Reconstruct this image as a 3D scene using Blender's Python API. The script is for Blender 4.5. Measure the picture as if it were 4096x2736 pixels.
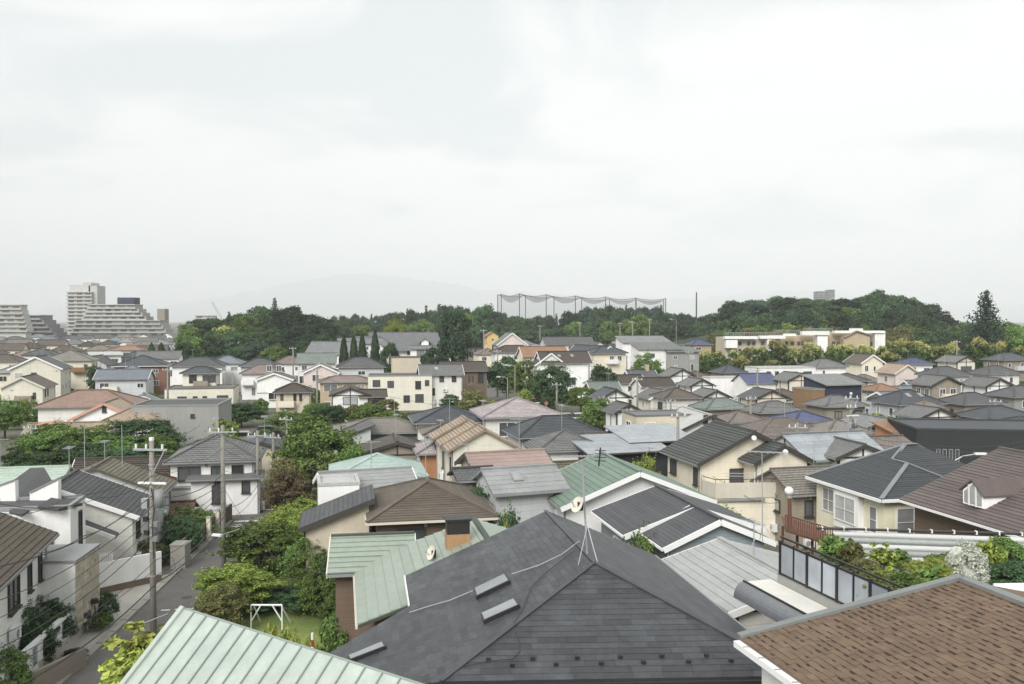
import bpy, math, random
import numpy as np
from mathutils import Vector, Matrix

for o in list(bpy.data.objects):
    bpy.data.objects.remove(o, do_unlink=True)
scene = bpy.context.scene
COL = scene.collection
R = math.radians

# ------------------------------------------------------------------ camera
PITCH = R(1.427)
CAMZ = 17.0
cam_data = bpy.data.cameras.new('camera')
cam_data.sensor_width = 36.0
cam_data.lens = 30.0
cam_data.clip_start = 0.2
cam_data.clip_end = 120000.0
cam = bpy.data.objects.new('camera', cam_data)
COL.objects.link(cam)
cam.location = (0, 0, CAMZ)
cam.rotation_euler = (math.pi / 2 - PITCH, 0, 0)
scene.camera = cam

# ------------------------------------------------------------------ sky, sun, exposure
SUN_EL, SUN_AZ = 38.0, 200.0            # compass azimuth from +Y clockwise: behind the camera, a little left
world = bpy.data.worlds.new('World')
scene.world = world
world.use_nodes = True
wn, wl = world.node_tree.nodes, world.node_tree.links
wn.clear()
w_out = wn.new('ShaderNodeOutputWorld')
w_bg = wn.new('ShaderNodeBackground')
w_bg.inputs['Strength'].default_value = 0.1
sky = wn.new('ShaderNodeTexSky')
sky.sky_type = 'NISHITA'
sky.sun_disc = False
sky.sun_elevation = R(SUN_EL)
sky.sun_rotation = R(SUN_AZ)
tc = wn.new('ShaderNodeTexCoord')
sp = wn.new('ShaderNodeSeparateXYZ')
wl.new(tc.outputs['Generated'], sp.inputs[0])
mx = wn.new('ShaderNodeMath'); mx.operation = 'MAXIMUM'; mx.inputs[1].default_value = 0.0
wl.new(sp.outputs['Z'], mx.inputs[0])
ad = wn.new('ShaderNodeMath'); ad.operation = 'ADD'; ad.inputs[1].default_value = 0.16
wl.new(mx.outputs[0], ad.inputs[0])
dx = wn.new('ShaderNodeMath'); dx.operation = 'DIVIDE'
dy = wn.new('ShaderNodeMath'); dy.operation = 'DIVIDE'
wl.new(sp.outputs['X'], dx.inputs[0]); wl.new(ad.outputs[0], dx.inputs[1])
wl.new(sp.outputs['Y'], dy.inputs[0]); wl.new(ad.outputs[0], dy.inputs[1])
cb = wn.new('ShaderNodeCombineXYZ')
wl.new(dx.outputs[0], cb.inputs[0]); wl.new(dy.outputs[0], cb.inputs[1])
cb.inputs[2].default_value = 3.7
cn = wn.new('ShaderNodeTexNoise')
cn.inputs['Scale'].default_value = 1.25
cn.inputs['Detail'].default_value = 5.0
cn.inputs['Roughness'].default_value = 0.5
cn.inputs['Distortion'].default_value = 0.5
wl.new(cb.outputs[0], cn.inputs['Vector'])
cr = wn.new('ShaderNodeValToRGB')
cr.color_ramp.interpolation = 'EASE'
e = cr.color_ramp.elements
e[0].position = 0.37; e[0].color = (0.74, 0.775, 0.79, 1)
e[1].position = 0.54; e[1].color = (1.0, 0.997, 0.98, 1)
wl.new(cn.outputs['Fac'], cr.inputs[0])
cm = wn.new('ShaderNodeMixRGB'); cm.blend_type = 'MULTIPLY'; cm.inputs[0].default_value = 1.0
cm.inputs[2].default_value = (5.0, 5.0, 4.95, 1)
wl.new(cr.outputs[0], cm.inputs[1])
mixs = wn.new('ShaderNodeMixRGB'); mixs.inputs[0].default_value = 0.96
wl.new(sky.outputs[0], mixs.inputs[1]); wl.new(cm.outputs[0], mixs.inputs[2])
wl.new(mixs.outputs[0], w_bg.inputs['Color'])
wl.new(w_bg.outputs[0], w_out.inputs['Surface'])

sun_d = bpy.data.lights.new('sun', 'SUN')
sun_d.energy = 1.5
sun_d.angle = R(32)
sun_d.color = (1.0, 0.975, 0.94)
sun = bpy.data.objects.new('sun', sun_d)
COL.objects.link(sun)
sun.location = (-40, -60, 120)
_a, _e = R(SUN_AZ), R(SUN_EL)
_to = Vector((math.sin(_a) * math.cos(_e), math.cos(_a) * math.cos(_e), math.sin(_e)))
sun.rotation_euler = (-_to).to_track_quat('-Z', 'Y').to_euler()

vs = scene.view_settings
scene.display_settings.display_device = 'sRGB'
vs.view_transform = 'Standard'
vs.look = 'None'
vs.exposure = 1.2
vs.gamma = 1.0
vs.use_curve_mapping = False
cy = scene.cycles
cy.max_bounces = 6
cy.diffuse_bounces = 4
cy.glossy_bounces = 2
cy.transmission_bounces = 4
cy.transparent_max_bounces = 12
cy.volume_bounces = 1
cy.caustics_reflective = False
cy.caustics_refractive = False
cy.use_denoising = True

# ------------------------------------------------------------------ helpers: pixels of the 4096 x 2736 photograph to places
FPX = 4096 * 30.0 / 36.0
def ray(u, v):
    a, b = (u - 2048) / FPX, -(v - 1368) / FPX
    c, s = math.cos(PITCH), math.sin(PITCH)
    return Vector((a, c + b * s, -s + b * c))
def atz(u, v, z):
    d = ray(u, v); t = (z - CAMZ) / d.z
    return Vector((0, 0, CAMZ)) + d * t
def aty(u, v, Y):
    d = ray(u, v); t = Y / d.y
    return Vector((0, 0, CAMZ)) + d * t

# ------------------------------------------------------------------ materials
def lin(h, k=1.0):
    if isinstance(h, (tuple, list)):
        rgb = [c / 255.0 for c in h]
    else:
        rgb = [int(h[i:i + 2], 16) / 255.0 for i in (0, 2, 4)]
    return tuple(min(0.85, k * (c / 12.92 if c <= 0.04045 else ((c + 0.055) / 1.055) ** 2.4)) for c in rgb)
MATS = {}
def nodes_of(m):
    m.use_nodes = True
    return m.node_tree.nodes, m.node_tree.links
def mat(name, rgb, rough=0.7, kind='plain', k=0.8, var=0.12, metal=0.0, spec=0.4, brick=None, scale=1.0, bump=0.3, tv=0.12, groove=0.0, lichen=0.0):
    """rgb: colour as seen in the photograph (0-255); k turns it into a base colour."""
    if name in MATS:
        return MATS[name]
    m = bpy.data.materials.new(name); MATS[name] = m
    n, l = nodes_of(m)
    b = n['Principled BSDF']
    col = lin(rgb, k * (0.9 if kind in ('roof', 'tile') else 1.0))
    b.inputs['Roughness'].default_value = rough
    b.inputs['Metallic'].default_value = metal
    b.inputs['Specular IOR Level'].default_value = spec
    tcn = n.new('ShaderNodeTexCoord')
    geo = n.new('ShaderNodeNewGeometry')
    oi = n.new('ShaderNodeObjectInfo')
    base = n.new('ShaderNodeRGB'); base.outputs[0].default_value = (*col, 1)
    cur = base.outputs[0]
    def mul(cur, fac_socket, lo, hi, src_lo=0.3, src_hi=0.7):
        mr = n.new('ShaderNodeMapRange')
        mr.inputs['From Min'].default_value = src_lo; mr.inputs['From Max'].default_value = src_hi
        mr.inputs['To Min'].default_value = lo; mr.inputs['To Max'].default_value = hi
        l.new(fac_socket, mr.inputs['Value'])
        mm = n.new('ShaderNodeMixRGB'); mm.blend_type = 'MULTIPLY'; mm.inputs[0].default_value = 1
        l.new(cur, mm.inputs[1]); l.new(mr.outputs[0], mm.inputs[2])
        return mm.outputs[0]
    n1 = n.new('ShaderNodeTexNoise'); n1.inputs['Scale'].default_value = 0.55 * scale; n1.inputs['Detail'].default_value = 6
    n1.inputs['Roughness'].default_value = 0.65
    l.new(geo.outputs['Position'], n1.inputs['Vector'])
    cur = mul(cur, n1.outputs['Fac'], 1 - var, 1 + var)
    n2 = n.new('ShaderNodeTexNoise'); n2.inputs['Scale'].default_value = 9 * scale; n2.inputs['Detail'].default_value = 5
    l.new(geo.outputs['Position'], n2.inputs['Vector'])
    cur = mul(cur, n2.outputs['Fac'], 1 - var * 0.6, 1 + var * 0.6)
    height = n2.outputs['Fac']
    if kind == 'wall':                      # rain streaks run down a facade
        mp = n.new('ShaderNodeMapping'); mp.inputs['Scale'].default_value = (1.6, 1.6, 0.12)
        l.new(geo.outputs['Position'], mp.inputs['Vector'])
        n3 = n.new('ShaderNodeTexNoise'); n3.inputs['Scale'].default_value = 1.4; n3.inputs['Detail'].default_value = 5
        l.new(mp.outputs[0], n3.inputs['Vector'])
        cur = mul(cur, n3.outputs['Fac'], 0.95, 1.03)
        cur = mul(cur, oi.outputs['Random'], 0.95, 1.04, 0, 1)
    if groove:                              # joints between cladding boards
        sg_ = n.new('ShaderNodeSeparateXYZ'); l.new(geo.outputs['Position'], sg_.inputs[0])
        fg = n.new('ShaderNodeMath'); fg.operation = 'MODULO'; fg.inputs[1].default_value = groove; l.new(sg_.outputs['Z'], fg.inputs[0])
        cg = n.new('ShaderNodeMath'); cg.operation = 'GREATER_THAN'; cg.inputs[1].default_value = 0.025; l.new(fg.outputs[0], cg.inputs[0])
        cur = mul(cur, cg.outputs[0], 0.8, 1.0, 0, 1); height = cg.outputs[0]
    if lichen:                              # pale lichen and dark wash marks on old roofing
        nl = n.new('ShaderNodeTexNoise'); nl.inputs['Scale'].default_value = 1.0; nl.inputs['Detail'].default_value = 10; nl.inputs['Roughness'].default_value = 0.78
        l.new(geo.outputs['Position'], nl.inputs['Vector']); cur = mul(cur, nl.outputs['Fac'], 1 - lichen, 1 + lichen, 0.35, 0.65)
        nv = n.new('ShaderNodeTexVoronoi'); nv.inputs['Scale'].default_value = 14; l.new(geo.outputs['Position'], nv.inputs['Vector']); cur = mul(cur, nv.outputs['Distance'], 1 + lichen * 0.8, 1 - lichen * 0.2, 0.05, 0.25)
    if kind == 'siding':
        sx = n.new('ShaderNodeSeparateXYZ'); l.new(geo.outputs['Position'], sx.inputs[0])
        fr = n.new('ShaderNodeMath'); fr.operation = 'MODULO'; fr.inputs[1].default_value = 0.22
        l.new(sx.outputs['Z'], fr.inputs[0]); height = fr.outputs[0]
    if kind == 'tile':                      # loose pieces: every one has its own tone
        cur = mul(cur, oi.outputs['Random'], 1 - tv, 1 + tv, 0, 1)
        cur = mul(cur, geo.outputs['Random Per Island'], 1 - tv, 1 + tv, 0, 1)
    if kind in ('roof', 'tile'):
        mp = n.new('ShaderNodeMapping'); mp.inputs['Scale'].default_value = (0.9, 0.9, 0.3)
        l.new(geo.outputs['Position'], mp.inputs['Vector'])
        n3 = n.new('ShaderNodeTexNoise'); n3.inputs['Scale'].default_value = 2.2; n3.inputs['Detail'].default_value = 7
        n3.inputs['Roughness'].default_value = 0.75
        l.new(mp.outputs[0], n3.inputs['Vector'])
        cur = mul(cur, n3.outputs['Fac'], 0.88, 1.12)
    if brick:                               # far roofs: rows of tiles too small to pick apart
        uvn = n.new('ShaderNodeUVMap'); uvn.uv_map = 'UVMap'
        bt = n.new('ShaderNodeTexBrick')
        bt.inputs['Scale'].default_value = 1.0
        bt.inputs['Brick Width'].default_value = brick[0]; bt.inputs['Row Height'].default_value = brick[1]
        bt.inputs['Mortar Size'].default_value = brick[2]; bt.inputs['Mortar Smooth'].default_value = 0.3
        bt.inputs['Color1'].default_value = (1.1, 1.1, 1.1, 1); bt.inputs['Color2'].default_value = (0.9, 0.9, 0.9, 1)
        bt.inputs['Mortar'].default_value = (0.62, 0.62, 0.62, 1)
        l.new(uvn.outputs[0], bt.inputs['Vector'])
        mm = n.new('ShaderNodeMixRGB'); mm.blend_type = 'MULTIPLY'; mm.inputs[0].default_value = 1
        l.new(cur, mm.inputs[1]); l.new(bt.outputs['Color'], mm.inputs[2]); cur = mm.outputs[0]
        iv = n.new('ShaderNodeMath'); iv.operation = 'SUBTRACT'; iv.inputs[0].default_value = 1.0
        l.new(bt.outputs['Fac'], iv.inputs[1]); height = iv.outputs[0]
        cur = mul(cur, oi.outputs['Random'], 0.9, 1.1, 0, 1)
    bp = n.new('ShaderNodeBump'); bp.inputs['Strength'].default_value = bump; bp.inputs['Distance'].default_value = 0.03
    l.new(height, bp.inputs['Height']); l.new(bp.outputs[0], b.inputs['Normal'])
    l.new(cur, b.inputs['Base Color'])
    return m
def wallm(name, rgb, k=0.86, **kw):
    return mat('wall_' + name, rgb, 0.85, 'wall', k, 0.07, spec=0.25, bump=0.25, **kw)
def roofm(name, rgb, k=0.76, rough=0.62, brick=(0.45, 0.3, 0.035), **kw):
    return mat('roof_' + name, rgb, rough, 'roof', k, 0.12, spec=0.4, brick=brick, bump=0.6, **kw)
def tilem(name, rgb, k=0.6, rough=0.6, **kw):
    return mat('tile_' + name, rgb, rough, 'tile', k, 0.1, spec=0.45, bump=0.35, **kw)

W = dict(
    white=wallm('white', (243, 243, 240), 0.88), offwhite=wallm('offwhite', (232, 230, 222), groove=0.455), cream=wallm('cream', (230, 226, 210), groove=0.91),
    ivory=wallm('ivory', (236, 228, 208), groove=0.91), yellow=wallm('yellow', (240, 235, 208)), beige=wallm('beige', (208, 198, 178)),
    tan=wallm('tan', (188, 172, 145)), taupe=wallm('taupe', (158, 149, 136), groove=0.3), gray=wallm('gray', (160, 160, 156)),
    palegray=wallm('palegray', (206, 209, 210), groove=0.455), brown=wallm('brown', (122, 106, 92), groove=0.3), brick=wallm('brick', (136, 104, 90)),
    navy=wallm('navy', (66, 70, 84)), black=wallm('black', (58, 60, 62)), pink=wallm('pink', (226, 212, 206)), mint=wallm('mint', (205, 215, 205)),
    bluegray=wallm('bluegray', (150, 160, 164), groove=0.2), orange=wallm('orange', (186, 134, 96)), wood=wallm('wood', (148, 120, 92)),
    teal=wallm('teal', (104, 122, 118)), concrete=wallm('concrete', (146, 146, 142)), yellowish=wallm('ochre', (224, 196, 130)))
RF = dict(
    slate=roofm('slate', (92, 97, 102)), dark=roofm('dark', (106, 107, 108)), gray=roofm('gray', (132, 133, 132)), lgray=roofm('lgray', (158, 160, 160)),
    pale=roofm('pale', (206, 207, 204), brick=None), brown=roofm('brown', (112, 102, 92)), dbrown=roofm('dbrown', (92, 84, 76)), mauve=roofm('mauve', (196, 186, 186)),
    taupe=roofm('taupe', (142, 132, 124)), terra=roofm('terra', (164, 138, 124)), tan=roofm('tan', (192, 172, 150)), blue=roofm('blue', (98, 105, 138)),
    orange=roofm('orange', (176, 138, 110)), bluegray=roofm('bluegray', (142, 150, 158)), greengray=roofm('greengray', (136, 146, 140)),
    pinkbr=roofm('pinkbr', (154, 138, 130)), teal=roofm('teal', (186, 206, 198), brick=None), olive=roofm('olive', (122, 116, 98)), redbr=roofm('redbr', (140, 104, 92)),
    solar=roofm('solar', (168, 174, 178), brick=(1.6, 1.0, 0.03), rough=0.3), mint=roofm('mint', (196, 212, 198), brick=None), mgray=roofm('mgray', (166, 168, 168), brick=None, rough=0.45), mpink=roofm('mpink', (176, 154, 146), brick=None, rough=0.5), warmgray=roofm('warmgray', (150, 145, 136)))
TRIM = mat('trim_white', (244, 244, 242), 0.6, k=0.86, var=0.04)
TRIM_C = mat('trim_cream', (222, 216, 200), 0.6, k=0.85, var=0.05)
TRIM_D = mat('trim_dark', (78, 74, 70), 0.6, k=0.7, var=0.1)
TRIM_G = mat('trim_gray', (150, 152, 152), 0.5, k=0.8, var=0.08)
METAL_D = mat('metal_dark', (52, 50, 50), 0.45, k=0.7, var=0.1)
METAL_L = mat('metal_light', (190, 194, 196), 0.4, k=0.8, metal=0.4, var=0.08)
CONC = mat('concrete', (168, 166, 158), 0.9, 'wall', 0.8, 0.12)
POLE = mat('pole_concrete', (150, 147, 138), 0.9, 'wall', 0.75, 0.12)
TIMBER = mat('timber_dark', (74, 66, 60), 0.7, k=0.7, var=0.15)
RUBBER = mat('cable_black', (74, 74, 72), 0.6, k=0.7, var=0.05)
PLASTIC = mat('plastic_white', (238, 240, 240), 0.4, k=0.86, var=0.03)
BARK = mat('bark', (92, 80, 66), 0.95, 'wall', 0.7, 0.25)
def glass(name, rgb, k=0.6, rough=0.06):
    m = bpy.data.materials.new(name); n, l = nodes_of(m); b = n['Principled BSDF']
    b.inputs['Roughness'].default_value = rough
    b.inputs['Specular IOR Level'].default_value = 0.6
    oi = n.new('ShaderNodeObjectInfo'); rmp = n.new('ShaderNodeMapRange')
    rmp.inputs['To Min'].default_value = 0.6; rmp.inputs['To Max'].default_value = 1.5
    l.new(oi.outputs['Random'], rmp.inputs['Value'])
    mm = n.new('ShaderNodeMixRGB'); mm.blend_type = 'MULTIPLY'; mm.inputs[0].default_value = 1
    mm.inputs[1].default_value = (*lin(rgb, k), 1); l.new(rmp.outputs[0], mm.inputs[2])
    geo = n.new('ShaderNodeNewGeometry'); nn = n.new('ShaderNodeTexNoise'); nn.inputs['Scale'].default_value = 1.3
    l.new(geo.outputs['Position'], nn.inputs['Vector'])
    m2 = n.new('ShaderNodeMixRGB'); m2.blend_type = 'MULTIPLY'; m2.inputs[0].default_value = 0.5
    l.new(mm.outputs[0], m2.inputs[1]); l.new(nn.outputs['Fac'], m2.inputs[2])
    l.new(m2.outputs[0], b.inputs['Base Color'])
    return m
GLASS = glass('window_glass', (104, 108, 110), 0.66)
CURTAIN = glass('window_curtained', (182, 184, 182), 0.75, 0.25)
GLASS_FAR = glass('window_far', (150, 151, 150), 0.7)
SHUTTER = mat('roller_shutter', (84, 84, 88), 0.5, 'siding', 0.75, 0.06)

# ------------------------------------------------------------------ mesh builder and object helpers
class MB:
    def __init__(s):
        s.v = []; s.f = []; s.u = []
    def face(s, pts, uv=None):
        i = len(s.v); s.v += [tuple(p) for p in pts]
        s.f.append(tuple(range(i, i + len(pts)))); s.u.append(uv)
    def prism(s, pts, vec, uv=None):
        pts = [Vector(p) for p in pts]; vec = Vector(vec); k = len(pts); i = len(s.v)
        s.v += [tuple(p) for p in pts] + [tuple(p + vec) for p in pts]
        s.f.append(tuple(range(i, i + k))); s.u.append(uv)
        s.f.append(tuple(reversed(range(i + k, i + 2 * k)))); s.u.append(uv[::-1] if uv else None)
        for a in range(k):
            b = (a + 1) % k
            s.f.append((i + a, i + k + a, i + k + b, i + b)); s.u.append(None)
        return s
    def box(s, c, d, rz=0.0):
        x, y, z = c; a, b, h = d[0] / 2, d[1] / 2, d[2] / 2
        cs, sn = math.cos(rz), math.sin(rz)
        p = [(x + i * cs - j * sn, y + i * sn + j * cs, z + h) for i, j in ((-a, -b), (a, -b), (a, b), (-a, b))]
        return s.prism(p, (0, 0, -2 * h))
    def bar(s, p0, p1, w, h, up=(0, 0, 1)):
        p0, p1 = Vector(p0), Vector(p1); d = (p1 - p0).normalized(); up = Vector(up)
        sd = d.cross(up)
        sd = sd.normalized() if sd.length > 1e-5 else Vector((1, 0, 0))
        uu = sd.cross(d).normalized()
        a, b = sd * (w / 2), uu * (h / 2)
        return s.prism([p0 - a - b, p0 + a - b, p0 + a + b, p0 - a + b], p1 - p0)
    def tube(s, path, r, n=6, caps=True):
        path = [Vector(p) for p in path]; i0 = len(s.v)
        rs = r if isinstance(r, (list, tuple)) else [r] * len(path)
        for k, p in enumerate(path):
            d = (path[min(k + 1, len(path) - 1)] - path[max(k - 1, 0)]).normalized()
            a = d.orthogonal().normalized() if abs(d.z) > 0.9 else d.cross(Vector((0, 0, 1))).normalized()
            b = d.cross(a)
            for q in range(n):
                t = 2 * math.pi * q / n
                s.v.append(tuple(p + (a * math.cos(t) + b * math.sin(t)) * rs[k]))
        for k in range(len(path) - 1):
            for q in range(n):
                a0 = i0 + k * n + q; b0 = i0 + k * n + (q + 1) % n
                s.f.append((a0, b0, b0 + n, a0 + n)); s.u.append(None)
        if caps:
            s.f.append(tuple(reversed(range(i0, i0 + n)))); s.u.append(None)
            e0 = i0 + (len(path) - 1) * n
            s.f.append(tuple(range(e0, e0 + n))); s.u.append(None)
        return s
    def mesh(s, name, mt, smooth=False, off=None):
        me = bpy.data.meshes.new(name)
        vv = s.v if off is None else [(a - off[0], b - off[1], c - off[2]) for a, b, c in s.v]
        me.from_pydata(vv, [], s.f)
        if any(x is not None for x in s.u):
            ul = me.uv_layers.new(name='UVMap'); q = 0
            for f, uv in zip(s.f, s.u):
                for k in range(len(f)):
                    ul.data[q].uv = uv[k] if uv else (0, 0); q += 1
        me.materials.append(mt)
        if smooth:
            me.polygons.foreach_set('use_smooth', [True] * len(me.polygons))
        return me
    def build(s, name, mt, parent=None, off=None, smooth=False):
        return link(name, s.mesh(name, mt, smooth, off), parent)
def link(name, me, parent=None, loc=None, rz=0.0):
    o = bpy.data.objects.new(name, me); COL.objects.link(o)
    if parent is not None: o.parent = parent
    if loc is not None: o.location = loc
    if rz: o.rotation_euler = (0, 0, rz)
    return o
def tag(o, label, cat, group=None, kind=None):
    if label: o['label'] = label
    if cat: o['category'] = cat
    if group: o['group'] = group
    if kind: o['kind'] = kind
    return o
def thing(name, label, cat, loc=(0, 0, 0), rz=0.0, group=None):
    o = link(name, None, None, loc, rz); o.empty_display_size = 0.2
    return tag(o, label, cat, group)
def struct(name, mb, mt):
    o = mb.build(name, mt); o['kind'] = 'structure'; return o
def smooth_path(pts, k=8, sag=0.0):
    pts = [Vector(p) for p in pts]; out = []
    for a, b in zip(pts, pts[1:]):
        for i in range(k):
            t = i / k; p = a.lerp(b, t); p.z -= sag * 4 * t * (1 - t); out.append(p)
    out.append(pts[-1]); return out

def clip(poly, a, b, c):
    """keep the part of a 2-D polygon where a*x + b*y <= c"""
    out = []
    for i in range(len(poly)):
        p, q = poly[i], poly[(i + 1) % len(poly)]
        fp, fq = a * p[0] + b * p[1] - c, a * q[0] + b * q[1] - c
        if fp <= 0: out.append(p)
        if (fp < 0 < fq) or (fq < 0 < fp):
            t = fp / (fp - fq); out.append((p[0] + (q[0] - p[0]) * t, p[1] + (q[1] - p[1]) * t))
    return out
def area2(p):
    return abs(sum(p[i][0] * p[(i + 1) % len(p)][1] - p[(i + 1) % len(p)][0] * p[i][1] for i in range(len(p)))) / 2
class Plane:
    """a roof plane: its first edge is the eave"""
    def __init__(s, pts):
        s.p = [Vector(p) for p in pts]; s.o = s.p[0]; s.e = (s.p[1] - s.p[0]).normalized()
        far = max(s.p, key=lambda q: ((q - s.o) - s.e * (q - s.o).dot(s.e)).length)
        w = (far - s.o) - s.e * (far - s.o).dot(s.e); s.w = w.normalized()
        s.n = s.e.cross(s.w)
        if s.n.z < 0: s.n = -s.n
        s.poly = [((q - s.o).dot(s.e), (q - s.o).dot(s.w)) for q in s.p]
        s.u0, s.u1 = min(q[0] for q in s.poly), max(q[0] for q in s.poly)
        s.w1 = max(q[1] for q in s.poly)
    def at(s, u, w, h=0.0):
        return s.o + s.e * u + s.w * w + s.n * h
def cover(plane, name, mt, parent, off, ch, tw=None, th=0.02, gap=0.008, rng=None, limit=300, lift=0.012, cgap=None, band=None, raised=0.0):
    """lay courses (and tiles in each course) on a roof plane, clipped to it; nearest `limit` are objects, the rest one part"""
    rng = rng or random.Random(1)
    if cgap is None: cgap = 0.012 if th >= 0.045 else 0.1 * th
    pieces = []
    k = 0
    while k * ch < plane.w1:
        w0 = k * ch; w1 = w0 + ch - cgap
        strip = clip(clip(plane.poly, 0, 1, w1), 0, -1, -w0)
        if len(strip) >= 3 and area2(strip) > 0.004:
            if tw:
                u = plane.u0 - rng.random() * tw
                while u < plane.u1:
                    wd = tw * (1 + rng.uniform(-0.04, 0.04))
                    t = clip(clip(strip, 1, 0, u + wd - gap), -1, 0, -u)
                    if len(t) >= 3 and area2(t) > 0.003: pieces.append((t, w0))
                    u += wd
            else:
                pieces.append((strip, w0))
        k += 1
    def add(mb, t, w0):
        j = rng.uniform(0, 0.3) * th + (raised if rng.random() < 0.4 else 0.0)
        top = [plane.at(a, b, lift + j + th * (1 - 0.85 * (b - w0) / ch)) for a, b in t]
        bot = [plane.at(a, b, 0.0) for a, b in t]
        i = len(mb.v); kk = len(t)
        mb.v += [tuple(p) for p in top] + [tuple(p) for p in bot]
        mb.f.append(tuple(range(i, i + kk))); mb.u.append([(a, b) for a, b in t])
        for a in range(kk):
            b = (a + 1) % kk
            mb.f.append((i + a, i + kk + a, i + kk + b, i + b)); mb.u.append(None)
    if band:  # dark strips painted along tab tops, standing in for shadow between courses
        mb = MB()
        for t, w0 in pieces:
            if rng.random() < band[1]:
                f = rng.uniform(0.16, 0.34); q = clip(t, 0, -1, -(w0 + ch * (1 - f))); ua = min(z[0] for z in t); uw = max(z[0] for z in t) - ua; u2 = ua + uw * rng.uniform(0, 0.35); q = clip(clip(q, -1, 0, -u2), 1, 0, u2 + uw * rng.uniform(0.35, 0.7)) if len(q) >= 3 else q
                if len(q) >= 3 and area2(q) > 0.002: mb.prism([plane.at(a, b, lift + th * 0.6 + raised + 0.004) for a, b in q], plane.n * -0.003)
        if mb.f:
            o = mb.build('painted_shadow', band[0], parent, off); o['kind'] = 'stuff'
    c = Vector((0, 0, CAMZ))
    if len(pieces) > limit:
        pieces.sort(key=lambda q: (plane.at(*q[0][0]) - c).length / (0.2 + area2(q[0])) ** 0.5)
    for t, w0 in pieces[:limit]:
        mb = MB(); add(mb, t, w0); mb.build(name, mt, parent, off)
    if len(pieces) > limit:
        mb = MB()
        for t, w0 in pieces[limit:]: add(mb, t, w0)
        o = mb.build(name + '_field', mt, parent, off); o['kind'] = 'stuff'
    return len(pieces)
def seams(plane, parent, off, mt, step, w=0.03, h=0.045, name='seam', panel=None, pm=None):
    """standing-seam metal: long panels with a raised rib between each pair"""
    u = plane.u0
    while u < plane.u1 - 0.02:
        t = clip(clip(plane.poly, 1, 0, min(u + step, plane.u1) - 0.006), -1, 0, -u - 0.006)
        if len(t) >= 3 and panel:
            mb = MB(); mb.prism([plane.at(a, b, 0.02) for a, b in t], plane.n * -0.015, [(a, b) for a, b in t])
            mb.build(panel, pm, parent, off)
        line = clip(clip(plane.poly, 1, 0, u + 0.01), -1, 0, -u + 0.01)
        if len(line) >= 3:
            b0, b1 = min(q[1] for q in line), max(q[1] for q in line)
            if b1 - b0 > 0.1:
                mb = MB(); mb.bar(plane.at(u, b0, 0.02 + h / 2), plane.at(u, b1, 0.02 + h / 2), w, h, plane.n)
                mb.build(name, mt, parent, off)
        u += step

# ------------------------------------------------------------------ windows and houses
_WC = {}
def win_mesh(w, h, wf, depth):
    key = (round(w, 1), round(h, 1), wf.name, depth)
    if key not in _WC:
        w, h = key[0], key[1]; t = 0.07; mb = MB()
        y = -depth / 2
        for x in (-w / 2 + t / 2, w / 2 - t / 2): mb.box((x, y, 0), (t, depth, h))
        for z in (-h / 2 + t / 2, h / 2 - t / 2): mb.box((0, y, z), (w - 2 * t, depth, t))
        if w > 0.9: mb.box((0, y + depth * 0.15, 0), (t * 0.8, depth * 0.7, h - 2 * t))
        f = mb.mesh('window', wf)
        mb = MB(); mb.box((0, -0.022, 0), (w - 2 * t, 0.02, h - 2 * t))
        _WC[key] = [f, {}, mb]
    return _WC[key]
def window(parent, loc, ang, w, h, wf=TRIM, pane=None, depth=0.07, sill=False, bars=0):
    f, panes, pmb = win_mesh(w, h, wf, depth)
    pane = pane or GLASS
    if pane.name not in panes: panes[pane.name] = pmb.mesh('pane', pane)
    o = link('window', f, parent, loc, ang)
    link('pane', panes[pane.name], o)
    if sill:
        mb = MB(); mb.box((0, -depth / 2 - 0.04, -h / 2 - 0.05), (w + 0.1, depth + 0.1, 0.07)); mb.build('sill', wf, o)
    for i in range(bars):
        mb = MB(); mb.box((0, -depth - 0.012, -h / 2 + h * (i + 1) / (bars + 1)), (w, 0.02, 0.04)); mb.build('bar', wf, o)
    return o
HOUSES = []
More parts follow.
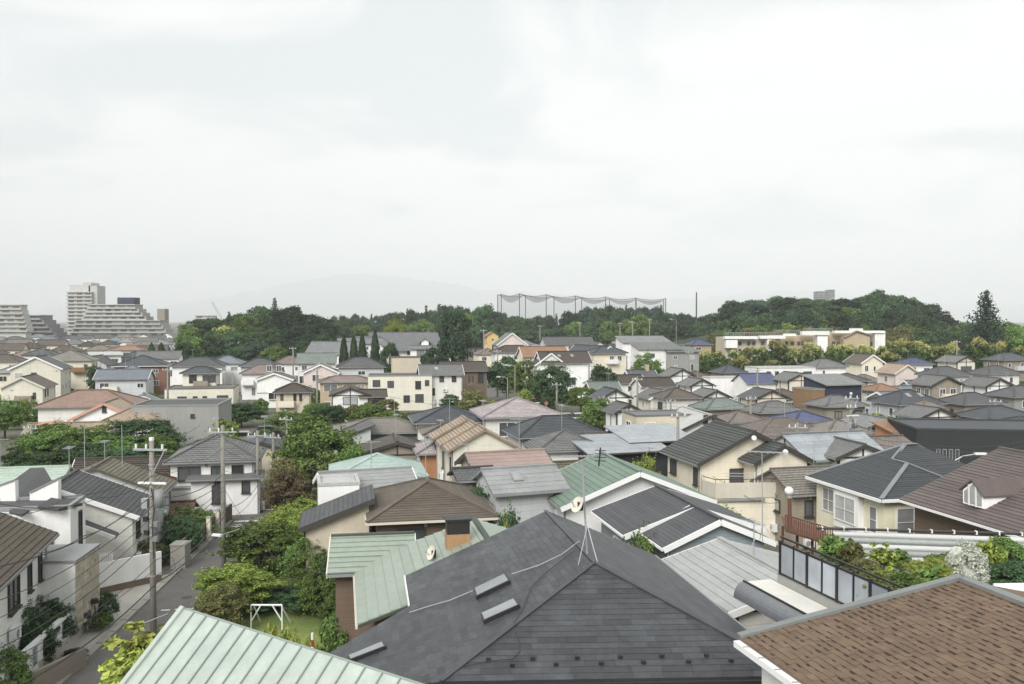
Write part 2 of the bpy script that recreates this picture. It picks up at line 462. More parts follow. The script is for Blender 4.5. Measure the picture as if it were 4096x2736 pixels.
def house(label, px=None, c=None, zr=None, yaw=101.5, L=9, W_=8, rise=1.8, roof='gable', rc='dark', wc='white', ov=0.5, og=0.35,
          wins='auto', wf=TRIM, base=0.0, verge=None, gutter=TRIM_G, course=None, timber=False, belt=None, anchor='c', name='house',
          seed=None, cat='house', group=None, sash=None, nofloor=False, chimney=None, balcony=None, lower=None, cap=True, thick=0.14, wz=None, ridge_end=None, skylights=0):
    """c or px = ridge middle (anchor c), -x end (a) or +x end (b); L, W_ are the roof's plan; local -y or -x side faces the camera"""
    rng = random.Random(seed if seed is not None else int(abs((px or c)[0]) * 7 + abs((px or c)[1]) * 13))
    p = aty(*px) if px else Vector((c[0], c[1], zr))
    ya = R(yaw); ax = Vector((math.cos(ya), math.sin(ya), 0)); ay = Vector((-math.sin(ya), math.cos(ya), 0))
    if roof == 'hip' and ridge_end is None: hipin = min(W_ / 2, L / 2 - 0.05)
    else: hipin = ridge_end or 0.0
    if anchor == 'a': p = p + ax * (L / 2 - hipin)
    if anchor == 'b': p = p - ax * (L / 2 - hipin)
    zr = p.z; ze = zr - rise
    t = thing(name, label, cat, (p.x, p.y, base), ya, group)
    zr -= base; ze -= base
    hl, hw = L / 2, W_ / 2; lx, ly = hl - og, hw - ov
    if roof in ('hip',): lx = hl - ov
    sl = rise / hw if roof != 'mono' else rise / W_
    wm = W[wc] if isinstance(wc, str) else wc
    rm = RF[rc] if isinstance(rc, str) else rc
    th = thick
    # walls
    mb = MB()
    if roof == 'gable':
        zs = ze + sl * ov - th; za = zr - th
        mb.prism([(-lx, -ly, 0), (-lx, -ly, zs), (-lx, 0, za), (-lx, ly, zs), (-lx, ly, 0)], (2 * lx, 0, 0)); ztop = zs
    elif roof == 'mono':
        z0, z1 = ze + sl * ov - th, zr - sl * ov - th
        mb.prism([(-lx, -ly, 0), (-lx, -ly, z0), (-lx, ly, z1), (-lx, ly, 0)], (2 * lx, 0, 0)); ztop = z0
    elif roof == 'flat':
        lx, ly = hl, hw; mb.box((0, 0, zr / 2), (2 * lx, 2 * ly, zr)); ztop = zr
    else:
        ztop = ze + 0.03; mb.box((0, 0, ztop / 2), (2 * lx, 2 * ly, ztop))
    mb.build('wall', wm, t)
    # roof
    faces = []
    if roof == 'gable':
        faces = [[(-hl, -hw, ze), (hl, -hw, ze), (hl, 0, zr), (-hl, 0, zr)], [(hl, hw, ze), (-hl, hw, ze), (-hl, 0, zr), (hl, 0, zr)]]
        ridges = [((-hl, 0, zr), (hl, 0, zr))]
        eaves = [((-hl, -hw, ze), (hl, -hw, ze)), ((-hl, hw, ze), (hl, hw, ze))]
    elif roof == 'hip':
        a, b = -hl + hipin, hl - hipin
        faces = [[(-hl, -hw, ze), (hl, -hw, ze), (b, 0, zr), (a, 0, zr)], [(hl, hw, ze), (-hl, hw, ze), (a, 0, zr), (b, 0, zr)],
                 [(-hl, hw, ze), (-hl, -hw, ze), (a, 0, zr)], [(hl, -hw, ze), (hl, hw, ze), (b, 0, zr)]]
        ridges = [((a, 0, zr), (b, 0, zr))] if b - a > 0.3 else []
        ridges += [((a, 0, zr), (-hl, -hw, ze)), ((a, 0, zr), (-hl, hw, ze)), ((b, 0, zr), (hl, -hw, ze)), ((b, 0, zr), (hl, hw, ze))]
        eaves = [((-hl, -hw, ze), (hl, -hw, ze)), ((-hl, hw, ze), (hl, hw, ze)), ((-hl, -hw, ze), (-hl, hw, ze)), ((hl, -hw, ze), (hl, hw, ze))]
    elif roof == 'mono':
        faces = [[(-hl, -hw, ze), (hl, -hw, ze), (hl, hw, zr), (-hl, hw, zr)]]
        ridges = []; eaves = [((-hl, -hw, ze), (hl, -hw, ze))]
    else:
        ridges = []; eaves = []
    if faces:
        mb = MB(); pls = []
        for f in faces:
            pl = Plane(f); pls.append(pl)
            mb.prism(f, (0, 0, -th), [q for q in pl.poly])
        ro = mb.build('roof', rm, t)
        if course:
            for pl in pls:
                n_w = ro.matrix_world
                nw = (ax * pl.n.x + ay * pl.n.y + Vector((0, 0, pl.n.z)))
                cc = sum(pl.p, Vector()) / len(pl.p)
                cw = p + ax * cc.x + ay * cc.y; cw.z = cc.z + base
                if nw.dot(Vector((0, 0, CAMZ)) - cw) > -2.0:
                    cover(pl, 'tile_course' if not course[1] else 'roof_tile', course[3] if len(course) > 3 else rm, ro, None, course[0], course[1], course[2], rng=rng)
        if cap and ridges:
            mb = MB()
            for a, b in ridges: mb.bar(Vector(a) + Vector((0, 0, 0.05)), Vector(b) + Vector((0, 0, 0.05)), 0.26, 0.12)
            mb.build('ridge_cap', rm, ro)
        if gutter:
            for a, b in eaves:
                mb = MB(); d = (Vector(b) - Vector(a)).normalized(); mid = (Vector(a) + Vector(b)) / 2
                o2 = Vector((mid.x, mid.y, 0)); o2 = o2 - d * o2.dot(d); o2 = o2.normalized() * 0.05 if o2.length > 0.01 else Vector()
                mb.bar(Vector(a) + o2 + Vector((0, 0, -0.1)), Vector(b) + o2 + Vector((0, 0, -0.1)), 0.1, 0.12); mb.build('gutter', gutter, ro)
        if verge and roof in ('gable', 'mono'):
            for sx in (-1, 1):
                if roof == 'gable': segs = [((sx * hl, -hw, ze), (sx * hl, 0, zr)), ((sx * hl, hw, ze), (sx * hl, 0, zr))]
                else: segs = [((sx * hl, -hw, ze), (sx * hl, hw, zr))]
                for a, b in segs:
                    mb = MB(); q = Vector((sx * 0.035, 0, -0.12)); mb.bar(Vector(a) + q, Vector(b) + q, 0.06, 0.3); mb.build('bargeboard', verge, t)
        for i in range(skylights):
            pl = pls[0]; u = pl.u0 + (pl.u1 - pl.u0) * (0.4 + 0.25 * i); w = pl.w1 * 0.6
            mb = MB(); mb.prism([pl.at(u + a, w + b, 0.1) for a, b in ((-.35, -.5), (.35, -.5), (.35, .5), (-.35, .5))], pl.n * -0.1)
            s = mb.build('skylight', TRIM_G, ro)
            mb = MB(); mb.prism([pl.at(u + a, w + b, 0.12) for a, b in ((-.28, -.43), (.28, -.43), (.28, .43), (-.28, .43))], pl.n * -0.02); mb.build('pane', CURTAIN, s)
    if roof == 'flat':
        mb = MB()
        for s in (-1, 1):
            mb.box((0, s * (hw - 0.06), zr + 0.1), (L + 0.1, 0.22, 0.2)); mb.box((s * (hl - 0.06), 0, zr + 0.1), (0.22, W_ - 0.36, 0.2))
        mb.build('parapet', TRIM_G if rc == 'dark' else rm, t)
        mb = MB(); mb.box((0, 0, zr + 0.02), (L - 0.4, W_ - 0.4, 0.04)); mb.build('roof', rm, t)
    # which faces look towards the camera
    fs = {'F': ((0, -ly), (0, -1), 2 * lx), 'B': ((0, ly), (0, 1), 2 * lx), 'A': ((-lx, 0), (-1, 0), 2 * ly), 'Z': ((lx, 0), (1, 0), 2 * ly)}
    vis = {}
    for k, (cc, nn, wd) in fs.items():
        pw = p + ax * cc[0] + ay * cc[1]; nw = ax * nn[0] + ay * nn[1]
        d = Vector((0, 0, 0)) - pw; d.z = 0
        vis[k] = nw.dot(d.normalized())
    def put(face, frac, z, w, h, wf_=None, pane=None, **kw):
        cc, nn, wd = fs[face]; tt = (-nn[1], nn[0])
        x = cc[0] + tt[0] * frac * wd; y = cc[1] + tt[1] * frac * wd
        kw.setdefault('sill', p.y < 130); kw.setdefault('depth', 0.1 if p.y < 130 else 0.08)
        return window(t, (x + nn[0] * 0.004, y + nn[1] * 0.004, z), math.atan2(tt[1], tt[0]), w, h, wf_ or wf, pane, **kw)
    if wins == 'auto':
        for k in fs:
            if vis[k] < 0.05: continue
            wd = fs[k][2]; n = max(1, int(wd / 2.9))
            for fl, zc in ((1, ztop - 1.35), (0, ztop - 4.0)):
                if zc < 0.5: continue
                for i in range(n):
                    if rng.random() < 0.2: continue
                    w = rng.choice([0.7, 0.9, 1.6, 1.7, 1.2]); h = rng.choice([0.9, 1.1, 1.2]) if fl else rng.choice([1.2, 1.8])
                    w = min(w, wd / n * 0.7)
                    put(k, (i + 0.5) / n - 0.5 + rng.uniform(-0.05, 0.05), zc + rng.uniform(-0.1, 0.1), w, h,
                        pane=rng.choice([GLASS, GLASS, GLASS, CURTAIN]))
    elif wins:
        for q in wins:
            kw = dict(q[5]) if len(q) > 5 else {}
            pn = kw.pop('pane', None); z = q[2] if q[2] > 0 else ztop + q[2]
            put(q[0], q[1], z, q[3], q[4], pane=pn, **kw)
    if p.y < 190 and roof != 'flat' and wins is not None:
        for k in fs:
            if vis[k] < 0.05: continue
            cc, nn, wd = fs[k]; tt = Vector((-nn[1], nn[0], 0)); nv = Vector((nn[0], nn[1], 0)); o = Vector((cc[0], cc[1], 0))
            if roof == 'hip' or k in 'FB':
                q = o + tt * (wd / 2 - 0.12) + nv * 0.06; mb = MB(); mb.tube([q, q + Vector((0, 0, ztop))], 0.045, 5); mb.build('downpipe', gutter or TRIM_G, t)
            for _ in range(2):
                if rng.random() < 0.6:
                    q = o + tt * rng.uniform(-.42, .42) * wd + nv * 0.06 + Vector((0, 0, max(.5, ztop - rng.choice([.45, .5, 2.7, 3.0])))); mb = MB(); mb.box(q, (.2, .2, .2), math.atan2(tt.y, tt.x)); mb.build('vent_hood', rng.choice([TRIM, TRIM_G, METAL_L]), t)
            if rng.random() < 0.55:
                q = o + tt * rng.uniform(-.38, .38) * wd + nv * 0.22; z = max(.45, ztop - 3.1 if rng.random() < .5 else .5)
                mb = MB(); mb.box(q + Vector((0, 0, z)), (.8, .3, .62), math.atan2(tt.y, tt.x)); ac = mb.build('air_conditioner', PLASTIC, t)
                mb = MB(); mb.tube([q + nv * .15 - tt * .12 + Vector((0, 0, z)), q + nv * .165 - tt * .12 + Vector((0, 0, z))], .22, 10); mb.build('fan_grille', TRIM_G, ac)
    if timber:
        tw = 0.14
        for k in fs:
            if vis[k] < 0: continue
            cc, nn, wd = fs[k]; tt = Vector((-nn[1], nn[0], 0)); nv = Vector((nn[0], nn[1], 0)); o = Vector((cc[0], cc[1], 0)) + nv * 0.03
            zt = ztop - 0.1
            beams = [(o - tt * (wd / 2) + Vector((0, 0, zt)), o + tt * (wd / 2) + Vector((0, 0, zt))),
                     (o - tt * (wd / 2) + Vector((0, 0, zt - 2.2)), o + tt * (wd / 2) + Vector((0, 0, zt - 2.2)))]
            for fr in (-0.5, 0.0, 0.5): beams.append((o + tt * (wd * fr * 0.985) + Vector((0, 0, max(0, zt - 5))), o + tt * (wd * fr * 0.985) + Vector((0, 0, zt))))
            if roof == 'gable' and k in 'AZ': beams.append((o + Vector((0, 0, zt)), o + Vector((0, 0, zr - 0.3))))
            for a, b in beams:
                mb = MB(); mb.bar(a, b, tw, 0.06, nv); mb.build('timber', TIMBER, t)
    if belt:
        mb = MB(); zb = ztop - 2.6
        for s in (-1, 1):
            mb.box((0, s * (ly + 0.02), zb), (2 * lx + 0.1, 0.05, 0.16)); mb.box((s * (lx + 0.02), 0, zb), (0.05, 2 * ly, 0.16))
        mb.build('belt_course', belt, t)
    if balcony:
        for (face, frac, w, zrel, hb, dep, bm) in balcony:
            cc, nn, wd = fs[face]; tt = Vector((-nn[1], nn[0], 0)); nv = Vector((nn[0], nn[1], 0))
            o = Vector((cc[0], cc[1], 0)) + tt * frac * wd; z = ztop + zrel; mb = MB()
            q = [o - tt * w / 2, o - tt * w / 2 + nv * dep, o + tt * w / 2 + nv * dep, o + tt * w / 2]
            zz = Vector((0, 0, z))
            mb.prism([q[0] + zz, q[1] + zz, q[2] + zz, q[3] + zz], (0, 0, -0.15))
            for a, b in zip(q, q[1:]): mb.bar(a + zz + Vector((0, 0, hb / 2)), b + zz + Vector((0, 0, hb / 2)), 0.09, hb)
            mb.build('balcony', W[bm] if bm in W else TRIM, t)
    if chimney:
        mb = MB(); mb.box((chimney[0], chimney[1], zr + 0.2), (0.7, 0.7, 1.6)); mb.build('chimney', W[chimney[2]], t)
    if rng.random() < 0.45 and roof in ('gable', 'hip') and name == 'house':      # television aerial
        mb = MB(); x0 = rng.uniform(-0.2, 0.2) * L; h = rng.uniform(1.6, 2.6)
        mb.tube([(x0, 0, zr), (x0, 0, zr + h)], 0.025, 5)
        bx = rng.uniform(-0.5, 0.5)
        mb.bar((x0 - 0.6, bx * .3, zr + h * 0.95), (x0 + 0.6, -bx * .3, zr + h * 0.95), 0.03, 0.03)
        for i in range(5): mb.bar((x0 - 0.6 + 0.3 * i, -0.3, zr + h * 0.95), (x0 - 0.6 + 0.3 * i, 0.3, zr + h * 0.95), 0.02, 0.02)
        mb.build('aerial', METAL_L, t)
    t['_z'] = ztop
    HOUSES.append(t)
    return t

# ------------------------------------------------------------------ the setting: ground, streets, hills
def ground_mat(name, a, b, c, s1=0.08, s2=2.5, k=0.8):
    m = bpy.data.materials.new(name); n, l = nodes_of(m); bs = n['Principled BSDF']; bs.inputs['Roughness'].default_value = 0.95
    geo = n.new('ShaderNodeNewGeometry')
    n1 = n.new('ShaderNodeTexNoise'); n1.inputs['Scale'].default_value = s1; n1.inputs['Detail'].default_value = 8
    n2 = n.new('ShaderNodeTexNoise'); n2.inputs['Scale'].default_value = s2; n2.inputs['Detail'].default_value = 8
    for q in (n1, n2): l.new(geo.outputs['Position'], q.inputs['Vector'])
    r1 = n.new('ShaderNodeValToRGB'); r1.color_ramp.elements[0].position = 0.42; r1.color_ramp.elements[1].position = 0.58
    r1.color_ramp.elements[0].color = (*lin(a, k), 1); r1.color_ramp.elements[1].color = (*lin(b, k), 1)
    l.new(n1.outputs['Fac'], r1.inputs[0])
    mm = n.new('ShaderNodeMixRGB'); mm.inputs[2].default_value = (*lin(c, k), 1)
    mr = n.new('ShaderNodeMapRange'); mr.inputs['From Min'].default_value = 0.45; mr.inputs['From Max'].default_value = 0.75
    l.new(n2.outputs['Fac'], mr.inputs['Value']); l.new(mr.outputs[0], mm.inputs[0])
    l.new(r1.outputs[0], mm.inputs[1]); l.new(mm.outputs[0], bs.inputs['Base Color'])
    bp = n.new('ShaderNodeBump'); bp.inputs['Strength'].default_value = 0.4; bp.inputs['Distance'].default_value = 0.05
    l.new(n2.outputs['Fac'], bp.inputs['Height']); l.new(bp.outputs[0], bs.inputs['Normal'])
    return m
GROUND = ground_mat('ground_mixed', (104, 102, 92), (86, 94, 70), (128, 122, 110))
GRASS = ground_mat('lawn', (104, 122, 62), (134, 146, 80), (92, 104, 58), 0.5, 6, 0.95)
FARWOOD = ground_mat('wooded_slope', (58, 72, 58), (66, 80, 62), (50, 62, 50), 0.01, 0.2)
ASPHALT = mat('asphalt', (122, 120, 117), 0.9, 'plain', 0.66, 0.16, scale=1.0)
PAVE = mat('paving', (196, 192, 182), 0.9, 'plain', 0.8, 0.1)
PAINT = mat('road_paint', (236, 236, 232), 0.8, 'plain', 0.8, 0.15)

mb = MB()
for (x0, y0, x1, y1) in ((-34000, -300, 34000, 34000),): mb.face([(x0, y0, 0), (x1, y0, 0), (x1, y1, 0), (x0, y1, 0)])
struct('ground', mb, GROUND)

def hill(name, cx, cy, rx, ry, h, m, seed=0, n=40):
    rng = random.Random(seed); mb = MB(); ph = [rng.uniform(0, 6.3) for _ in range(6)]
    g = []
    for j in range(n + 1):
        row = []
        for i in range(n + 1):
            u, v = -1 + 2 * i / n, -1 + 2 * j / n; r = math.hypot(u, v)
            z = h * max(0.0, math.cos(min(r, 1) * math.pi / 2)) ** 1.5 * (1 + 0.15 * math.sin(5 * u + ph[0]) * math.sin(4 * v + ph[1])) - 0.3
            row.append((cx + u * rx, cy + v * ry, z))
        g.append(row)
    for j in range(n):
        for i in range(n): mb.face([g[j][i], g[j][i + 1], g[j + 1][i + 1], g[j + 1][i]])
    o = mb.build(name, m, None, None, True); o['kind'] = 'structure'
    def hz(x, y):
        u, v = (x - cx) / rx, (y - cy) / ry; r = math.hypot(u, v)
        return 0.0 if r >= 1 else max(0.0, h * math.cos(r * math.pi / 2) ** 1.5 * (1 + 0.15 * math.sin(5 * u + ph[0]) * math.sin(4 * v + ph[1])) - 0.3)
    return hz
knoll = hill('hill_knoll', -98, 365, 75, 70, 8, FARWOOD, 1)
eastwood = hill('hill_east_wood', 155, 430, 130, 110, 15, FARWOOD, 2)
backwood = hill('hill_back_wood', 60, 640, 330, 130, 9, FARWOOD, 3)

# the mountains far behind the town
mb = MB(); prof = []
ctrl = [(-500, 1264), (0, 1258), (240, 1228), (420, 1246), (640, 1222), (860, 1190), (1010, 1165), (1180, 1128), (1330, 1102), (1420, 1092), (1560, 1104), (1760, 1128),
        (1950, 1160), (2200, 1176), (2500, 1190), (2750, 1196), (3000, 1174), (3170, 1160), (3350, 1178), (3600, 1204), (3900, 1216), (4300, 1232), (4700, 1250)]
YM = 24000
for (u0, v0), (u1, v1) in zip(ctrl, ctrl[1:]):
    for i in range(8):
        t = i / 8; s = t * t * (3 - 2 * t); prof.append((u0 + (u1 - u0) * t, v0 + (v1 - v0) * s + 4 * math.sin((u0 + (u1 - u0) * t) * 0.05) + 3 * math.sin((u0 + (u1 - u0) * t) * 0.13)))
rows = []
for k, (dy, hz) in enumerate(((-5200, 0.0), (-3600, 0.22), (-1900, 0.55), (-800, 0.83), (0, 1.0), (1500, 0.5), (3000, 0.0))):
    row = []
    for i, (u, v) in enumerate(prof):
        q = aty(u, v, YM); zz = (q.z) * hz * (1 + 0.08 * math.sin(i * 0.9 + k * 1.7) * (hz < 1))
        row.append((q.x * (YM + dy) / YM, YM + dy, max(-1, zz) if hz else -1))
    rows.append(row)
for a, b in zip(rows, rows[1:]):
    for i in range(len(a) - 1): mb.face([a[i], a[i + 1], b[i + 1], b[i]])
o = mb.build('mountain', FARWOOD, None, None, True); o['kind'] = 'structure'

def strip(name, left, right, z, m, th=None):
    mb = MB()
    for a, b, c, d in zip(left, left[1:], right[1:], right): mb.face([(a[0], a[1], z), (d[0], d[1], z), (c[0], c[1], z), (b[0], b[1], z)])
    return struct(name, mb, m)
# the street on the left: from under the camera's hill down to the junction
SL = [(-17.9, 0), (-20.2, 30), (-21.3, 43), (-22.5, 57), (-23.8, 74), (-24.6, 84)]
SR = [(-13.9, 0), (-16.3, 30), (-17.4, 43), (-18.5, 57), (-19.6, 74), (-20.3, 84)]
strip('street', SL, SR, 0.012, ASPHALT)
strip('cross_street', [(-27, 78.0), (-24.2, 78.4), (-8, 82), (6, 85.5)], [(-27, 73.6), (-24.2, 74), (-8, 77.6), (6, 81)], 0.008, ASPHALT)
strip('uphill_road', [(-2.5, 112), (-5.6, 180), (-9.5, 240), (-15, 330)], [(2.6, 112), (-0.8, 180), (-5.0, 240), (-10.5, 330)], 0.008, ASPHALT)
strip('middle_road', [(-10, 116), (30, 120), (62, 124)], [(-10, 110.5), (30, 114.5), (62, 118.5)], 0.004, ASPHALT)
strip('west_road', [(-64, 84), (-60, 110), (-74, 160)], [(-57, 84), (-53, 110), (-67, 160)], 0.008, ASPHALT)
# raised lots west of the street, with a kerb and gutter stones
mb = MB(); mb.prism([(-40, 30, 0.9), (-22.0, 36, 0.9), (-22.6, 43, 0.9), (-24.2, 49.6, 0.9), (-26.5, 52, 0.9), (-40, 52, 0.9)], (0, 0, -0.9)); struct('terrace_lot', mb, PAVE)
for i in range(22):
    a = i / 22; y = 34 + 38 * a; x = np.interp(y, [q[1] for q in SL], [q[0] for q in SL]); x2 = np.interp(y + 1.6, [q[1] for q in SL], [q[0] for q in SL])
    mb = MB(); mb.prism([(x - 0.42, y, 0.12), (x, y, 0.12), (x2, y + 1.6, 0.12), (x2 - 0.42, y + 1.6, 0.12)], (0, 0, -0.12)); o = mb.build('kerb', CONC); o['kind'] = 'structure'
    if i == 0: kerb0 = o
    else: o.parent = kerb0
# painted markings: two stop lines, the stop characters and edge dashes
def paint(name, pts, label, group=None):
    mb = MB(); mb.face([(x, y, 0.017) for x, y in pts]); o = mb.build(name, PAINT); o['kind'] = 'structure'; o['label'] = label
    return o
paint('stop_line', [(-23.5, 71.6), (-21.6, 71.9), (-21.6, 72.4), (-23.5, 72.1)], 'white stop line on the street before the junction')
paint('stop_line', [(-23.5, 75.9), (-20.2, 76.4), (-20.2, 76.8), (-23.5, 76.3)], 'white stop line on the cross street by the pole')
s0 = None
for k, yy in enumerate((66.6, 68.3, 70.0)):
    for a, b, c, d in ((-0.45, 0.0, 0.9, 0.14), (-0.45, 0.55, 0.9, 0.14), (-0.1, -0.35, 0.16, 1.25), (-0.5 + 0.2 * k, -0.35, 0.8 - 0.2 * k, 0.14)):
        mb = MB(); x = -22.45 + a - 0.06 * (yy - 66); y = yy + b; mb.face([(x, y, 0.019), (x + c, y, 0.019), (x + c, y + d, 0.019), (x, y + d, 0.019)])
        o = mb.build('stroke', PAINT, s0)
        if s0 is None: s0 = o; o.name = 'road_lettering'; o['kind'] = 'structure'; o['label'] = 'white stop lettering painted on the street'
for k in range(3):
    mb = MB(); x, y = -20.6 + 0.75 * k, 49.6 + 0.15 * k; mb.face([(x, y, 0.018), (x + 0.5, y + 0.05, 0.018), (x + 0.5, y + 0.22, 0.018), (x, y + 0.17, 0.018)])
    o = mb.build('road_dash', PAINT); o['kind'] = 'structure'
# garden lawn with the swing-frame
mb = MB(); mb.face([(-17.0, 42, 0.03), (-7.8, 41.5, 0.03), (-9.5, 58, 0.03), (-17.8, 60, 0.03)]); struct('garden_lawn', mb, GRASS)
for x, y in ((-20.0, 52.0), (-21.6, 63.5), (-19.2, 46.5)):
    mb = MB(); mb.face([(x + .32 * math.cos(i * .524), y + .32 * math.sin(i * .524), 0.02) for i in range(12)]); o = mb.build('manhole_cover', mat('cast_iron', (84, 82, 80), .7, k=.7)); o['kind'] = 'structure'
for i in range(14):
    y = 38 + i * 2.6; x = float(np.interp(y, [q[1] for q in SR], [q[0] for q in SR])); mb = MB(); mb.face([(x - .4, y, .02), (x, y, .02), (x - .02, y + 2.5, .02), (x - .42, y + 2.5, .02)]); o = mb.build('drain_cover', CONC); o['kind'] = 'structure'
for x, y, w, d_ in ((-20.6, 55, 1.6, 3.2), (-19.6, 45, 1.2, 2.4), (-22.3, 66.5, 1.4, 2.6)):
    mb = MB(); mb.face([(x, y, .0155), (x + w, y + .1, .0155), (x + w - .2, y + d_, .0155), (x - .2, y + d_, .0155)]); o = mb.build('asphalt_patch', mat('asphalt_new', (96, 95, 93), .9, k=.6)); o['kind'] = 'structure'
mb = MB(); mb.face([(-23.6, 40.5, .03), (-21.55, 40.5, .03), (-22.35, 50.5, .03), (-22.95, 57, .03), (-25.5, 53, .03), (-24.4, 48, .03)]); struct('forecourt_paving', mb, PAVE)

# ------------------------------------------------------------------ near houses
def merge(main, wing):
    """a wing moves with its house: hand the wing's parts to the house"""
    bpy.context.view_layer.update()
    mw = Matrix.Translation(main.location) @ Matrix.Rotation(main.rotation_euler.z, 4, 'Z')
    ww = Matrix.Translation(wing.location) @ Matrix.Rotation(wing.rotation_euler.z, 4, 'Z')
    rel = mw.inverted() @ ww
    for ch in list(wing.children):
        ch.parent = main
        ch.matrix_basis = rel @ ch.matrix_basis
    HOUSES.remove(wing)
    bpy.data.objects.remove(wing, do_unlink=True)
def on_plane(u, v, a, b, c):
    n = (b - a).cross(c - a); d = ray(u, v); o = Vector((0, 0, CAMZ))
    return o + d * ((a - o).dot(n) / d.dot(n))
def at_base(p): return (p.x, p.y, 0.0)

# --- mint standing-seam roof, bottom left
MINT = mat('mint_metal', (206, 218, 208), 0.42, 'tile', 0.68, 0.035, spec=0.5, bump=0.04, tv=0.02, lichen=0.035)
MINT_D = mat('mint_seam', (176, 192, 182), 0.45, 'plain', 0.55, 0.05, spec=0.5, bump=0.04)
p0, p1 = atz(733, 2437, 9.0), atz(1655, 2734, 9.0)
d = (p1 - p0).normalized(); pr = Vector((d.y, -d.x, 0)).normalized()
if pr.y > 0: pr = -pr
t = thing('house', 'house in front with a steep pale mint standing-seam metal roof', 'house', at_base((p0 + p1) / 2)); off = t.location
rf = p1 + d * 3.0
run = 4.6; dn = Vector((0, 0, -0.86 * run))
front = Plane([p0 + pr * run + dn, rf + pr * run + dn, rf, p0]); back = Plane([rf - pr * run + dn, p0 - pr * run + dn, p0, rf])
mb = MB()
for pl in (front, back): mb.prism(pl.p, pl.n * -0.12)
ro = mb.build('roof', MINT_D, t, off)
seams(front, ro, off, MINT_D, 0.54, 0.03, 0.05, 'seam', 'metal_panel', MINT)
mb = MB(); mb.bar(p0 + pr * run + dn + Vector((0, 0, 0.06)), p0 + Vector((0, 0, 0.06)), 0.16, 0.12, front.n); mb.build('verge_flashing', MINT, ro, off)
mb = MB(); mb.bar(p0 - pr * 0.06 + Vector((0, 0, -0.02)), rf - pr * 0.06 + Vector((0, 0, -0.02)), 0.1, 0.06); mb.build('ridge_cap', MINT_D, ro, off)
mb = MB(); q = 0.4
mb.prism([p0 + d * q + pr * (run - q) + dn * ((run - q) / run) - Vector((0, 0, .2)), p0 + d * q - Vector((0, 0, .2)), p0 + d * q - pr * (run - q) + dn * ((run - q) / run) - Vector((0, 0, .2)),
          Vector((*(p0 + d * q - pr * (run - q)).xy, 0)), Vector((*(p0 + d * q + pr * (run - q)).xy, 0))], rf - p0 - d * 2 * q)
mb.build('wall', W['offwhite'], t, off)

# --- charcoal slate hip roof, centre foreground
SLATE_F = tilem('slate_front', (88, 91, 95), 0.56, 0.5, tv=0.25, lichen=0.3)
SLATE_B = mat('slate_base', (70, 73, 77), 0.8, k=0.5)
ze, zr = 6.15, 8.39
RFv, AP = atz(2183, 2046, zr), atz(2378, 2253, zr)
J0 = atz(1623, 2304, ze)
rd = (AP - RFv).normalized()
op = lambda u, v: on_plane(u, v, RFv, AP, J0)
FL = op(1765, 2728); J1 = op(1635, 2426); LL = op(1300, 2625)
K = J0 + rd * ((op(1665, 2750) - J0).dot(rd)); J1 = J0 + rd * ((J1 - J0).dot(rd)); J0 = J0
LOW = LL + rd * 6.0
K2 = op(1790, 2800)
FR = atz(3210, 2705, FL.z); 
t = thing('house', 'house in the middle front with a large charcoal slate hip roof', 'house', at_base((AP + FL + FR) / 3)); off = t.location
left1 = [K, J0, RFv, AP, FL]; left2 = [LOW, LL, J1, K]
front = [FL, FR, AP]
ew = (FR - FL).normalized(); fw = Vector((-ew.y, ew.x, 0))
RB = atz(2640, 2236, FL.z) - Vector((0.9, 0, 0)); RB = Vector((FR.x + rd.x * -13.6, FR.y - rd.y * 13.6, FR.z))
right = [FR, RB, RFv + Vector((0.0, 0.3, 0)), AP]
mb = MB(); planes = []
for f in (left1, left2, front, right):
    pl = Plane(f); planes.append(pl); mb.prism(f, (0, 0, -0.13), pl.poly)
ro = mb.build('roof', SLATE_B, t, off)
rg = random.Random(5)
for pl, tw in zip(planes, (0.6, 0.6, 0.91, 0.91)): cover(pl, 'slate', SLATE_F, ro, off, 0.25, tw, 0.011, 0.006, rg, 300, cgap=0.002)
mb = MB()
for a, b in ((RFv, AP), (AP, FL), (AP, FR)): mb.bar(a + Vector((0, 0, 0.045)), b + Vector((0, 0, 0.045)), 0.15, 0.04)
mb.build('ridge_cap', mat('ridge_metal', (92, 95, 99), 0.5, k=0.55), ro, off)
mb = MB(); mb.bar(FL - fw * 0.1 + Vector((0, 0, -0.12)), FR - fw * 0.1 + Vector((0, 0, -0.12)), 0.16, 0.16); mb.build('gutter', METAL_D, ro, off)
mb = MB(); mb.bar(J0 + Vector((-0.05, 0, -0.06)), J1 + Vector((-0.05, 0, -0.06)), 0.05, 0.2); mb.build('fascia', TRIM, ro, off)
mb = MB(); mb.bar(FR + Vector((0.1, 0.0, -0.1)), RB + Vector((0.1, 0, -0.1)), 0.12, 0.12); mb.build('gutter', TRIM_G, ro, off)
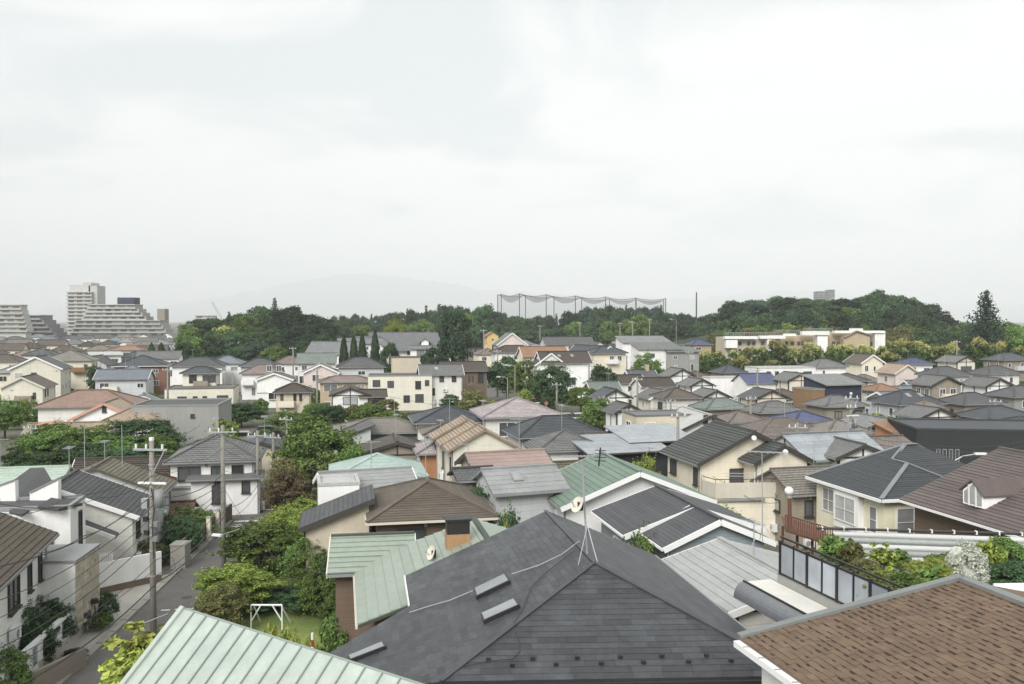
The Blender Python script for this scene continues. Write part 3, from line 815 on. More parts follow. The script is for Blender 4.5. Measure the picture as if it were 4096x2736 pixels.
# skylights on the left slope: long glazed boxes with a dark kerb
def slope_box(pl, quad, h, nm, mt, glassm):
    ps = [on_plane(u, v, RFv, AP, Vector(planes[0].p[1])) for u, v in quad]
    mb = MB(); mb.prism([q + pl.n * h for q in ps], pl.n * (-h - 0.0)); s = mb.build(nm, mt, ro, off)
    c = sum(ps, Vector()) / 4
    mb = MB(); mb.prism([c + (q - c) * 0.9 + pl.n * (h + 0.03) for q in ps], pl.n * -0.025); mb.build('pane', glassm, s, off)
SKY_P = glass('skylight_glass', (196, 204, 206), 0.62, 0.15)
slope_box(planes[0], [(1908, 2402), (1898, 2370), (2028, 2308), (2046, 2336)], 0.15, 'skylight', METAL_D, SKY_P)
slope_box(planes[0], [(1938, 2500), (1926, 2472), (2066, 2408), (2084, 2434)], 0.15, 'skylight', METAL_D, SKY_P)
slope_box(planes[0], [(1402, 2655), (1394, 2640), (1540, 2580), (1550, 2598)], 0.14, 'skylight', METAL_D, SKY_P)
# little black snow guards near the front eave
for i, (u, v) in enumerate(((1954, 2645), (2049, 2668), (2131, 2642), (2224, 2665), (2309, 2639), (2405, 2661), (2482, 2635), (2574, 2657), (2648, 2631), (2754, 2654), (2826, 2629), (2924, 2649))):
    q = on_plane(u, v, FL, FR, AP); mb = MB(); mb.box(q + Vector((0, 0, 0.07)), (0.14, 0.1, 0.08)); mb.build('snow_guard', METAL_D, ro, off)
mb = MB()
foot = [FL, FR, RB, RFv.lerp(J0, 0.97), J0, J1, LL + Vector((.3, .2, 0)), LOW]
cx = sum((q.x for q in foot)) / 8; cyy = sum((q.y for q in foot)) / 8
ft = [Vector((cx + (q.x - cx) * 0.93, cyy + (q.y - cyy) * 0.93, 5.0)) for q in (FL, FR, RB, J0, LL, LOW)]
mb.prism(ft, (0, 0, -5.0)); mb.build('wall', W['tan'], t, off)
mb = MB(); mb.bar(FL + Vector((.6, .5, -0.55)), FR + Vector((-.6, .5, -.55)), 0.2, 0.7); mb.build('soffit_wall', W['bluegray'], t, off)
# cables crossing the slope
for pts, mt, r in (((((2320, 2172), (2250, 2225), (2160, 2268), (2050, 2304)), 'l', .02)), ((((1895, 2370), (1800, 2410), (1720, 2432), (1640, 2458)), 'l', .02)),
                   ((((2300, 2210), (2190, 2295), (2125, 2360), (2095, 2440), (2060, 2500)), 'd', .015))):
    mb = MB(); mb.tube([on_plane(u, v, RFv, AP, J0) + planes[0].n * 0.08 for u, v in pts], r, 5); mb.build('cable', METAL_L if mt == 'l' else RUBBER, t, off)
mb = MB(); mb.tube([on_plane(u, v, FL, FR, AP) + planes[2].n * 0.05 for u, v in ((2060, 2530), (2078, 2570), (2080, 2610), (2050, 2640), (1960, 2648), (1860, 2668))], .013, 5); mb.build('cable', RUBBER, t, off)
SLATE_HOUSE = t
# guyed aerial with a dish on its ridge
bp = AP + (RFv - AP) * 0.12
ant = thing('aerial_mast', 'tall guyed aerial mast with dish on the charcoal roof ridge', 'antenna', bp); top = aty(2328, 1838, bp.y); off = ant.location
mb = MB(); mb.tube([bp, Vector((top.x, bp.y, top.z))], [0.04, 0.03], 6); mb.build('mast', METAL_L, ant, off)
for dx_, dy_ in ((-0.8, -0.7), (0.7, -0.8), (0.2, 0.9)):
    mb = MB(); mb.tube([bp + Vector((dx_ * .5, dy_, -0.3 * abs(dy_))), bp + Vector((0, 0, 1.1))], 0.018, 5); mb.build('stay', METAL_L, ant, off)
a, b = aty(2250, 1828, bp.y - .3), aty(2412, 1822, bp.y + .3)
mb = MB(); mb.bar(a, b, 0.05, 0.05); bo = mb.build('boom', METAL_L, ant, off)
for i in range(12):
    q = a.lerp(b, i / 11); h = 0.12 + 0.02 * i; mb = MB(); mb.bar(q + Vector((0, -.25, -.0)), q + Vector((0, .25, 0)), .018, .018); mb.build('element', METAL_L, bo, off)
mb = MB(); mb.bar(aty(2395, 1865, bp.y), aty(2402, 1790, bp.y), 0.05, 0.05)
for k in range(4): mb.bar(aty(2380, 1800 + 14 * k, bp.y), aty(2424, 1803 + 14 * k, bp.y), 0.025, 0.025)
mb.build('reflector', METAL_D, ant, off)
def dish(parent, c, face, r, mt, off):
    face = Vector(face).normalized(); a = face.orthogonal().normalized(); b = face.cross(a); mb = MB(); n = 20; rings = []
    for k in range(5):
        rr = r * k / 4; rings.append([c + a * rr * math.cos(2 * math.pi * i / n) + b * rr * math.sin(2 * math.pi * i / n) + face * (0.22 * rr * rr / r) for i in range(n)])
    for q0, q1 in zip(rings, rings[1:]):
        for i in range(n): mb.face([q0[i], q0[(i + 1) % n], q1[(i + 1) % n], q1[i]])
    mb2 = mb; o = mb.build('dish', mt, parent, off, True)
    mb = MB(); mb.tube([c - b * r * 0.7, c + face * r * 1.0, ], 0.02, 5); mb.tube([c + face * r * 0.95, c + face * r * 1.12], 0.05, 6); mb.build('feed_arm', METAL_L, o, off)
    mb = MB(); mb.box(c - face * 0.1, (.2, .2, .3)); mb.build('bracket', METAL_D, o, off)
dish(ant, aty(2313, 2020, bp.y - 0.25), (-0.75, -0.5, 0.45), 0.3, TRIM_C, off)

# --- brown shingle roof, bottom right
SHING = tilem('shingle', (144, 121, 101), 0.62, 0.9, tv=0.13, lichen=0.1)
SHING_D = tilem('shingle_painted_shadow', (84, 68, 58), 0.5, 0.9)  # dark tone for the shadow painted onto the shingle courses
E = atz(2960, 2554, 8.5); P = atz(3848, 2320, 9.69); ed = Vector((0.26, -1, 0)).normalized()
Pp = E + Vector((-ed.y, ed.x, 0)) * ((P - E).dot(Vector((-ed.y, ed.x, 0)))); P = P
t = thing('house', 'house with a brown shingle roof and white gutter at lower right', 'house', at_base((E + P) / 2 + ed * 4)); off = t.location
slope = Plane([E, E + ed * 9, P + ed * 9, P]); ex = Vector((-ed.y, ed.x, 0))
if ex.x < 0: ex = -ex
far = Plane([P + ed * 9 + ex * 6 - Vector((0, 0, 1.4)), P + ex * 6 - Vector((0, 0, 1.4)), P, P + ed * 9])
mb = MB()
for pl in (slope, far): mb.prism(pl.p, (0, 0, -0.16), pl.poly)
ro = mb.build('roof', SHING, t, off)
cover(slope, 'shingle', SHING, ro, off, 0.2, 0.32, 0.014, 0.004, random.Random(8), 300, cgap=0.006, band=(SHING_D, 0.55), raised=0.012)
class _S: pass
FLASH = mat('flashing_gray', (140, 144, 142), 0.55, k=0.72, var=0.07)
mb = MB(); mb.bar(E - ed * 0.05 + Vector((0, 0, 0.02)), P - ed * 0.05 + Vector((0, 0, 0.05)), 0.24, 0.16); mb.build('verge_flashing', FLASH, ro, off)
mb = MB(); mb.bar(P + Vector((0, 0, 0.05)), P + ed * 9 + Vector((0, 0, 0.05)), 0.32, 0.1); mb.build('ridge_cap', FLASH, ro, off)
mb = MB(); mb.bar(E - ex * 0.1 + Vector((0, 0, -0.12)), E + ed * 9 - ex * 0.1 + Vector((0, 0, -0.12)), 0.18, 0.16); g = mb.build('gutter', TRIM, ro, off)
for i in range(10):
    q = E + ed * (0.5 + 0.75 * i) - ex * 0.1; mb = MB(); mb.box(q + Vector((0, 0, -0.03)), (0.18, 0.02, 0.025)); mb.build('bracket', TRIM_G, g, off)
mb = MB(); wv = E + ex * 0.45 + ed * 0.35
mb.prism([Vector((*(wv).xy, 8.3)), Vector((*(wv + ed * 8).xy, 8.3)), Vector((*(wv + ed * 8 + ex * 5.8).xy, 9.3)), Vector((*(wv + ex * 5.8).xy, 9.3))], (0, 0, -8.3)); 
mb2 = MB(); mb2.prism([Vector((*(wv).xy, 0)), Vector((*(wv + ed * 8).xy, 0)), Vector((*(wv + ed * 8 + ex * 5.8).xy, 0)), Vector((*(wv + ex * 5.8).xy, 0))], (0, 0, 8.35))
mb2.build('wall', W['white'], t, off)
window(t, Vector((*(wv + ed * 1.6 - ex * 0.01).xy, 7.2)) - Vector(off), math.atan2(ed.y, ed.x), 0.8, 1.0, TRIM_G)

# --- sage horizontal-lap metal roof behind the slate house
SAGE = mat('sage_metal', (186, 200, 184), 0.42, 'tile', 0.6, 0.04, spec=0.5, bump=0.04, tv=0.05, lichen=0.05)
SAGEB = mat('sage_base', (96, 106, 96), 0.6, 'plain', 0.5, 0.05)
t = house('house with pale sage metal roof, brick chimney and white dish behind the charcoal roof', (1895, 2077, 43.0), anchor='b', yaw=101.3, L=8.5, W_=11.9, rise=2.0, rc=SAGEB, wc='brown',
          og=0.5, ov=0.7, wins=None, gutter=TRIM_C, course=(0.46, None, 0.05, SAGE), cap=True, base=0, seed=3)
wing = house('w', (1492, 2140, 43.4), yaw=8.5, L=4.2, W_=6.0, rise=1.03, rc=SAGEB, wc='brown', wins=None, gutter=TRIM_G, course=(0.42, None, 0.05, SAGE), verge=TRIM_C, seed=4, name='wing')
merge(t, wing)
cp = aty(1830, 2130, 39.7)
mb = MB(); mb.box((cp.x, cp.y, 6.3), (1.1, 0.85, 1.6), R(11)); ch = mb.build('chimney', mat('chimney_brick', (176, 140, 104), 0.85, 'wall', 0.8, 0.15), None); ch.parent = t; ch.matrix_basis = (Matrix.Translation(t.location) @ Matrix.Rotation(t.rotation_euler.z, 4, 'Z')).inverted()
mb = MB(); mb.box((cp.x, cp.y, 7.4), (1.05, 0.8, 0.62), R(11)); mb.box((cp.x, cp.y, 7.76), (1.2, 0.95, 0.1), R(11)); q = mb.build('cowl', METAL_D); q.parent = ch
dt = thing('satellite_dish', 'white satellite dish on the sage metal roof beside the chimney', 'dish', aty(1725, 2235, 38.7)); dish(dt, aty(1728, 2212, 38.5), (-0.8, -0.5, 0.35), 0.33, TRIM_C, dt.location)
mb = MB(); q = aty(1728, 2212, 38.5); mb.tube([q + Vector((0.1, 0.15, -0.1)), q + Vector((0.1, 0.15, -0.7))], 0.03, 6); mb.build('mount', METAL_L, dt, dt.location)

TC = lambda m, ch=0.3, th=0.03: (ch, None, th, m)
# --- brown hip with a charcoal shed wing
BR = tilem('brown_hip', (122, 112, 100), 0.6, 0.75, lichen=0.15)
t = house('house with weathered brown hip roof and a charcoal shed wing on its left', (1711, 1927, 53.1), anchor='a', yaw=101, L=8.8, W_=7.7, rise=1.5, roof='hip', rc=BR, wc='brown', ov=0.6, gutter=TRIM_C,
          course=(0.25, None, 0.03, BR), wins=[('A', -0.2, -1.2, 1.7, 1.2), ('A', 0.25, -1.2, 1.2, 1.2), ('A', 0, -3.8, 1.7, 1.8)], wf=TRIM_D, seed=5)
w2 = house('w', c=(-10.75, 52.4), zr=6.4, yaw=-79, L=4.4, W_=4.4, rise=1.6, roof='mono', rc=roofm('charcoal_shed', (92, 94, 98)), wc='beige', wins=[('Z', 0.1, -0.9, 1.6, 0.8)], verge=TRIM_D, gutter=TRIM_D, name='wing', course=(0.3, None, 0.02), ov=0.35, seed=6)
merge(t, w2)

# --- white gable house with green metal roof
GRN = tilem('green_metal', (136, 160, 142), 0.62, 0.5)
t = house('white house with a green metal gable roof and white bargeboards', (2561, 1889, 53.9), anchor='a', yaw=101.5, L=8.4, W_=10.4, rise=2.05, rc=GRN, wc='white', verge=TRIM, og=0.6, ov=0.5, course=(0.42, None, 0.035, GRN),
          wins=[('A', -0.37, -3.0, 1.3, 1.9, dict(pane=CURTAIN)), ('A', 0.42, -2.6, 1.0, 1.2), ('B', 0.1, -1.6, 0.8, 1.5), ('B', -0.25, -1.6, 0.8, 1.3), ('B', 0.38, -1.6, 0.6, 1.2)], seed=7)
# --- charcoal double gable in front of it
CH = tilem('charcoal', (100, 102, 106), 0.55, 0.62)
t = house('single-storey blue-grey house with two stepped charcoal gables and white bargeboards', (2883, 2079, 43.5), anchor='a', yaw=101.5, L=3.6, W_=6.2, rise=1.3, rc=CH, wc='bluegray', verge=TRIM, course=(0.24, None, 0.012, CH),
          wins=[('A', -0.05, -1.5, 1.7, 1.2, dict(pane=CURTAIN)), ('A', 0.33, -1.5, 0.8, 1.2)], seed=8, gutter=TRIM)
w2 = house('w', (2785, 2027, 46.6), anchor='a', yaw=101.5, L=6.0, W_=8.3, rise=1.36, rc=CH, wc='bluegray', verge=TRIM, course=(0.24, None, 0.012, CH), wins=[('B', 0.1, -1.6, 1.2, 1.6)], name='wing', gutter=TRIM, seed=9)
merge(t, w2)
# --- light grey standing-seam roof
LGM = tilem('light_gray_metal', (206, 208, 206), 0.62, 0.42, tv=0.05, lichen=0.05)
t = house('low house with a light grey lapped metal roof beside the terrace', (2877, 2155, 41.9), anchor='b', yaw=103, L=7.4, W_=6.6, rise=0.95, rc=LGM, wc='offwhite', course=(0.4, None, 0.03, LGM), verge=TRIM, wins=[('A', 0.2, -1.2, 0.9, 1.0), ('A', 0.2, -3.0, 0.9, 1.6)], wf=TRIM_D, timber=True, seed=10)
# --- cream house with dark ribbed roof and a balcony
DT = tilem('dark_tile', (98, 101, 98), 0.56, 0.6)
t = house('cream two-storey house with dark tiled gables, roller shutters and a balcony', (3021, 1726, 69.3), anchor='a', yaw=103.5, L=7.4, W_=10.2, rise=2.5, rc=DT, wc='ivory', verge=TRIM_D, course=(0.34, None, 0.05, DT), wf=TRIM_D, og=0.5,
          wins=[('A', -0.1, -1.6, 2.2, 1.9, dict(pane=SHUTTER)), ('B', 0.38, -1.3, 0.7, 1.4), ('B', -0.3, -1.2, 1.2, 1.2), ('A', 0.24, -1.8, 1.0, 2.0), ('A', -0.1, -4.5, 0.9, 0.6), ('A', 0.05, -4.5, 0.9, 0.6)], seed=11)
w2 = house('w', (3140, 1780, 67.6), anchor='a', yaw=103.5, L=5.0, W_=5.4, rise=1.4, rc=DT, wc='ivory', verge=TRIM_D, course=(0.34, None, 0.05, DT), wf=TRIM_D, wins=[('A', 0.0, -1.9, 2.2, 2.1, dict(pane=SHUTTER))], name='wing', seed=12)
merge(t, w2)
off = t.location; M4 = (Matrix.Translation(t.location) @ Matrix.Rotation(t.rotation_euler.z, 4, 'Z')).inverted()
def child(mb, nm, mt, par):
    o = mb.build(nm, mt); o.parent = par; o.matrix_basis = (Matrix.Translation(par.location) @ Matrix.Rotation(par.rotation_euler.z, 4, 'Z')).inverted(); return o
a, b, c_ = atz(2812, 1920, 4.6), atz(2862, 1934, 4.6), atz(3160, 1930, 4.6)
mb = MB(); mb.prism([q - Vector((0, 0, 1.1)) for q in (a, b, c_, c_ + Vector((0, 4, 0)), a + Vector((0.5, 2.5, 0)))], (0, 0, -3.5)); child(mb, 'balcony_base', W['ivory'], t)
PARA = wallm('parapet_beige', (206, 201, 186))
for x, y in ((a + Vector((0.5, 2.5, 0)), a), (a, b), (b, c_), (c_, c_ + Vector((0, 4, 0)))): mb = MB(); mb.bar(x - Vector((0, 0, .55)), y - Vector((0, 0, .55)), .14, 1.14); child(mb, 'parapet', PARA, t)
e0_, e1_ = aty(2868, 2000, 64.6), aty(3060, 1992, 64.6); mb = MB(); mb.prism([e0_, e1_, e1_ + Vector((0, 1.4, .12)), e0_ + Vector((0, 1.4, .12))], (0, 0, -.16)); child(mb, 'lower_eave', W['concrete'], t)
for u_ in (2972, 3018): q = aty(u_, 2042, 65.3); window(t, (Matrix.Translation(t.location) @ Matrix.Rotation(t.rotation_euler.z, 4, 'Z')).inverted() @ (q + Vector((0, .12, 0))), -t.rotation_euler.z + R(-3), .8, .5, TRIM_D)
for u_ in (2938, 2956, 2974): mb = MB(); mb.bar(aty(u_, 1942, 65.25), aty(u_, 1980, 65.25), .05, .05); child(mb, 'bracket', TIMBER, t)
mb = MB(); mb.bar(a + Vector((0, 0, .3)), b + Vector((0, 0, .3)), .05, .05); mb.bar(b + Vector((0, 0, .3)), c_ + Vector((0, 0, .3)), .05, .05)
for i in range(9): q = b.lerp(c_, i / 8); mb.bar(q, q + Vector((0, 0, .3)), .03, .03)
child(mb, 'balcony_rail', TIMBER, t)
for u, v in ((3017, 1752), (3143, 1808)):
    q = aty(u, v, 68.75 if u < 3100 else 66.9); mb = MB(); mb.tube([q, q + Vector((0, 0.12, 0))], 0.2, 14); child(mb, 'round_vent', TRIM, t)
# laundry poles on the balcony
lr = thing('drying_rack', 'white laundry rack standing on the cream balcony', 'drying rack', aty(2905, 1930, 65.6)); off = lr.location
for x0 in (2902, 3018):
    mb = MB(); mb.tube([aty(x0, 1930, 65.6), aty(x0 + 2, 1888, 65.6)], .03, 5); mb.build('stand', PLASTIC, lr, off)
for yy in (1893, 1904):
    mb = MB(); mb.tube([aty(2898, yy, 65.6), aty(3024, yy + 2, 65.6)], .025, 5); mb.build('pole', METAL_L, lr, off)

# --- yellow house with slate-grey hipped roofs, right
GD = tilem('graphite', (84, 89, 92), 0.55, 0.62)
ze = 5.5
A, B = atz(3227, 1903, ze), atz(3526, 1997, ze)
Rr, R2, Wp, Vp = Vector((28.9, 62.5, 7.9)), Vector((29.8, 62.7, 7.9)), Vector((27.4, 58.9, 7.1)), Vector((27.15, 60.6, 7.1))
Cc, Hh, Gg, Ee = B + Vector((7.6, 1.5, 0)), B + Vector((7.3, 3.6, 0)), B + Vector((11.5, 5.2, 0)), Vector((35.0, 67.5, ze))
t = thing('house', 'pale yellow house with graphite hipped roof and white-framed bay windows', 'house', at_base((A + Cc) / 2)); off = t.location
mb = MB(); pls = []
for f in ([A, B, Wp, Vp, Rr], [B, Cc, Wp], [Cc, Hh, Vp, Wp], [Hh, Gg, R2, Rr, Vp], [Gg, Ee, R2], [Ee, A, Rr, R2]):
    pl = Plane(f); pls.append(pl); mb.prism(f, (0, 0, -0.12), pl.poly)
ro = mb.build('roof', GD, t, off)
for pl in (pls[0], pls[1], pls[2], pls[3]): cover(pl, 'tile_course', GD, ro, off, 0.24, None, 0.018)
mb = MB()
for a, b in ((Rr, Vp), (Vp, Wp), (Wp, B), (Wp, Cc), (Rr, R2), (R2, Ee), (Rr, A)): mb.bar(a + Vector((0, 0, .05)), b + Vector((0, 0, .05)), .3 if a is Rr or b is B else .2, .06)
mb.build('ridge_cap', mat('ridge_gray', (142, 146, 148), 0.5, k=0.7), ro, off)
for a, b in ((A, B), (B, Cc)):
    mb = MB(); o2 = Vector((-0.08, -0.03, -0.12)) if a is A else Vector((0.02, -0.08, -0.12)); mb.bar(a + o2, b + o2, .12, .2); mb.build('gutter', TRIM, ro, off)
ins = Vector((0.55, 0.4, 0)); a1, b1, c1, e1, g1 = A + Vector((.6, -.4, 0)), B + Vector((.45, .6, 0)), Cc + Vector((-.5, .5, 0)), Ee + Vector((-.6, -.5, 0)), Gg + Vector((-.6, .5, 0))
mb = MB(); mb.prism([Vector((q.x, q.y, ze - .06)) for q in (a1, b1, c1, g1, e1)], (0, 0, -ze + .06)); mb.build('wall', W['yellow'], t, off)
lw = (b1 - a1).normalized(); la = math.atan2(lw.y, lw.x); nrm = Vector((lw.y, -lw.x, 0))
def wn_(par, fr, z, w, h, a_, b_, proud=0.0, **kw):
    q = a_.lerp(b_, fr); ld = (b_ - a_).normalized(); nn = Vector((ld.y, -ld.x, 0)); return window(par, Vector((q.x, q.y, z)) + nn * (0.01 + proud) - Vector(par.location), math.atan2(ld.y, ld.x), w, h, **kw)
q0, q1 = a1.lerp(b1, 0.36), a1.lerp(b1, 0.72)
mb = MB(); mb.prism([q0, q0 + nrm * .45, q1 + nrm * .45, q1], (0, 0, -2.5)); 
mbb = MB(); mbb.prism([Vector((*q.xy, 5.2)) for q in (q0, q0 + nrm * .45, q1 + nrm * .45, q1)], (0, 0, -2.6)); mbb.build('bay', TRIM, t, off)
wn_(t, 0.54, 4.0, 2.3, 1.8, a1, b1, 0.46, pane=CURTAIN, bars=1)
wn_(t, 0.2, 4.1, 1.4, 1.7, a1, b1, pane=CURTAIN, bars=1); wn_(t, 0.86, 3.8, 0.8, 1.8, a1, b1, pane=CURTAIN, bars=1)
wn_(t, 0.32, 3.8, 2.6, 1.9, b1, c1, pane=CURTAIN, bars=1); wn_(t, 0.75, 3.8, 1.2, 1.6, b1, c1)
# --- mauve-brown roof with a white gabled dormer, far right
MV = tilem('mauve_brown', (128, 116, 112), 0.58, 0.66)
t = house('house with a broad mauve-brown roof and a white gabled dormer', (3997, 1793, 52.2), anchor='b', yaw=102.9, L=15, W_=14, rise=2.8, rc=MV, wc='brown', gutter=TRIM, course=(0.3, None, 0.035, MV), wins=None, seed=14, ov=0.8)
DP = aty(3895, 1995, 46.0)
f0, f1, f2, f3, f4 = aty(3852, 2012, 46.4), aty(3937, 2036, 45.6), aty(3937, 1985, 45.6), aty(3893, 1926, 46), aty(3852, 1958, 46.4)
inn = Vector((0.975, 0.223, 0))
mb = MB(); mb.prism([f0, f1, f2, f3, f4], inn * 3.2); child(mb, 'dormer', W['white'], t)
mb = MB()
for a, b, sgn in ((f3, f2, 1), (f3, f4, -1)):
    o2 = (b - a).normalized() * 0.18
    mb.prism([a + Vector((0, 0, .06)) - inn * .15, b + o2 + Vector((0, 0, .06)) - inn * .15, b + o2 + inn * 3.4 + Vector((0, 0, .06)), a + inn * 3.4 + Vector((0, 0, .06))], (0, 0, .1))
child(mb, 'dormer_roof', MV, t)
cen = (f0 + f1 + f2 + f3 + f4) / 5
mb = MB(); mb.prism([cen + (q - cen) * 0.8 - inn * .02 for q in (f0, f1, f2, f3, f4)], inn * -0.03); child(mb, 'dormer_pane', CURTAIN, t)
for fr in (0.33, 0.66):
    mb = MB(); lo = f0.lerp(f1, fr); hi = f4.lerp(f3, fr * 2) if fr < .5 else f3.lerp(f2, fr * 2 - 1); mb.bar(lo - inn * .07, hi - inn * .07, .08, .05, inn); child(mb, 'dormer_mullion', TRIM, t)

# ------------------------------------------------------------------ houses of the middle distance
def cat_is_house(kw): return kw.get('cat', 'house') == 'house'
def h(label, u, v, Y, yaw, L, W_, rise, roof, rc, wc, **kw):
    if Y > 100 and rise > 0 and roof != 'mono' and cat_is_house(kw):
        if u > 2400:
            if yaw == S_: W_ *= 0.7; rise *= 0.68; L *= 0.62 if u > 2650 else 0.8
            else: W_ *= 0.68; rise *= 0.72; L *= 0.68
            yaw += 4
        elif yaw == S_: W_ *= 0.8; rise *= 0.76; L *= 0.9
        else: rise *= 0.9
    if 100 < Y < 215 and roof in ('gable', 'hip') and 'balcony' not in kw and kw.get('name') is None and kw.get('seed', 0) % 5 in (1, 3):
        kw['balcony'] = [('F' if yaw < 60 else 'A', (-0.2, 0.2, 0.05)[kw['seed'] % 3], 2.6, -2.45, 0.95, 1.0, ('white', 'ivory', 'palegray', 'taupe')[kw['seed'] % 4])]
    return house(label, (u, v, Y), yaw=yaw, L=L, W_=W_, rise=rise, roof=roof, rc=rc, wc=wc, **kw)
F_, S_ = 101.5, 11.5
def win_pair(*a): return list(a)

# left of the street
LB = tilem('left_brown', (108, 98, 84), 0.6, 0.8)
t = house('white house with a brown ribbed tile roof at the left edge', c=(-27.6, 44.3), zr=7.3, anchor='b', yaw=105, L=11, W_=7.0, rise=1.6, rc=LB, wc='white', course=(0.3, None, 0.04, LB), verge=TRIM, base=0.9,
          wins=[('F', 0.2, -1.2, 0.5, 1.8), ('F', -0.05, -1.3, 1.6, 1.8), ('F', 0.38, -1.2, 0.5, 1.8), ('F', 0.3, -4.0, 0.6, 1.2)], wf=TRIM_D, seed=21)
GT = tilem('left_gray', (98, 99, 100), 0.56, 0.75)
t = house('white modern house with stepped sloping parapets and small grey roofs', c=(-29.5, 49.0), zr=6.3, yaw=12, L=8.2, W_=3.0, rise=0, roof='flat', rc='dark', wc='white', base=0.9, wins=[('Z', 0.1, -1.8, 0.45, 2.6), ('F', 0.36, -3.0, 0.45, 2.6)], wf=TRIM_D, seed=22, name='white_house')
for (uv, Yd, hgt) in (([(60, 1922), (63, 2010), (-120, 2080), (-120, 1985)], 50.2, 0), ([(119, 1973), (233, 1918), (233, 2040), (119, 2040)], 50.4, 0)):
    mb = MB(); mb.prism([aty(u, v, Yd) for u, v in uv], (0.05, 0.25, 0)); child(mb, 'sloping_parapet', W['white'], t)
    mb = MB(); a, b = (aty(*uv[0], Yd), aty(*uv[3], Yd)) if uv[0][0] == 60 else (aty(*uv[0], Yd), aty(*uv[1], Yd)); mb.bar(a + Vector((0, .12, .05)), b + Vector((0, .12, .05)), .4, .08); child(mb, 'coping', TRIM_G, t)
mb = MB(); mb.prism([aty(150, 2025, 47.8), aty(235, 2035, 47.6), aty(330, 2012, 49.6), aty(205, 1990, 50.2)], (0, 0, -.15)); o = child(mb, 'low_roof', GT, t)
mb = MB(); mb.prism([aty(36, 2044, 46.8), aty(88, 2060, 46.6), aty(124, 2034, 48.3), aty(60, 2024, 48.6)], (0, 0, -.12)); child(mb, 'low_roof', GT, t)
mb = MB(); mb.prism([aty(0, 1960, 56), aty(65, 1995, 51.6), aty(240, 1975, 51.6), aty(176, 1869, 57), aty(120, 1872, 58)], (0, 0, -.12)); child(mb, 'roof', GT, t)
t = house('white gable house with dark grey roof and brown porch canopy facing the street', c=(-29.7, 54.8), zr=6.28, anchor='a', yaw=103.5, L=6.4, W_=10.5, rise=2.2, rc=GT, wc='offwhite', verge=TRIM, course=(0.3, None, 0.03, GT), base=0.0,
          wins=[('A', -0.2, -1.7, 1.3, 1.6, dict(pane=SHUTTER)), ('A', 0.3, -4.2, 1.2, 1.6), ('F', -0.2, -1.3, 1.2, 1.0), ('F', 0.2, -3.8, 1.2, 1.6)], wf=TRIM_D, seed=23)
a, b, c_, d_ = aty(334, 2075, 55.2), aty(476, 2130, 54.4), aty(460, 2152, 53.2), aty(333, 2107, 53.8)
mb = MB(); mb.prism([a, b, c_, d_], (0, 0, -.12)); cn_ = child(mb, 'canopy', GT, t); mb = MB(); mb.bar(d_, c_, .08, .25); q = mb.build('fascia', TRIM); q.parent = cn_
t = h('olive-brown roofed house behind the white gable house', 372, 1872, 62.5, F_, 5.0, 9.8, 2.1, 'gable', 'olive', 'palegray', anchor='a', course=(0.3, None, 0.03), base=0.3, seed=24)
t = h('house with a faded red hip roof between the olive and dark tile roofs', 505, 1866, 69.5, F_, 6.4, 6.6, 1.7, 'hip', 'redbr', 'offwhite', course=(0.3, None, 0.03), seed=25)
t = h('cream house with a long dark brown tile roof near the junction', 560, 1829, 77.0, S_, 10.8, 7.2, 2.2, 'gable', 'dbrown', 'cream', course=(0.3, None, 0.045), verge=TRIM,
      wins=[('F', 0.28, -1.0, 1.7, 1.2, dict(pane=CURTAIN)), ('F', 0.3, -3.6, 1.2, 1.4), ('Z', -0.1, -1.2, 0.9, 1.2)], seed=26)
t2 = h('p', 690, 2008, 69.0, S_, 3.6, 3.6, 0.7, 'gable', 'redbr', 'brown', wins=None, seed=27, name='porch'); merge(t, t2)
t = h('pale green metal roofed house at the left edge behind the white house', 60, 1872, 66, S_, 8, 7, 1.2, 'gable', 'mint', 'offwhite', course=(0.4, None, 0.03), seed=28)
t = h('white house with dark hip roof and black windows beside the concrete poles', 870, 1737, 78, F_, 7.5, 8.0, 1.9, 'hip', 'gray', 'white', course=(0.3, None, 0.03),
      wins=[('A', -0.28, -1.1, 1.9, 1.2), ('A', 0.3, -1.2, 1.0, 1.4), ('A', 0.05, -1.2, 1.0, 1.4)], wf=TRIM_D, seed=29)
t2 = h('p', 905, 1893, 74.8, S_, 6.4, 2.4, 0.25, 'mono', 'gray', 'white', wins=[('F', -0.1, -1.2, 1.1, 1.9, dict(pane=SHUTTER)), ('F', 0.3, -0.8, 0.7, 1.0)], wf=TRIM_D, seed=30, name='porch'); merge(t, t2)
t = h('beige gable house with low charcoal roof past the junction', 1048, 1770, 85, F_, 6.5, 8.6, 1.3, 'gable', 'slate', 'beige', anchor='a', course=(0.3, None, 0.03), verge=TRIM_D, wins=[('A', -0.2, -0.8, 1.3, 1.1), ('A', 0.2, -3.2, 1.2, 1.2)], wf=TRIM_D, seed=31)
# teal, grey and white roofs left of centre
t = h('house with a pale teal hip roof behind the white garden roofs', 1509, 1816, 65, F_, 6.6, 7.2, 1.3, 'hip', 'teal', 'white', course=(0.45, None, 0.03), seed=32)
t = h('white house with light grey metal gable in front of the teal roof', 1462, 1880, 60, 20, 6.6, 5.2, 1.0, 'gable', 'mgray', 'white', course=(0.45, None, 0.02), verge=TRIM, seed=33)
t = h('small white boxy annex in the garden below the teal roof', 1352, 1925, 56.5, 14, 2.6, 3.0, 0, 'flat', 'pale', 'white', seed=34, wins=None)
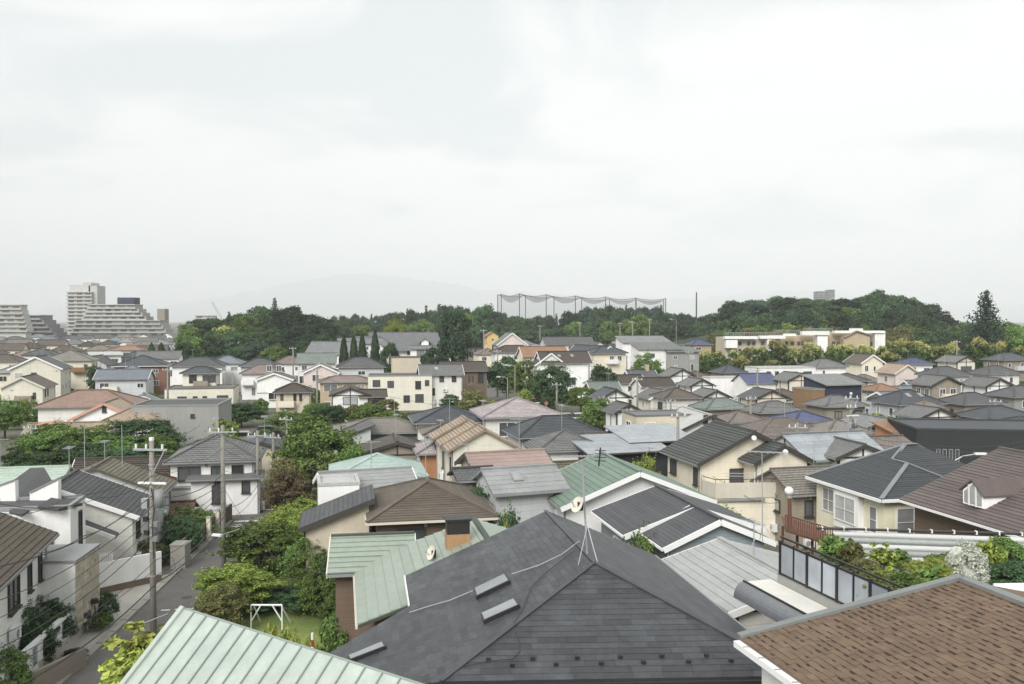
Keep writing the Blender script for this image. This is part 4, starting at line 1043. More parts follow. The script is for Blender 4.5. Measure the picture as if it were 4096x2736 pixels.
# stepped tan tiles
t = h('cream house with three stepped tan tiled gables', 1941, 1720, 72, F_, 3.4, 6.4, 1.75, 'gable', 'tan', 'cream', anchor='a', course=(0.3, None, 0.06), wins=[('A', 0.1, -1.2, 0.5, 0.5), ('A', 0.28, -1.2, 0.5, 0.5), ('B', 0, -1.6, 0.4, 1.5)], wf=TRIM_D, seed=35)
for (u, v, Y, s) in ((1905, 1701, 75.3, 36), (1868, 1680, 78.6, 37)):
    t2 = h('w', u, v, Y, F_, 3.4, 6.4, 1.75, 'gable', 'tan', 'cream', anchor='a', course=(0.3, None, 0.06), wins=[('B', 0, -1.6, 0.4, 1.5)], wf=TRIM_D, seed=s, name='wing'); merge(t, t2)
t = h('brick-red low house in the shade of the stepped tan gables', 1760, 1752, 82, F_, 6, 5, 1.0, 'hip', 'mauve', 'orange', seed=38)
t = h('pinkish corrugated roof on a small tan house', 2020, 1806, 63, 18, 6.2, 5.6, 1.1, 'gable', 'mpink', 'beige', course=(0.5, None, 0.02), verge=TRIM_D, seed=39)
t = h('low house with grey corrugated roof and white skylight sheets', 2075, 1868, 57.5, 20, 5.4, 5.2, 1.2, 'gable', 'mgray', 'palegray', course=(0.5, None, 0.02), seed=40, skylights=1)
t = h('small dark shed roof tucked beside the pink roof', 1890, 1870, 60, 18, 3.0, 3.0, 0.6, 'gable', 'dark', 'taupe', seed=41, wins=None)
t = h('weathered brown low roof behind the green metal roof', 2200, 1850, 63, 14, 7.5, 6, 1.0, 'gable', 'olive', 'taupe', course=(0.3, None, 0.03), seed=42)
t = h('white house with a pale mauve hip roof and framed windows', 2066, 1590, 98, F_, 9, 9.6, 1.75, 'hip', 'mauve', 'offwhite', course=(0.35, None, 0.02), wins=[('A', -0.22, -1.4, 1.9, 1.6, dict(depth=.12)), ('A', 0.26, -1.4, 1.9, 1.6, dict(depth=.12)), ('A', 0, -4.2, 1.7, 1.6), ('F', 0.1, -1.5, 1.2, 1.2)], seed=43)
t = h('house with a slate-grey hip roof right of the mauve one', 2215, 1663, 90, 14, 9.5, 7.0, 1.7, 'hip', 'slate', 'palegray', course=(0.3, None, 0.025), seed=44)
t = h('white house with a grey pyramid roof and rain pipes', 2255, 1719, 84, F_, 7.2, 7.0, 1.5, 'hip', 'gray', 'white', course=(0.3, None, 0.025), wins=[('A', 0.38, -1.5, .5, 1.0)], seed=45)
t = h('brown ribbed low roof beside the black solar-roofed house', 2465, 1728, 88, 14, 7, 6, 1.2, 'gable', 'taupe', 'taupe', course=(0.3, None, 0.03), seed=46)
t = h('black house with long grey solar panel roofs', 2470, 1752, 82, 17, 8.6, 6.4, 0.9, 'mono', 'solar', 'black', wins=None, gutter=TRIM_D, seed=47)
t2 = h('w', 2600, 1712, 86, 17, 7.5, 6.4, 0.9, 'mono', 'solar', 'black', wins=None, gutter=TRIM_D, name='wing', seed=48); merge(t, t2)
t = h('white house with a broad pale grey roof and twin attic windows', 2845, 1661, 92, 97, 9.5, 9.6, 2.2, 'gable', 'pale', 'offwhite', anchor='a', verge=TRIM_D, wins=[('A', -0.06, 0.35 + 6.0, 0.5, 0.9), ('A', 0.06, 0.35 + 6.0, 0.5, 0.9)], wf=TRIM_D, seed=49)
t2 = h('w', 2850, 1722, 84, 15, 4.2, 4.2, .9, 'hip', 'dark', 'offwhite', wins=None, name='wing', seed=50); merge(t, t2)
t = h('tan house with a flat white deck roof left of the pale grey roof', 2640, 1655, 98, S_, 7.5, 5, 0, 'flat', 'lgray', 'beige', seed=51)
t = h('house with a warm grey stepped roof beside the yellow house', 3230, 1870, 66, 14, 6.5, 6.0, 1.4, 'gable', 'warmgray', 'taupe', course=(0.3, None, 0.03), seed=52, wf=TRIM_D)
t = h('house with grey solar panels laid over its roof', 3290, 1730, 78, 16, 8.6, 8.0, 1.8, 'gable', 'solar', 'offwhite', seed=53, timber=True)
t = h('small white timbered gable beside the solar panels', 3462, 1778, 73, F_, 5, 5.6, 1.1, 'gable', 'gray', 'white', anchor='a', timber=True, verge=TRIM_D, seed=54, wins=[('A', -0.25, -1.1, 1.0, 1.0)])
t = h('mauve low roof squeezed behind the yellow house', 3520, 1745, 80, 14, 5.0, 5, .9, 'gable', 'taupe', 'brown', seed=55)
BK = W['black']
t = house('long black modern house with narrow windows at the right edge', c=(49.2, 88), zr=6.15, yaw=-7, L=17, W_=9, rise=0, roof='flat', rc='slate', wc='black', wins=[('F', -0.38 + 0.035 * i, 3.6, 0.4, 1.4) for i in range(4)] + [('F', -0.38 + 0.035 * i, 1.4, 0.4, 1.2) for i in range(4)] + [('F', -0.02, 2.3, 1.3, 1.2), ('F', 0.12, 2.3, 1.6, 1.2), ('F', 0.3, 2.3, 1.0, 1.2)], wf=TRIM_G, gutter=TRIM_D, seed=56)
t = h('low dark house with a light grey roof and two vents', 3560, 1676, 98, F_, 6.5, 8.0, 1.3, 'gable', 'lgray', 'black', anchor='a', verge=TRIM_D, wins=None, seed=57)
t = h('orange rendered house end beside the black house', 3600, 1690, 92, S_, 4.6, 4, .8, 'mono', 'orange', 'orange', wins=None, seed=58)
t = h('cream wedge-shaped house wall behind the black house', 3950, 1676, 100, F_, 5, 6, 1.6, 'mono', 'lgray', 'ivory', wins=None, seed=59)
t = h('blue hip-roofed house above the solar panels', 3206, 1643, 110, S_, 9.5, 8, 1.5, 'hip', 'blue', 'white', seed=60)
t = h('taupe hip-roofed house left of the blue roof', 2953, 1645, 108, S_, 9.5, 8, 1.5, 'hip', 'taupe', 'beige', seed=61)
t = h('taupe tiled hip roof below the blue roof', 3120, 1672, 100, S_, 10, 8, 1.6, 'hip', 'taupe', 'ivory', course=(0.3, None, 0.03), seed=62)
t = h('grey hip roof in the shade right of the blue roof', 3345, 1678, 98, S_, 7, 7, 1.3, 'hip', 'warmgray', 'taupe', seed=63)

# second band, centre left
h('cream house with twin front gables and a blue solar patch', 85, 1508, 152, 106, 10, 7.6, 2.2, 'gable', 'brown', 'cream', anchor='a', verge=TRIM_C, wins=[('A', 0.3, -1.6, .5, 1.2), ('A', 0.3, -4.2, .5, 1.2), ('A', -0.25, -4.4, 1.6, 1.8, dict(pane=SHUTTER)), ('F', -0.3, -1.3, .6, 1.4), ('F', -0.1, -1.3, .6, 1.4)], wf=TRIM_D, seed=71)
h('tall cream gable house behind the one with the solar patch', 140, 1427, 178, 106, 10, 10.4, 2.9, 'gable', 'dark', 'cream', anchor='a', verge=TRIM, seed=72)
h('cream house with brown hip roof cut by the left edge', 10, 1418, 215, S_, 11, 9, 2.0, 'hip', 'brown', 'cream', seed=73)
h('house with a big warm grey hip roof and beige walls', 282, 1400, 203, 106, 9, 11.5, 2.6, 'hip', 'warmgray', 'ivory', balcony=[('A', 0.25, 3.0, -2.6, 1.0, 1.4, 'wood')], seed=74)
h('white house with near-white shed roof behind the grey hip', 420, 1408, 225, 30, 8, 6, 0.7, 'mono', 'pale', 'white', seed=75)
h('small house with an orange-brown hip roof in the far left rows', 515, 1383, 270, S_, 11, 8, 1.6, 'hip', 'orange', 'ivory', seed=76)
h('red-brick walled house with white fascia and dark hip roof', 571, 1420, 200, 106, 9, 12, 2.6, 'hip', 'slate', 'brick', gutter=TRIM, seed=77)
h('white house with a long grey gable roof left of the wood', 640, 1404, 220, S_, 12, 8, 2.3, 'gable', 'gray', 'white', seed=78)
h('white house with a broad charcoal hip roof', 798, 1429, 196, S_, 13, 10, 2.4, 'hip', 'dark', 'white', seed=79)
h('white house with pale blue-grey hip roof under the wood', 911, 1424, 206, S_, 9, 9, 2.1, 'hip', 'bluegray', 'white', seed=80)
t = h('pale grey house with overlapping blue-grey gables', 500, 1477, 166, S_, 11, 9, 2.2, 'gable', 'bluegray', 'palegray', verge=TRIM, seed=81)
t2 = h('w', 571, 1584, 150, 112, 8, 7, 1.8, 'gable', 'bluegray', 'palegray', anchor='a', verge=TRIM, name='wing', seed=82); merge(t, t2)
t = h('cream modern house with roof terrace and dark hip top', 805, 1466, 166, S_, 8.0, 6.5, 1.5, 'hip', 'slate', 'cream', wins=[('F', 0.28, -1.2, 2.4, 1.4), ('F', -0.2, -1.2, 1.4, 1.6)], wf=TRIM_D, seed=83)
t2 = h('w', 812, 1549, 161, S_, 12, 9, 0, 'flat', 'warmgray', 'cream', wins=[('F', -0.25, -2.0, 1.6, 1.4), ('F', -0.06, -2.0, .8, 1.4), ('F', 0.08, -2.0, .8, 1.4), ('F', 0.34, -1.9, 2.0, 1.4)], wf=TRIM_D, name='wing', seed=84); merge(t, t2)
t = h('house with terracotta hip roof and a pink-trimmed front gable', 372, 1560, 118, S_, 14, 11, 2.4, 'hip', 'terra', 'offwhite', seed=85, wins=None)
PKT = mat('trim_pink', (214, 164, 146), 0.7, k=0.8)
t2 = h('w', 414, 1612, 108, F_, 7, 8.4, 2.3, 'gable', 'tan', 'white', anchor='a', verge=PKT, wins=[('A', 0, 0.5 + 5.4, .5, 1.0)], wf=TRIM_D, name='wing', seed=86); merge(t, t2)
t2 = h('w', 545, 1634, 108, S_, 8, 7, 1.7, 'hip', 'tan', 'white', wins=None, name='wing', seed=87); merge(t, t2)
mb = MB(); ap = aty(188, 1724, 100)
for i in range(12):
    q = [Vector((r_ * math.cos(math.pi * k_ / 12), 0, r_ * .62 * math.sin(math.pi * k_ / 12))) + ap for r_, k_ in ((1.75, i), (1.75, i + 1), (1.4, i + 1), (1.4, i))]; mb.prism(q, (0.3, 1.6, 0))
child(mb, 'arched_porch', PKT, t)
t2 = h('w', 290, 1690, 103, S_, 11, 6, 1.2, 'gable', 'tan', 'white', name='wing', seed=88); merge(t, t2)
h('grey concrete box house with tiny windows', 735, 1612, 112, 8, 10.5, 9, 0, 'flat', 'dark', 'gray', wins=[('F', -0.1, -2.0, .8, .5), ('F', 0.2, -1.2, .5, .4), ('F', -.35, -4.0, .7, .9), ('F', 0.0, -4.2, .9, .9)], wf=TRIM_D, seed=89)
h('pale house with dark hip roof below the wood', 1040, 1434, 200, S_, 10, 9, 2.1, 'hip', 'dark', 'palegray', seed=90)
h('white house with brown hip roof and white balcony', 1050, 1459, 187, S_, 10, 9, 2.2, 'hip', 'pinkbr', 'white', balcony=[('F', -0.35, 2.5, -2.4, 1.0, 1.2, 'white')], seed=91)
h('white gable house with paired attic windows and a bay', 1096, 1492, 166, F_, 9, 7.4, 1.5, 'gable', 'brown', 'white', anchor='a', verge=TRIM, belt=W['taupe'], wins=[('A', -.14, 0.3 + 7.4, 1.0, 1.2), ('A', .14, 0.3 + 7.4, 1.0, 1.2), ('A', 0, -3.2, 2.2, 1.4, dict(depth=.4))], wf=TRIM, seed=92)
h('ochre-beige house with charcoal-brown hip roof', 1175, 1534, 148, S_, 7.4, 7, 1.7, 'hip', 'dbrown', 'beige', wins=[('F', .05, -1.0, .5, 1.2), ('F', .22, -1.0, .5, 1.2), ('F', -.33, -.9, .5, 1.1)], wf=TRIM_D, seed=93)
h('pinkish-white house with stacked white gables', 1282, 1457, 180, F_, 9, 8, 2.1, 'gable', 'gray', 'pink', anchor='a', verge=TRIM, seed=94, wins=[('A', -.15, -1.1, 1.4, 1.4), ('A', -.2, -4, 1.2, 1.2), ('A', .25, -1.2, .8, 1.0)])
h('house with a big grey-green gable roof left of the cypresses', 1268, 1412, 206, S_, 10.5, 9.5, 3.0, 'gable', 'greengray', 'offwhite', seed=95)
h('house with a pinkish-brown roof by the utility pole under the wood', 1160, 1424, 216, S_, 9, 9, 2.2, 'hip', 'pinkbr', 'white', seed=96)
h('house with dark grey hips and a small front dormer below the cypresses', 1443, 1429, 190, S_, 12, 10, 2.6, 'hip', 'dark', 'palegray', seed=97)
h('tan and white panelled house with flat brown hip roof', 1385, 1503, 165, S_, 12, 8, 1.3, 'hip', 'pinkbr', 'tan', wins=[('F', -.3, -1.2, 2.6, 1.4, dict(pane=CURTAIN)), ('F', .0, -1.2, 1.4, 1.2, dict(pane=CURTAIN)), ('F', .28, -1.2, 1.4, 1.2, dict(pane=CURTAIN)), ('F', -.3, -4.4, 2.4, 1.4, dict(pane=CURTAIN))], seed=98)
t = h('white half-timbered gable house with dark brown wing', 1401, 1551, 143, F_, 8, 7.0, 1.4, 'gable', 'dbrown', 'white', anchor='a', verge=TIMBER, timber=True, wins=[('A', 0, -1.0, 2.4, 1.4, dict(pane=CURTAIN)), ('A', .25, -3.8, .8, 1.0)], wf=TRIM_D, seed=99)
t2 = h('w', 1490, 1557, 146, S_, 5.5, 6, 1.4, 'gable', 'dbrown', 'brown', wins=[('F', 0.1, -1.2, 1.2, 1.0)], wf=TRIM_D, name='wing', seed=100); merge(t, t2)
t = h('large cream house with parapet roof and many windows', 1600, 1500, 165, 8, 12.0, 8, 0, 'flat', 'dark', 'cream', wins=[('F', -.37, -1.3, 1.4, 1.3), ('F', -.15, -1.5, 1.2, 1.3), ('F', .28, -1.7, 1.1, 1.6), ('F', .42, -1.3, .8, 1.1), ('F', .1, -4.3, 1.2, 1.4), ('F', .3, -4.2, 1.6, 1.6, dict(pane=SHUTTER))], wf=TRIM_D, seed=101)
t2 = h('w', 1622, 1430, 172, S_, 5.5, 4, 0, 'flat', 'warmgray', 'beige', wins=None, name='wing', seed=102); merge(t, t2)
t2 = h('w', 1760, 1458, 166, S_, 9.6, 8, 2.4, 'gable', 'gray', 'offwhite', verge=TRIM, wins=[('F', -.3, -1.0, .9, 1.2), ('F', 0, -1.0, .9, 1.2), ('F', .3, -1.0, .9, 1.2), ('F', -.2, -3.4, .6, 1.4)], wf=TRIM_D, name='wing', seed=103, skylights=1); merge(t, t2)
h('brown-walled house with dark brown roof left of the rising road', 1850, 1446, 178, S_, 11, 9, 2.3, 'gable', 'dbrown', 'brown', wins=[('F', .1, -1.8, .3, 1.2), ('F', .18, -1.8, .3, 1.2), ('F', .36, -1.6, 1.2, 2.2), ('F', -.1, -1.8, .3, 1.2)], wf=TRIM_D, seed=104)
h('cream house with blue-grey hip roof above the tan tiles', 1790, 1624, 98, S_, 8.4, 8, 1.4, 'hip', 'slate', 'cream', course=(0.3, None, 0.02), wins=[('F', .1, -1.1, 1.8, 1.0), ('F', .35, -1.2, .6, 1.0), ('A', .1, -1.2, .6, 1.0)], seed=105)
t = h('green-walled house with a broad warm grey hip roof', 1530, 1672, 98, S_, 11, 8, 1.2, 'hip', 'warmgray', 'teal', wins=[('F', .1, -1.2, .7, 1.2)], seed=106)
t2 = h('w', 1410, 1690, 93, -75, 5, 4.5, 1.6, 'mono', 'dark', 'palegray', wins=None, name='wing', seed=107); merge(t, t2)
h('half-timbered grey house with black gable roof below the green house', 1590, 1768, 82, F_, 6, 8.6, 1.2, 'gable', 'dbrown', 'taupe', anchor='a', verge=TRIM_D, timber=True, wins=[('A', .18, -1.4, 2.2, 1.0, dict(pane=CURTAIN)), ('A', -.12, -1.2, .8, .8)], wf=TRIM_D, seed=108)
h('mauve-roofed small house behind the tan tiles', 1800, 1690, 88, S_, 6, 5, .9, 'hip', 'taupe', 'offwhite', seed=109)

# second band, centre and right
h('pinkish gambrel house beside the rising road', 2050, 1331, 250, F_, 8, 9.5, 4.0, 'gable', 'greengray', 'pink', anchor='a', verge=TRIM, seed=120)
h('yellow house with orange roof at the top of the road', 1972, 1327, 300, F_, 7, 5, 1.8, 'gable', 'orange', 'yellowish', anchor='a', seed=121)
h('white-walled house with dark brown hip roof by the rising road', 2055, 1381, 220, S_, 13, 9, 2.2, 'hip', 'dbrown', 'white', seed=122)
h('house with a bright orange gable roof', 2170, 1386, 208, S_, 13, 10, 3.0, 'gable', 'orange', 'ivory', verge=TRIM, seed=123)
t = h('large white gable house with dark brown roof above the hedge', 2250, 1405, 190, S_, 13, 9.5, 3.2, 'gable', 'dbrown', 'white', verge=TRIM, skylights=2, seed=124, wins=[('A', 0, -1.4, 1.2, 1.2), ('F', -.3, -2.0, .8, 1.2), ('F', .1, -4.2, 2.2, 1.8)])
t2 = h('w', 2205, 1412, 186, F_, 6, 7.4, 3.0, 'gable', 'dbrown', 'white', anchor='a', verge=TRIM, name='wing', seed=125, wins=[('A', .2, -3.0, 2.4, 1.6)]); merge(t, t2)
h('dark roofed house with small white dormer gable', 2368, 1381, 206, 130, 12, 9, 3.6, 'gable', 'slate', 'white', verge=TRIM, seed=126)
h('long dark-grey roof rising behind the orange one', 2267, 1347, 268, S_, 18, 11, 3.0, 'gable', 'dark', 'palegray', seed=127)
h('cream house with brown shuttered windows', 2424, 1385, 202, S_, 11, 9, 2.2, 'hip', 'slate', 'ivory', wins=[('F', .05, -1.3, 1.1, 1.2, dict(pane=SHUTTER)), ('F', .3, -1.3, 1.1, 1.2, dict(pane=SHUTTER))], seed=128)
h('white modern house with pale grey-green shed roof', 2572, 1344, 230, S_, 14, 7, 1.6, 'mono', 'lgray', 'white', wins=[('F', -.25, -1.5, 1.8, .6)], wf=TRIM_D, seed=129)
h('white box house with grey roof beside the round bush', 2625, 1372, 215, S_, 12, 7, 1.4, 'mono', 'gray', 'white', wins=[('F', -.2, -1.6, 1.4, 1.0)], wf=TRIM_D, seed=130)
h('grey-green low house below the light pole', 2715, 1388, 215, S_, 9, 7, 1.0, 'mono', 'greengray', 'gray', seed=131)
h('small house with violet-blue hip roof at the wood edge', 2792, 1356, 250, S_, 11, 9, 2.2, 'hip', 'blue', 'tan', seed=132)
t = h('white house with two dark-roofed gables facing right', 2505, 1499, 166, S_, 8, 8, 2.0, 'gable', 'dbrown', 'white', verge=TRIM, seed=133)
t2 = h('w', 2612, 1510, 160, S_, 9, 8, 2.2, 'gable', 'dbrown', 'white', verge=TRIM, wins=[('F', -.2, -2.2, 1.0, 1.2), ('F', .15, -2.2, .5, 1.2), ('F', .35, -2.2, .5, 1.2)], wf=TRIM_D, name='wing', seed=134); merge(t, t2)
t2 = h('w', 2560, 1479, 172, S_, 8, 6, 2.0, 'gable', 'dark', 'white', verge=TRIM, chimney=(1.5, 0, 'tan'), name='wing', seed=135); merge(t, t2)
TB = dict(verge=TIMBER, timber=True, wf=TRIM_D)
h('white half-timbered gable left of the twin-gabled white house', 2467, 1557, 131, F_, 7.5, 8, 1.9, 'gable', 'slate', 'white', anchor='a', seed=136, wins=[('A', .05, -1.7, 2.4, 1.0)], **TB)
h('half-timbered gable nearest the pine below the wood', 2733, 1475, 166, F_, 8, 8.4, 2.0, 'gable', 'gray', 'white', anchor='a', seed=137, wins=[('A', 0, -1.8, 3.0, 1.0)], **TB)
h('half-timbered gable left of the white castle balcony', 2812, 1516, 151, F_, 8, 7.6, 1.7, 'gable', 'gray', 'white', anchor='a', seed=138, wins=[('A', .1, -1.8, 2.2, 1.0)], **TB)
h('dark brown hip-roofed house with shaded veranda', 2703, 1553, 135, S_, 10.5, 8.5, 1.9, 'hip', 'brown', 'offwhite', seed=139, wf=TRIM_D)
h('small half-timbered gable at the hedge below', 2520, 1616, 114, F_, 7, 6.6, 1.6, 'gable', 'dark', 'white', anchor='a', seed=140, wins=[('A', 0, -2.0, 2.0, 1.0)], **TB)
h('half-timbered gable peeking above the teal-grey hip roof', 2870, 1560, 140, F_, 8, 8.4, 1.8, 'gable', 'gray', 'white', anchor='a', seed=141, wins=None, **TB)
h('teal-grey hip-roofed house in the middle right', 2880, 1592, 125, S_, 12, 8, 1.9, 'hip', 'greengray', 'taupe', seed=142, wf=TRIM_D)
h('house with pyramid dark roof behind the castle balcony', 2913, 1459, 186, S_, 10, 9, 2.2, 'hip', 'slate', 'taupe', seed=143)
t = h('white house with bright blue roof and white balcony', 3020, 1493, 166, S_, 11.5, 8.5, 2.4, 'gable', 'blue', 'white', balcony=[('F', -.3, 5, -3.2, 1.0, 1.6, 'white')], seed=144)
h('white terrace wall with battlement balcony', 2890, 1510, 172, S_, 7, 4, 0, 'flat', 'pale', 'white', seed=145, wins=None)
h('long white flat-roofed house with dark window strip', 3119, 1470, 186, S_, 13, 7, 0, 'flat', 'pale', 'white', wins=[('F', -.35, -1.4, .9, 1.6), ('F', -.2, -1.4, .9, 1.6), ('F', .1, -1.2, 2.0, 1.0), ('F', .35, -1.2, 2.0, 1.0)], wf=TRIM_D, seed=146)
h('half-timbered cream gable right of the blue roof', 3210, 1493, 161, F_, 9, 9.6, 1.9, 'gable', 'gray', 'ivory', anchor='a', seed=147, wins=[('A', -.05, -1.9, 3.4, 1.2, dict(pane=CURTAIN))], **TB)
h('white house with grey hip roof below the apartment block', 3293, 1436, 196, S_, 14, 10, 2.4, 'hip', 'gray', 'white', seed=148)
h('cream gable house with brown roof right of the grey hip', 3494, 1418, 200, F_, 10, 10, 2.8, 'gable', 'brown', 'ivory', anchor='a', verge=TRIM, wins=[('A', -.28, -1.4, 1.0, 1.4), ('A', .1, -1.5, .7, 1.2)], seed=149)
h('dark hip-roofed house between the cream gable and navy house', 3385, 1493, 166, S_, 11, 9, 1.9, 'hip', 'dark', 'taupe', seed=150)
t = h('navy modern house with slanted grey roof and wood cladding', 3330, 1500, 146, 20, 8.2, 6.6, 1.4, 'mono', 'lgray', 'navy', wins=[('F', .1, -3.5, .8, 1.4)], wf=TRIM_D, seed=151)
t2 = h('w', 3235, 1556, 143, 20, 2.4, 5, 0, 'flat', 'dark', 'wood', wins=[('F', 0, -4.0, 1.0, 1.6)], wf=TRIM_D, name='wing', seed=152); merge(t, t2)
h('half-timbered gable with black roof below the blue house', 3092, 1560, 142, F_, 8.5, 10, 2.0, 'gable', 'dark', 'ivory', anchor='a', seed=153, wins=None, **TB)
h('grey hip-roofed house below the black half-timbered gable', 3090, 1604, 122, S_, 12.5, 8.5, 1.9, 'hip', 'gray', 'taupe', seed=154, wf=TRIM_D)
h('dark two-storey house with grey hip roof behind the tall pole', 3341, 1582, 126, S_, 12, 8.5, 1.9, 'hip', 'gray', 'taupe', seed=155, wf=TRIM_D)
h('white house with blue hip roof under the flowering trees', 3652, 1431, 200, S_, 12, 9, 2.0, 'hip', 'blue', 'white', seed=156)
h('half-timbered house with grey roof under the flowering trees', 3870, 1424, 196, F_, 10, 9, 1.9, 'gable', 'gray', 'cream', anchor='a', seed=157, wins=[('A', 0, -1.8, 3.0, 1.4)], **TB)
h('house with a wide dark hip roof at the right edge under trees', 4030, 1412, 206, S_, 15, 10, 2.2, 'hip', 'slate', 'taupe', seed=158)
h('pinkish-beige gable house with tan roof', 3632, 1458, 176, F_, 9, 9.6, 2.6, 'gable', 'tan', 'pink', anchor='a', verge=TRIM_C, wins=[('A', .0, -2.6, 2.4, 1.4), ('B', 0, -1.4, 1.0, 1.2)], seed=159)
h('grey gabled house behind the taupe one', 3775, 1466, 171, S_, 14, 9, 2.4, 'hip', 'dark', 'mint', seed=160)
h('taupe house with four white-framed windows', 3794, 1505, 141, F_, 8, 9.8, 2.0, 'gable', 'gray', 'taupe', anchor='a', verge=TRIM_D, wins=[('A', -.15, -1.4, 1.2, 1.4), ('A', .22, -1.4, 1.2, 1.4), ('B', -.15, -1.4, 1.0, 1.4), ('B', .25, -1.4, 1.0, 1.4)], seed=161)
h('house with a dark hip roof right of the grey gabled one', 3976, 1463, 176, S_, 14, 9, 2.2, 'hip', 'dark', 'offwhite', seed=162)
h('half-timbered gable below the right-edge hip roofs', 4004, 1513, 151, F_, 9, 9.6, 1.9, 'gable', 'gray', 'white', anchor='a', seed=163, wins=[('A', -.1, -1.9, 2.6, 1.2)], **TB)
h('small house with an orange roof beside the navy house', 3520, 1535, 150, S_, 9, 7, 1.5, 'hip', 'orange', 'offwhite', seed=164)
h('white-walled house with slate hip roof and two skylights', 3625, 1559, 126, S_, 13.5, 10, 2.6, 'hip', 'slate', 'palegray', skylights=2, seed=165)
h('house with a dark olive hip roof right of the skylights', 3881, 1570, 130, S_, 13, 9, 2.1, 'hip', 'dark', 'taupe', seed=166, wf=TRIM_D)
h('grey house with graphite hip roof cut by the right edge', 4080, 1543, 140, S_, 14, 9, 2.2, 'hip', 'dark', 'gray', seed=167)
h('low half-timbered gable above the black house', 3763, 1632, 112, F_, 8, 9.4, 1.7, 'gable', 'gray', 'white', anchor='a', seed=168, wins=[('A', .2, -2.0, 2.0, 1.2)], **TB)
h('house with a flat graphite hip roof behind the white lamp pole', 3984, 1624, 115, S_, 13.5, 9, 1.9, 'hip', 'slate', 'taupe', seed=169, wf=TRIM_D)
h('half-hidden dark tile roof at the right edge above the black house', 4080, 1665, 105, S_, 9, 8, 1.5, 'hip', 'slate', 'tan', seed=170)
h('brownish-grey roof tucked under the taupe house', 3700, 1600, 122, S_, 6, 5, 1.2, 'hip', 'taupe', 'taupe', seed=171)

# far rows of small houses
rg = random.Random(77)
far_rows = []
for (u0, u1, v0, v1, d0, d1, n) in ((-40, 690, 1340, 1372, 300, 620, 44), (0, 660, 1375, 1400, 250, 300, 9), (1930, 2700, 1318, 1350, 290, 420, 16), (3560, 4120, 1345, 1362, 300, 340, 4), (1160, 1560, 1340, 1352, 300, 350, 4), (60, 640, 1425, 1470, 190, 250, 7)):
    for i in range(n):
        Y = d0 + (d1 - d0) * ((i * 0.618) % 1.0); u = u0 + (u1 - u0) * (i + rg.random() * .8) / n
        v = 1283 + FPX * (CAMZ - rg.uniform(6.6, 8.6)) / Y
        rcx = rg.choice(['slate', 'dark', 'gray', 'brown', 'dark', 'dbrown', 'lgray', 'bluegray', 'taupe', 'pinkbr'])
        wcx = rg.choice(['white', 'offwhite', 'cream', 'palegray', 'white', 'ivory'])
        far_rows.append((Y, u, v, rcx, wcx, rg.choice(['hip', 'gable', 'gable', 'hip']), rg.choice([S_, F_, S_ + 6, F_ + 5])))
names = {'slate': 'slate-grey', 'dark': 'charcoal', 'gray': 'grey', 'brown': 'brown', 'dbrown': 'dark brown', 'lgray': 'light grey', 'bluegray': 'blue-grey', 'taupe': 'taupe', 'pinkbr': 'pinkish brown'}
for Y, u, v, rcx, wcx, rf_, yw in far_rows:
    zone = 'below the apartment towers' if u < 700 else ('below the driving-range net' if 1900 < u < 2750 else ('by the flowering trees' if u > 3000 else 'behind the cypresses'))
    house('%s %s-roofed %s in the far rows %s' % ('small', names[rcx], 'gable house' if rf_ == 'gable' else 'hip house', zone), (u, v, Y), yaw=yw, L=rg.uniform(9, 12), W_=rg.uniform(7.5, 9), rise=rg.uniform(1.7, 2.5),
          roof=rf_, rc=rcx, wc=wcx, seed=int(u * 3 + Y), group='far houses with %s %s roofs %s' % (names[rcx], rf_, zone), gutter=None)

# small houses packed between the others
rg = random.Random(52); n_fill = 0; seen_l = {}
for i in range(900):
    if n_fill >= 20: break
    Y = rg.uniform(118, 205); u = rg.uniform(2400, 4120); z = rg.uniform(4.7, 5.7); v = 1283 + FPX * (CAMZ - z) / Y; q = aty(u, v, Y)
    if any((hh.location.xy - q.xy).length < 8.0 for hh in HOUSES) or 3130 < u < 3440 or 2900 < u < 3080 or (q.x > -22 and q.x < 4 and Y > 108) or (Y < 127 and -12 < q.x < 64): continue
    rcx = rg.choice(['slate', 'dark', 'gray', 'brown', 'lgray', 'taupe', 'bluegray', 'greengray']); wcx = rg.choice(['white', 'offwhite', 'cream', 'white', 'palegray', 'ivory']); rf_ = rg.choice(['gable', 'hip'])
    names.update(greengray='grey-green'); zone = ('left', 'centre left', 'centre', 'centre right', 'right')[min(4, int(u / 820))] + (' near rows' if Y < 145 else (' middle rows' if Y < 175 else ' back rows'))
    lb = 'small %s-roofed %s %s house packed in the %s' % (names[rcx], {'offwhite': 'off-white', 'palegray': 'pale grey'}.get(wcx, wcx), rf_, zone)
    house(lb, (u, v, Y), yaw=rg.choice([S_ + 4, F_ + 4, S_ - 3]), L=rg.uniform(6, 7.6), W_=rg.uniform(5.2, 6.2), rise=rg.uniform(1.2, 1.6), roof=rf_, rc=rcx, wc=wcx, seed=900 + i, group='small houses packed between the larger ones', verge=TRIM if rf_ == 'gable' else None, balcony=[('F', 0.1, 2.2, -2.4, .9, .9, 'white')] if i % 2 else None); n_fill += 1

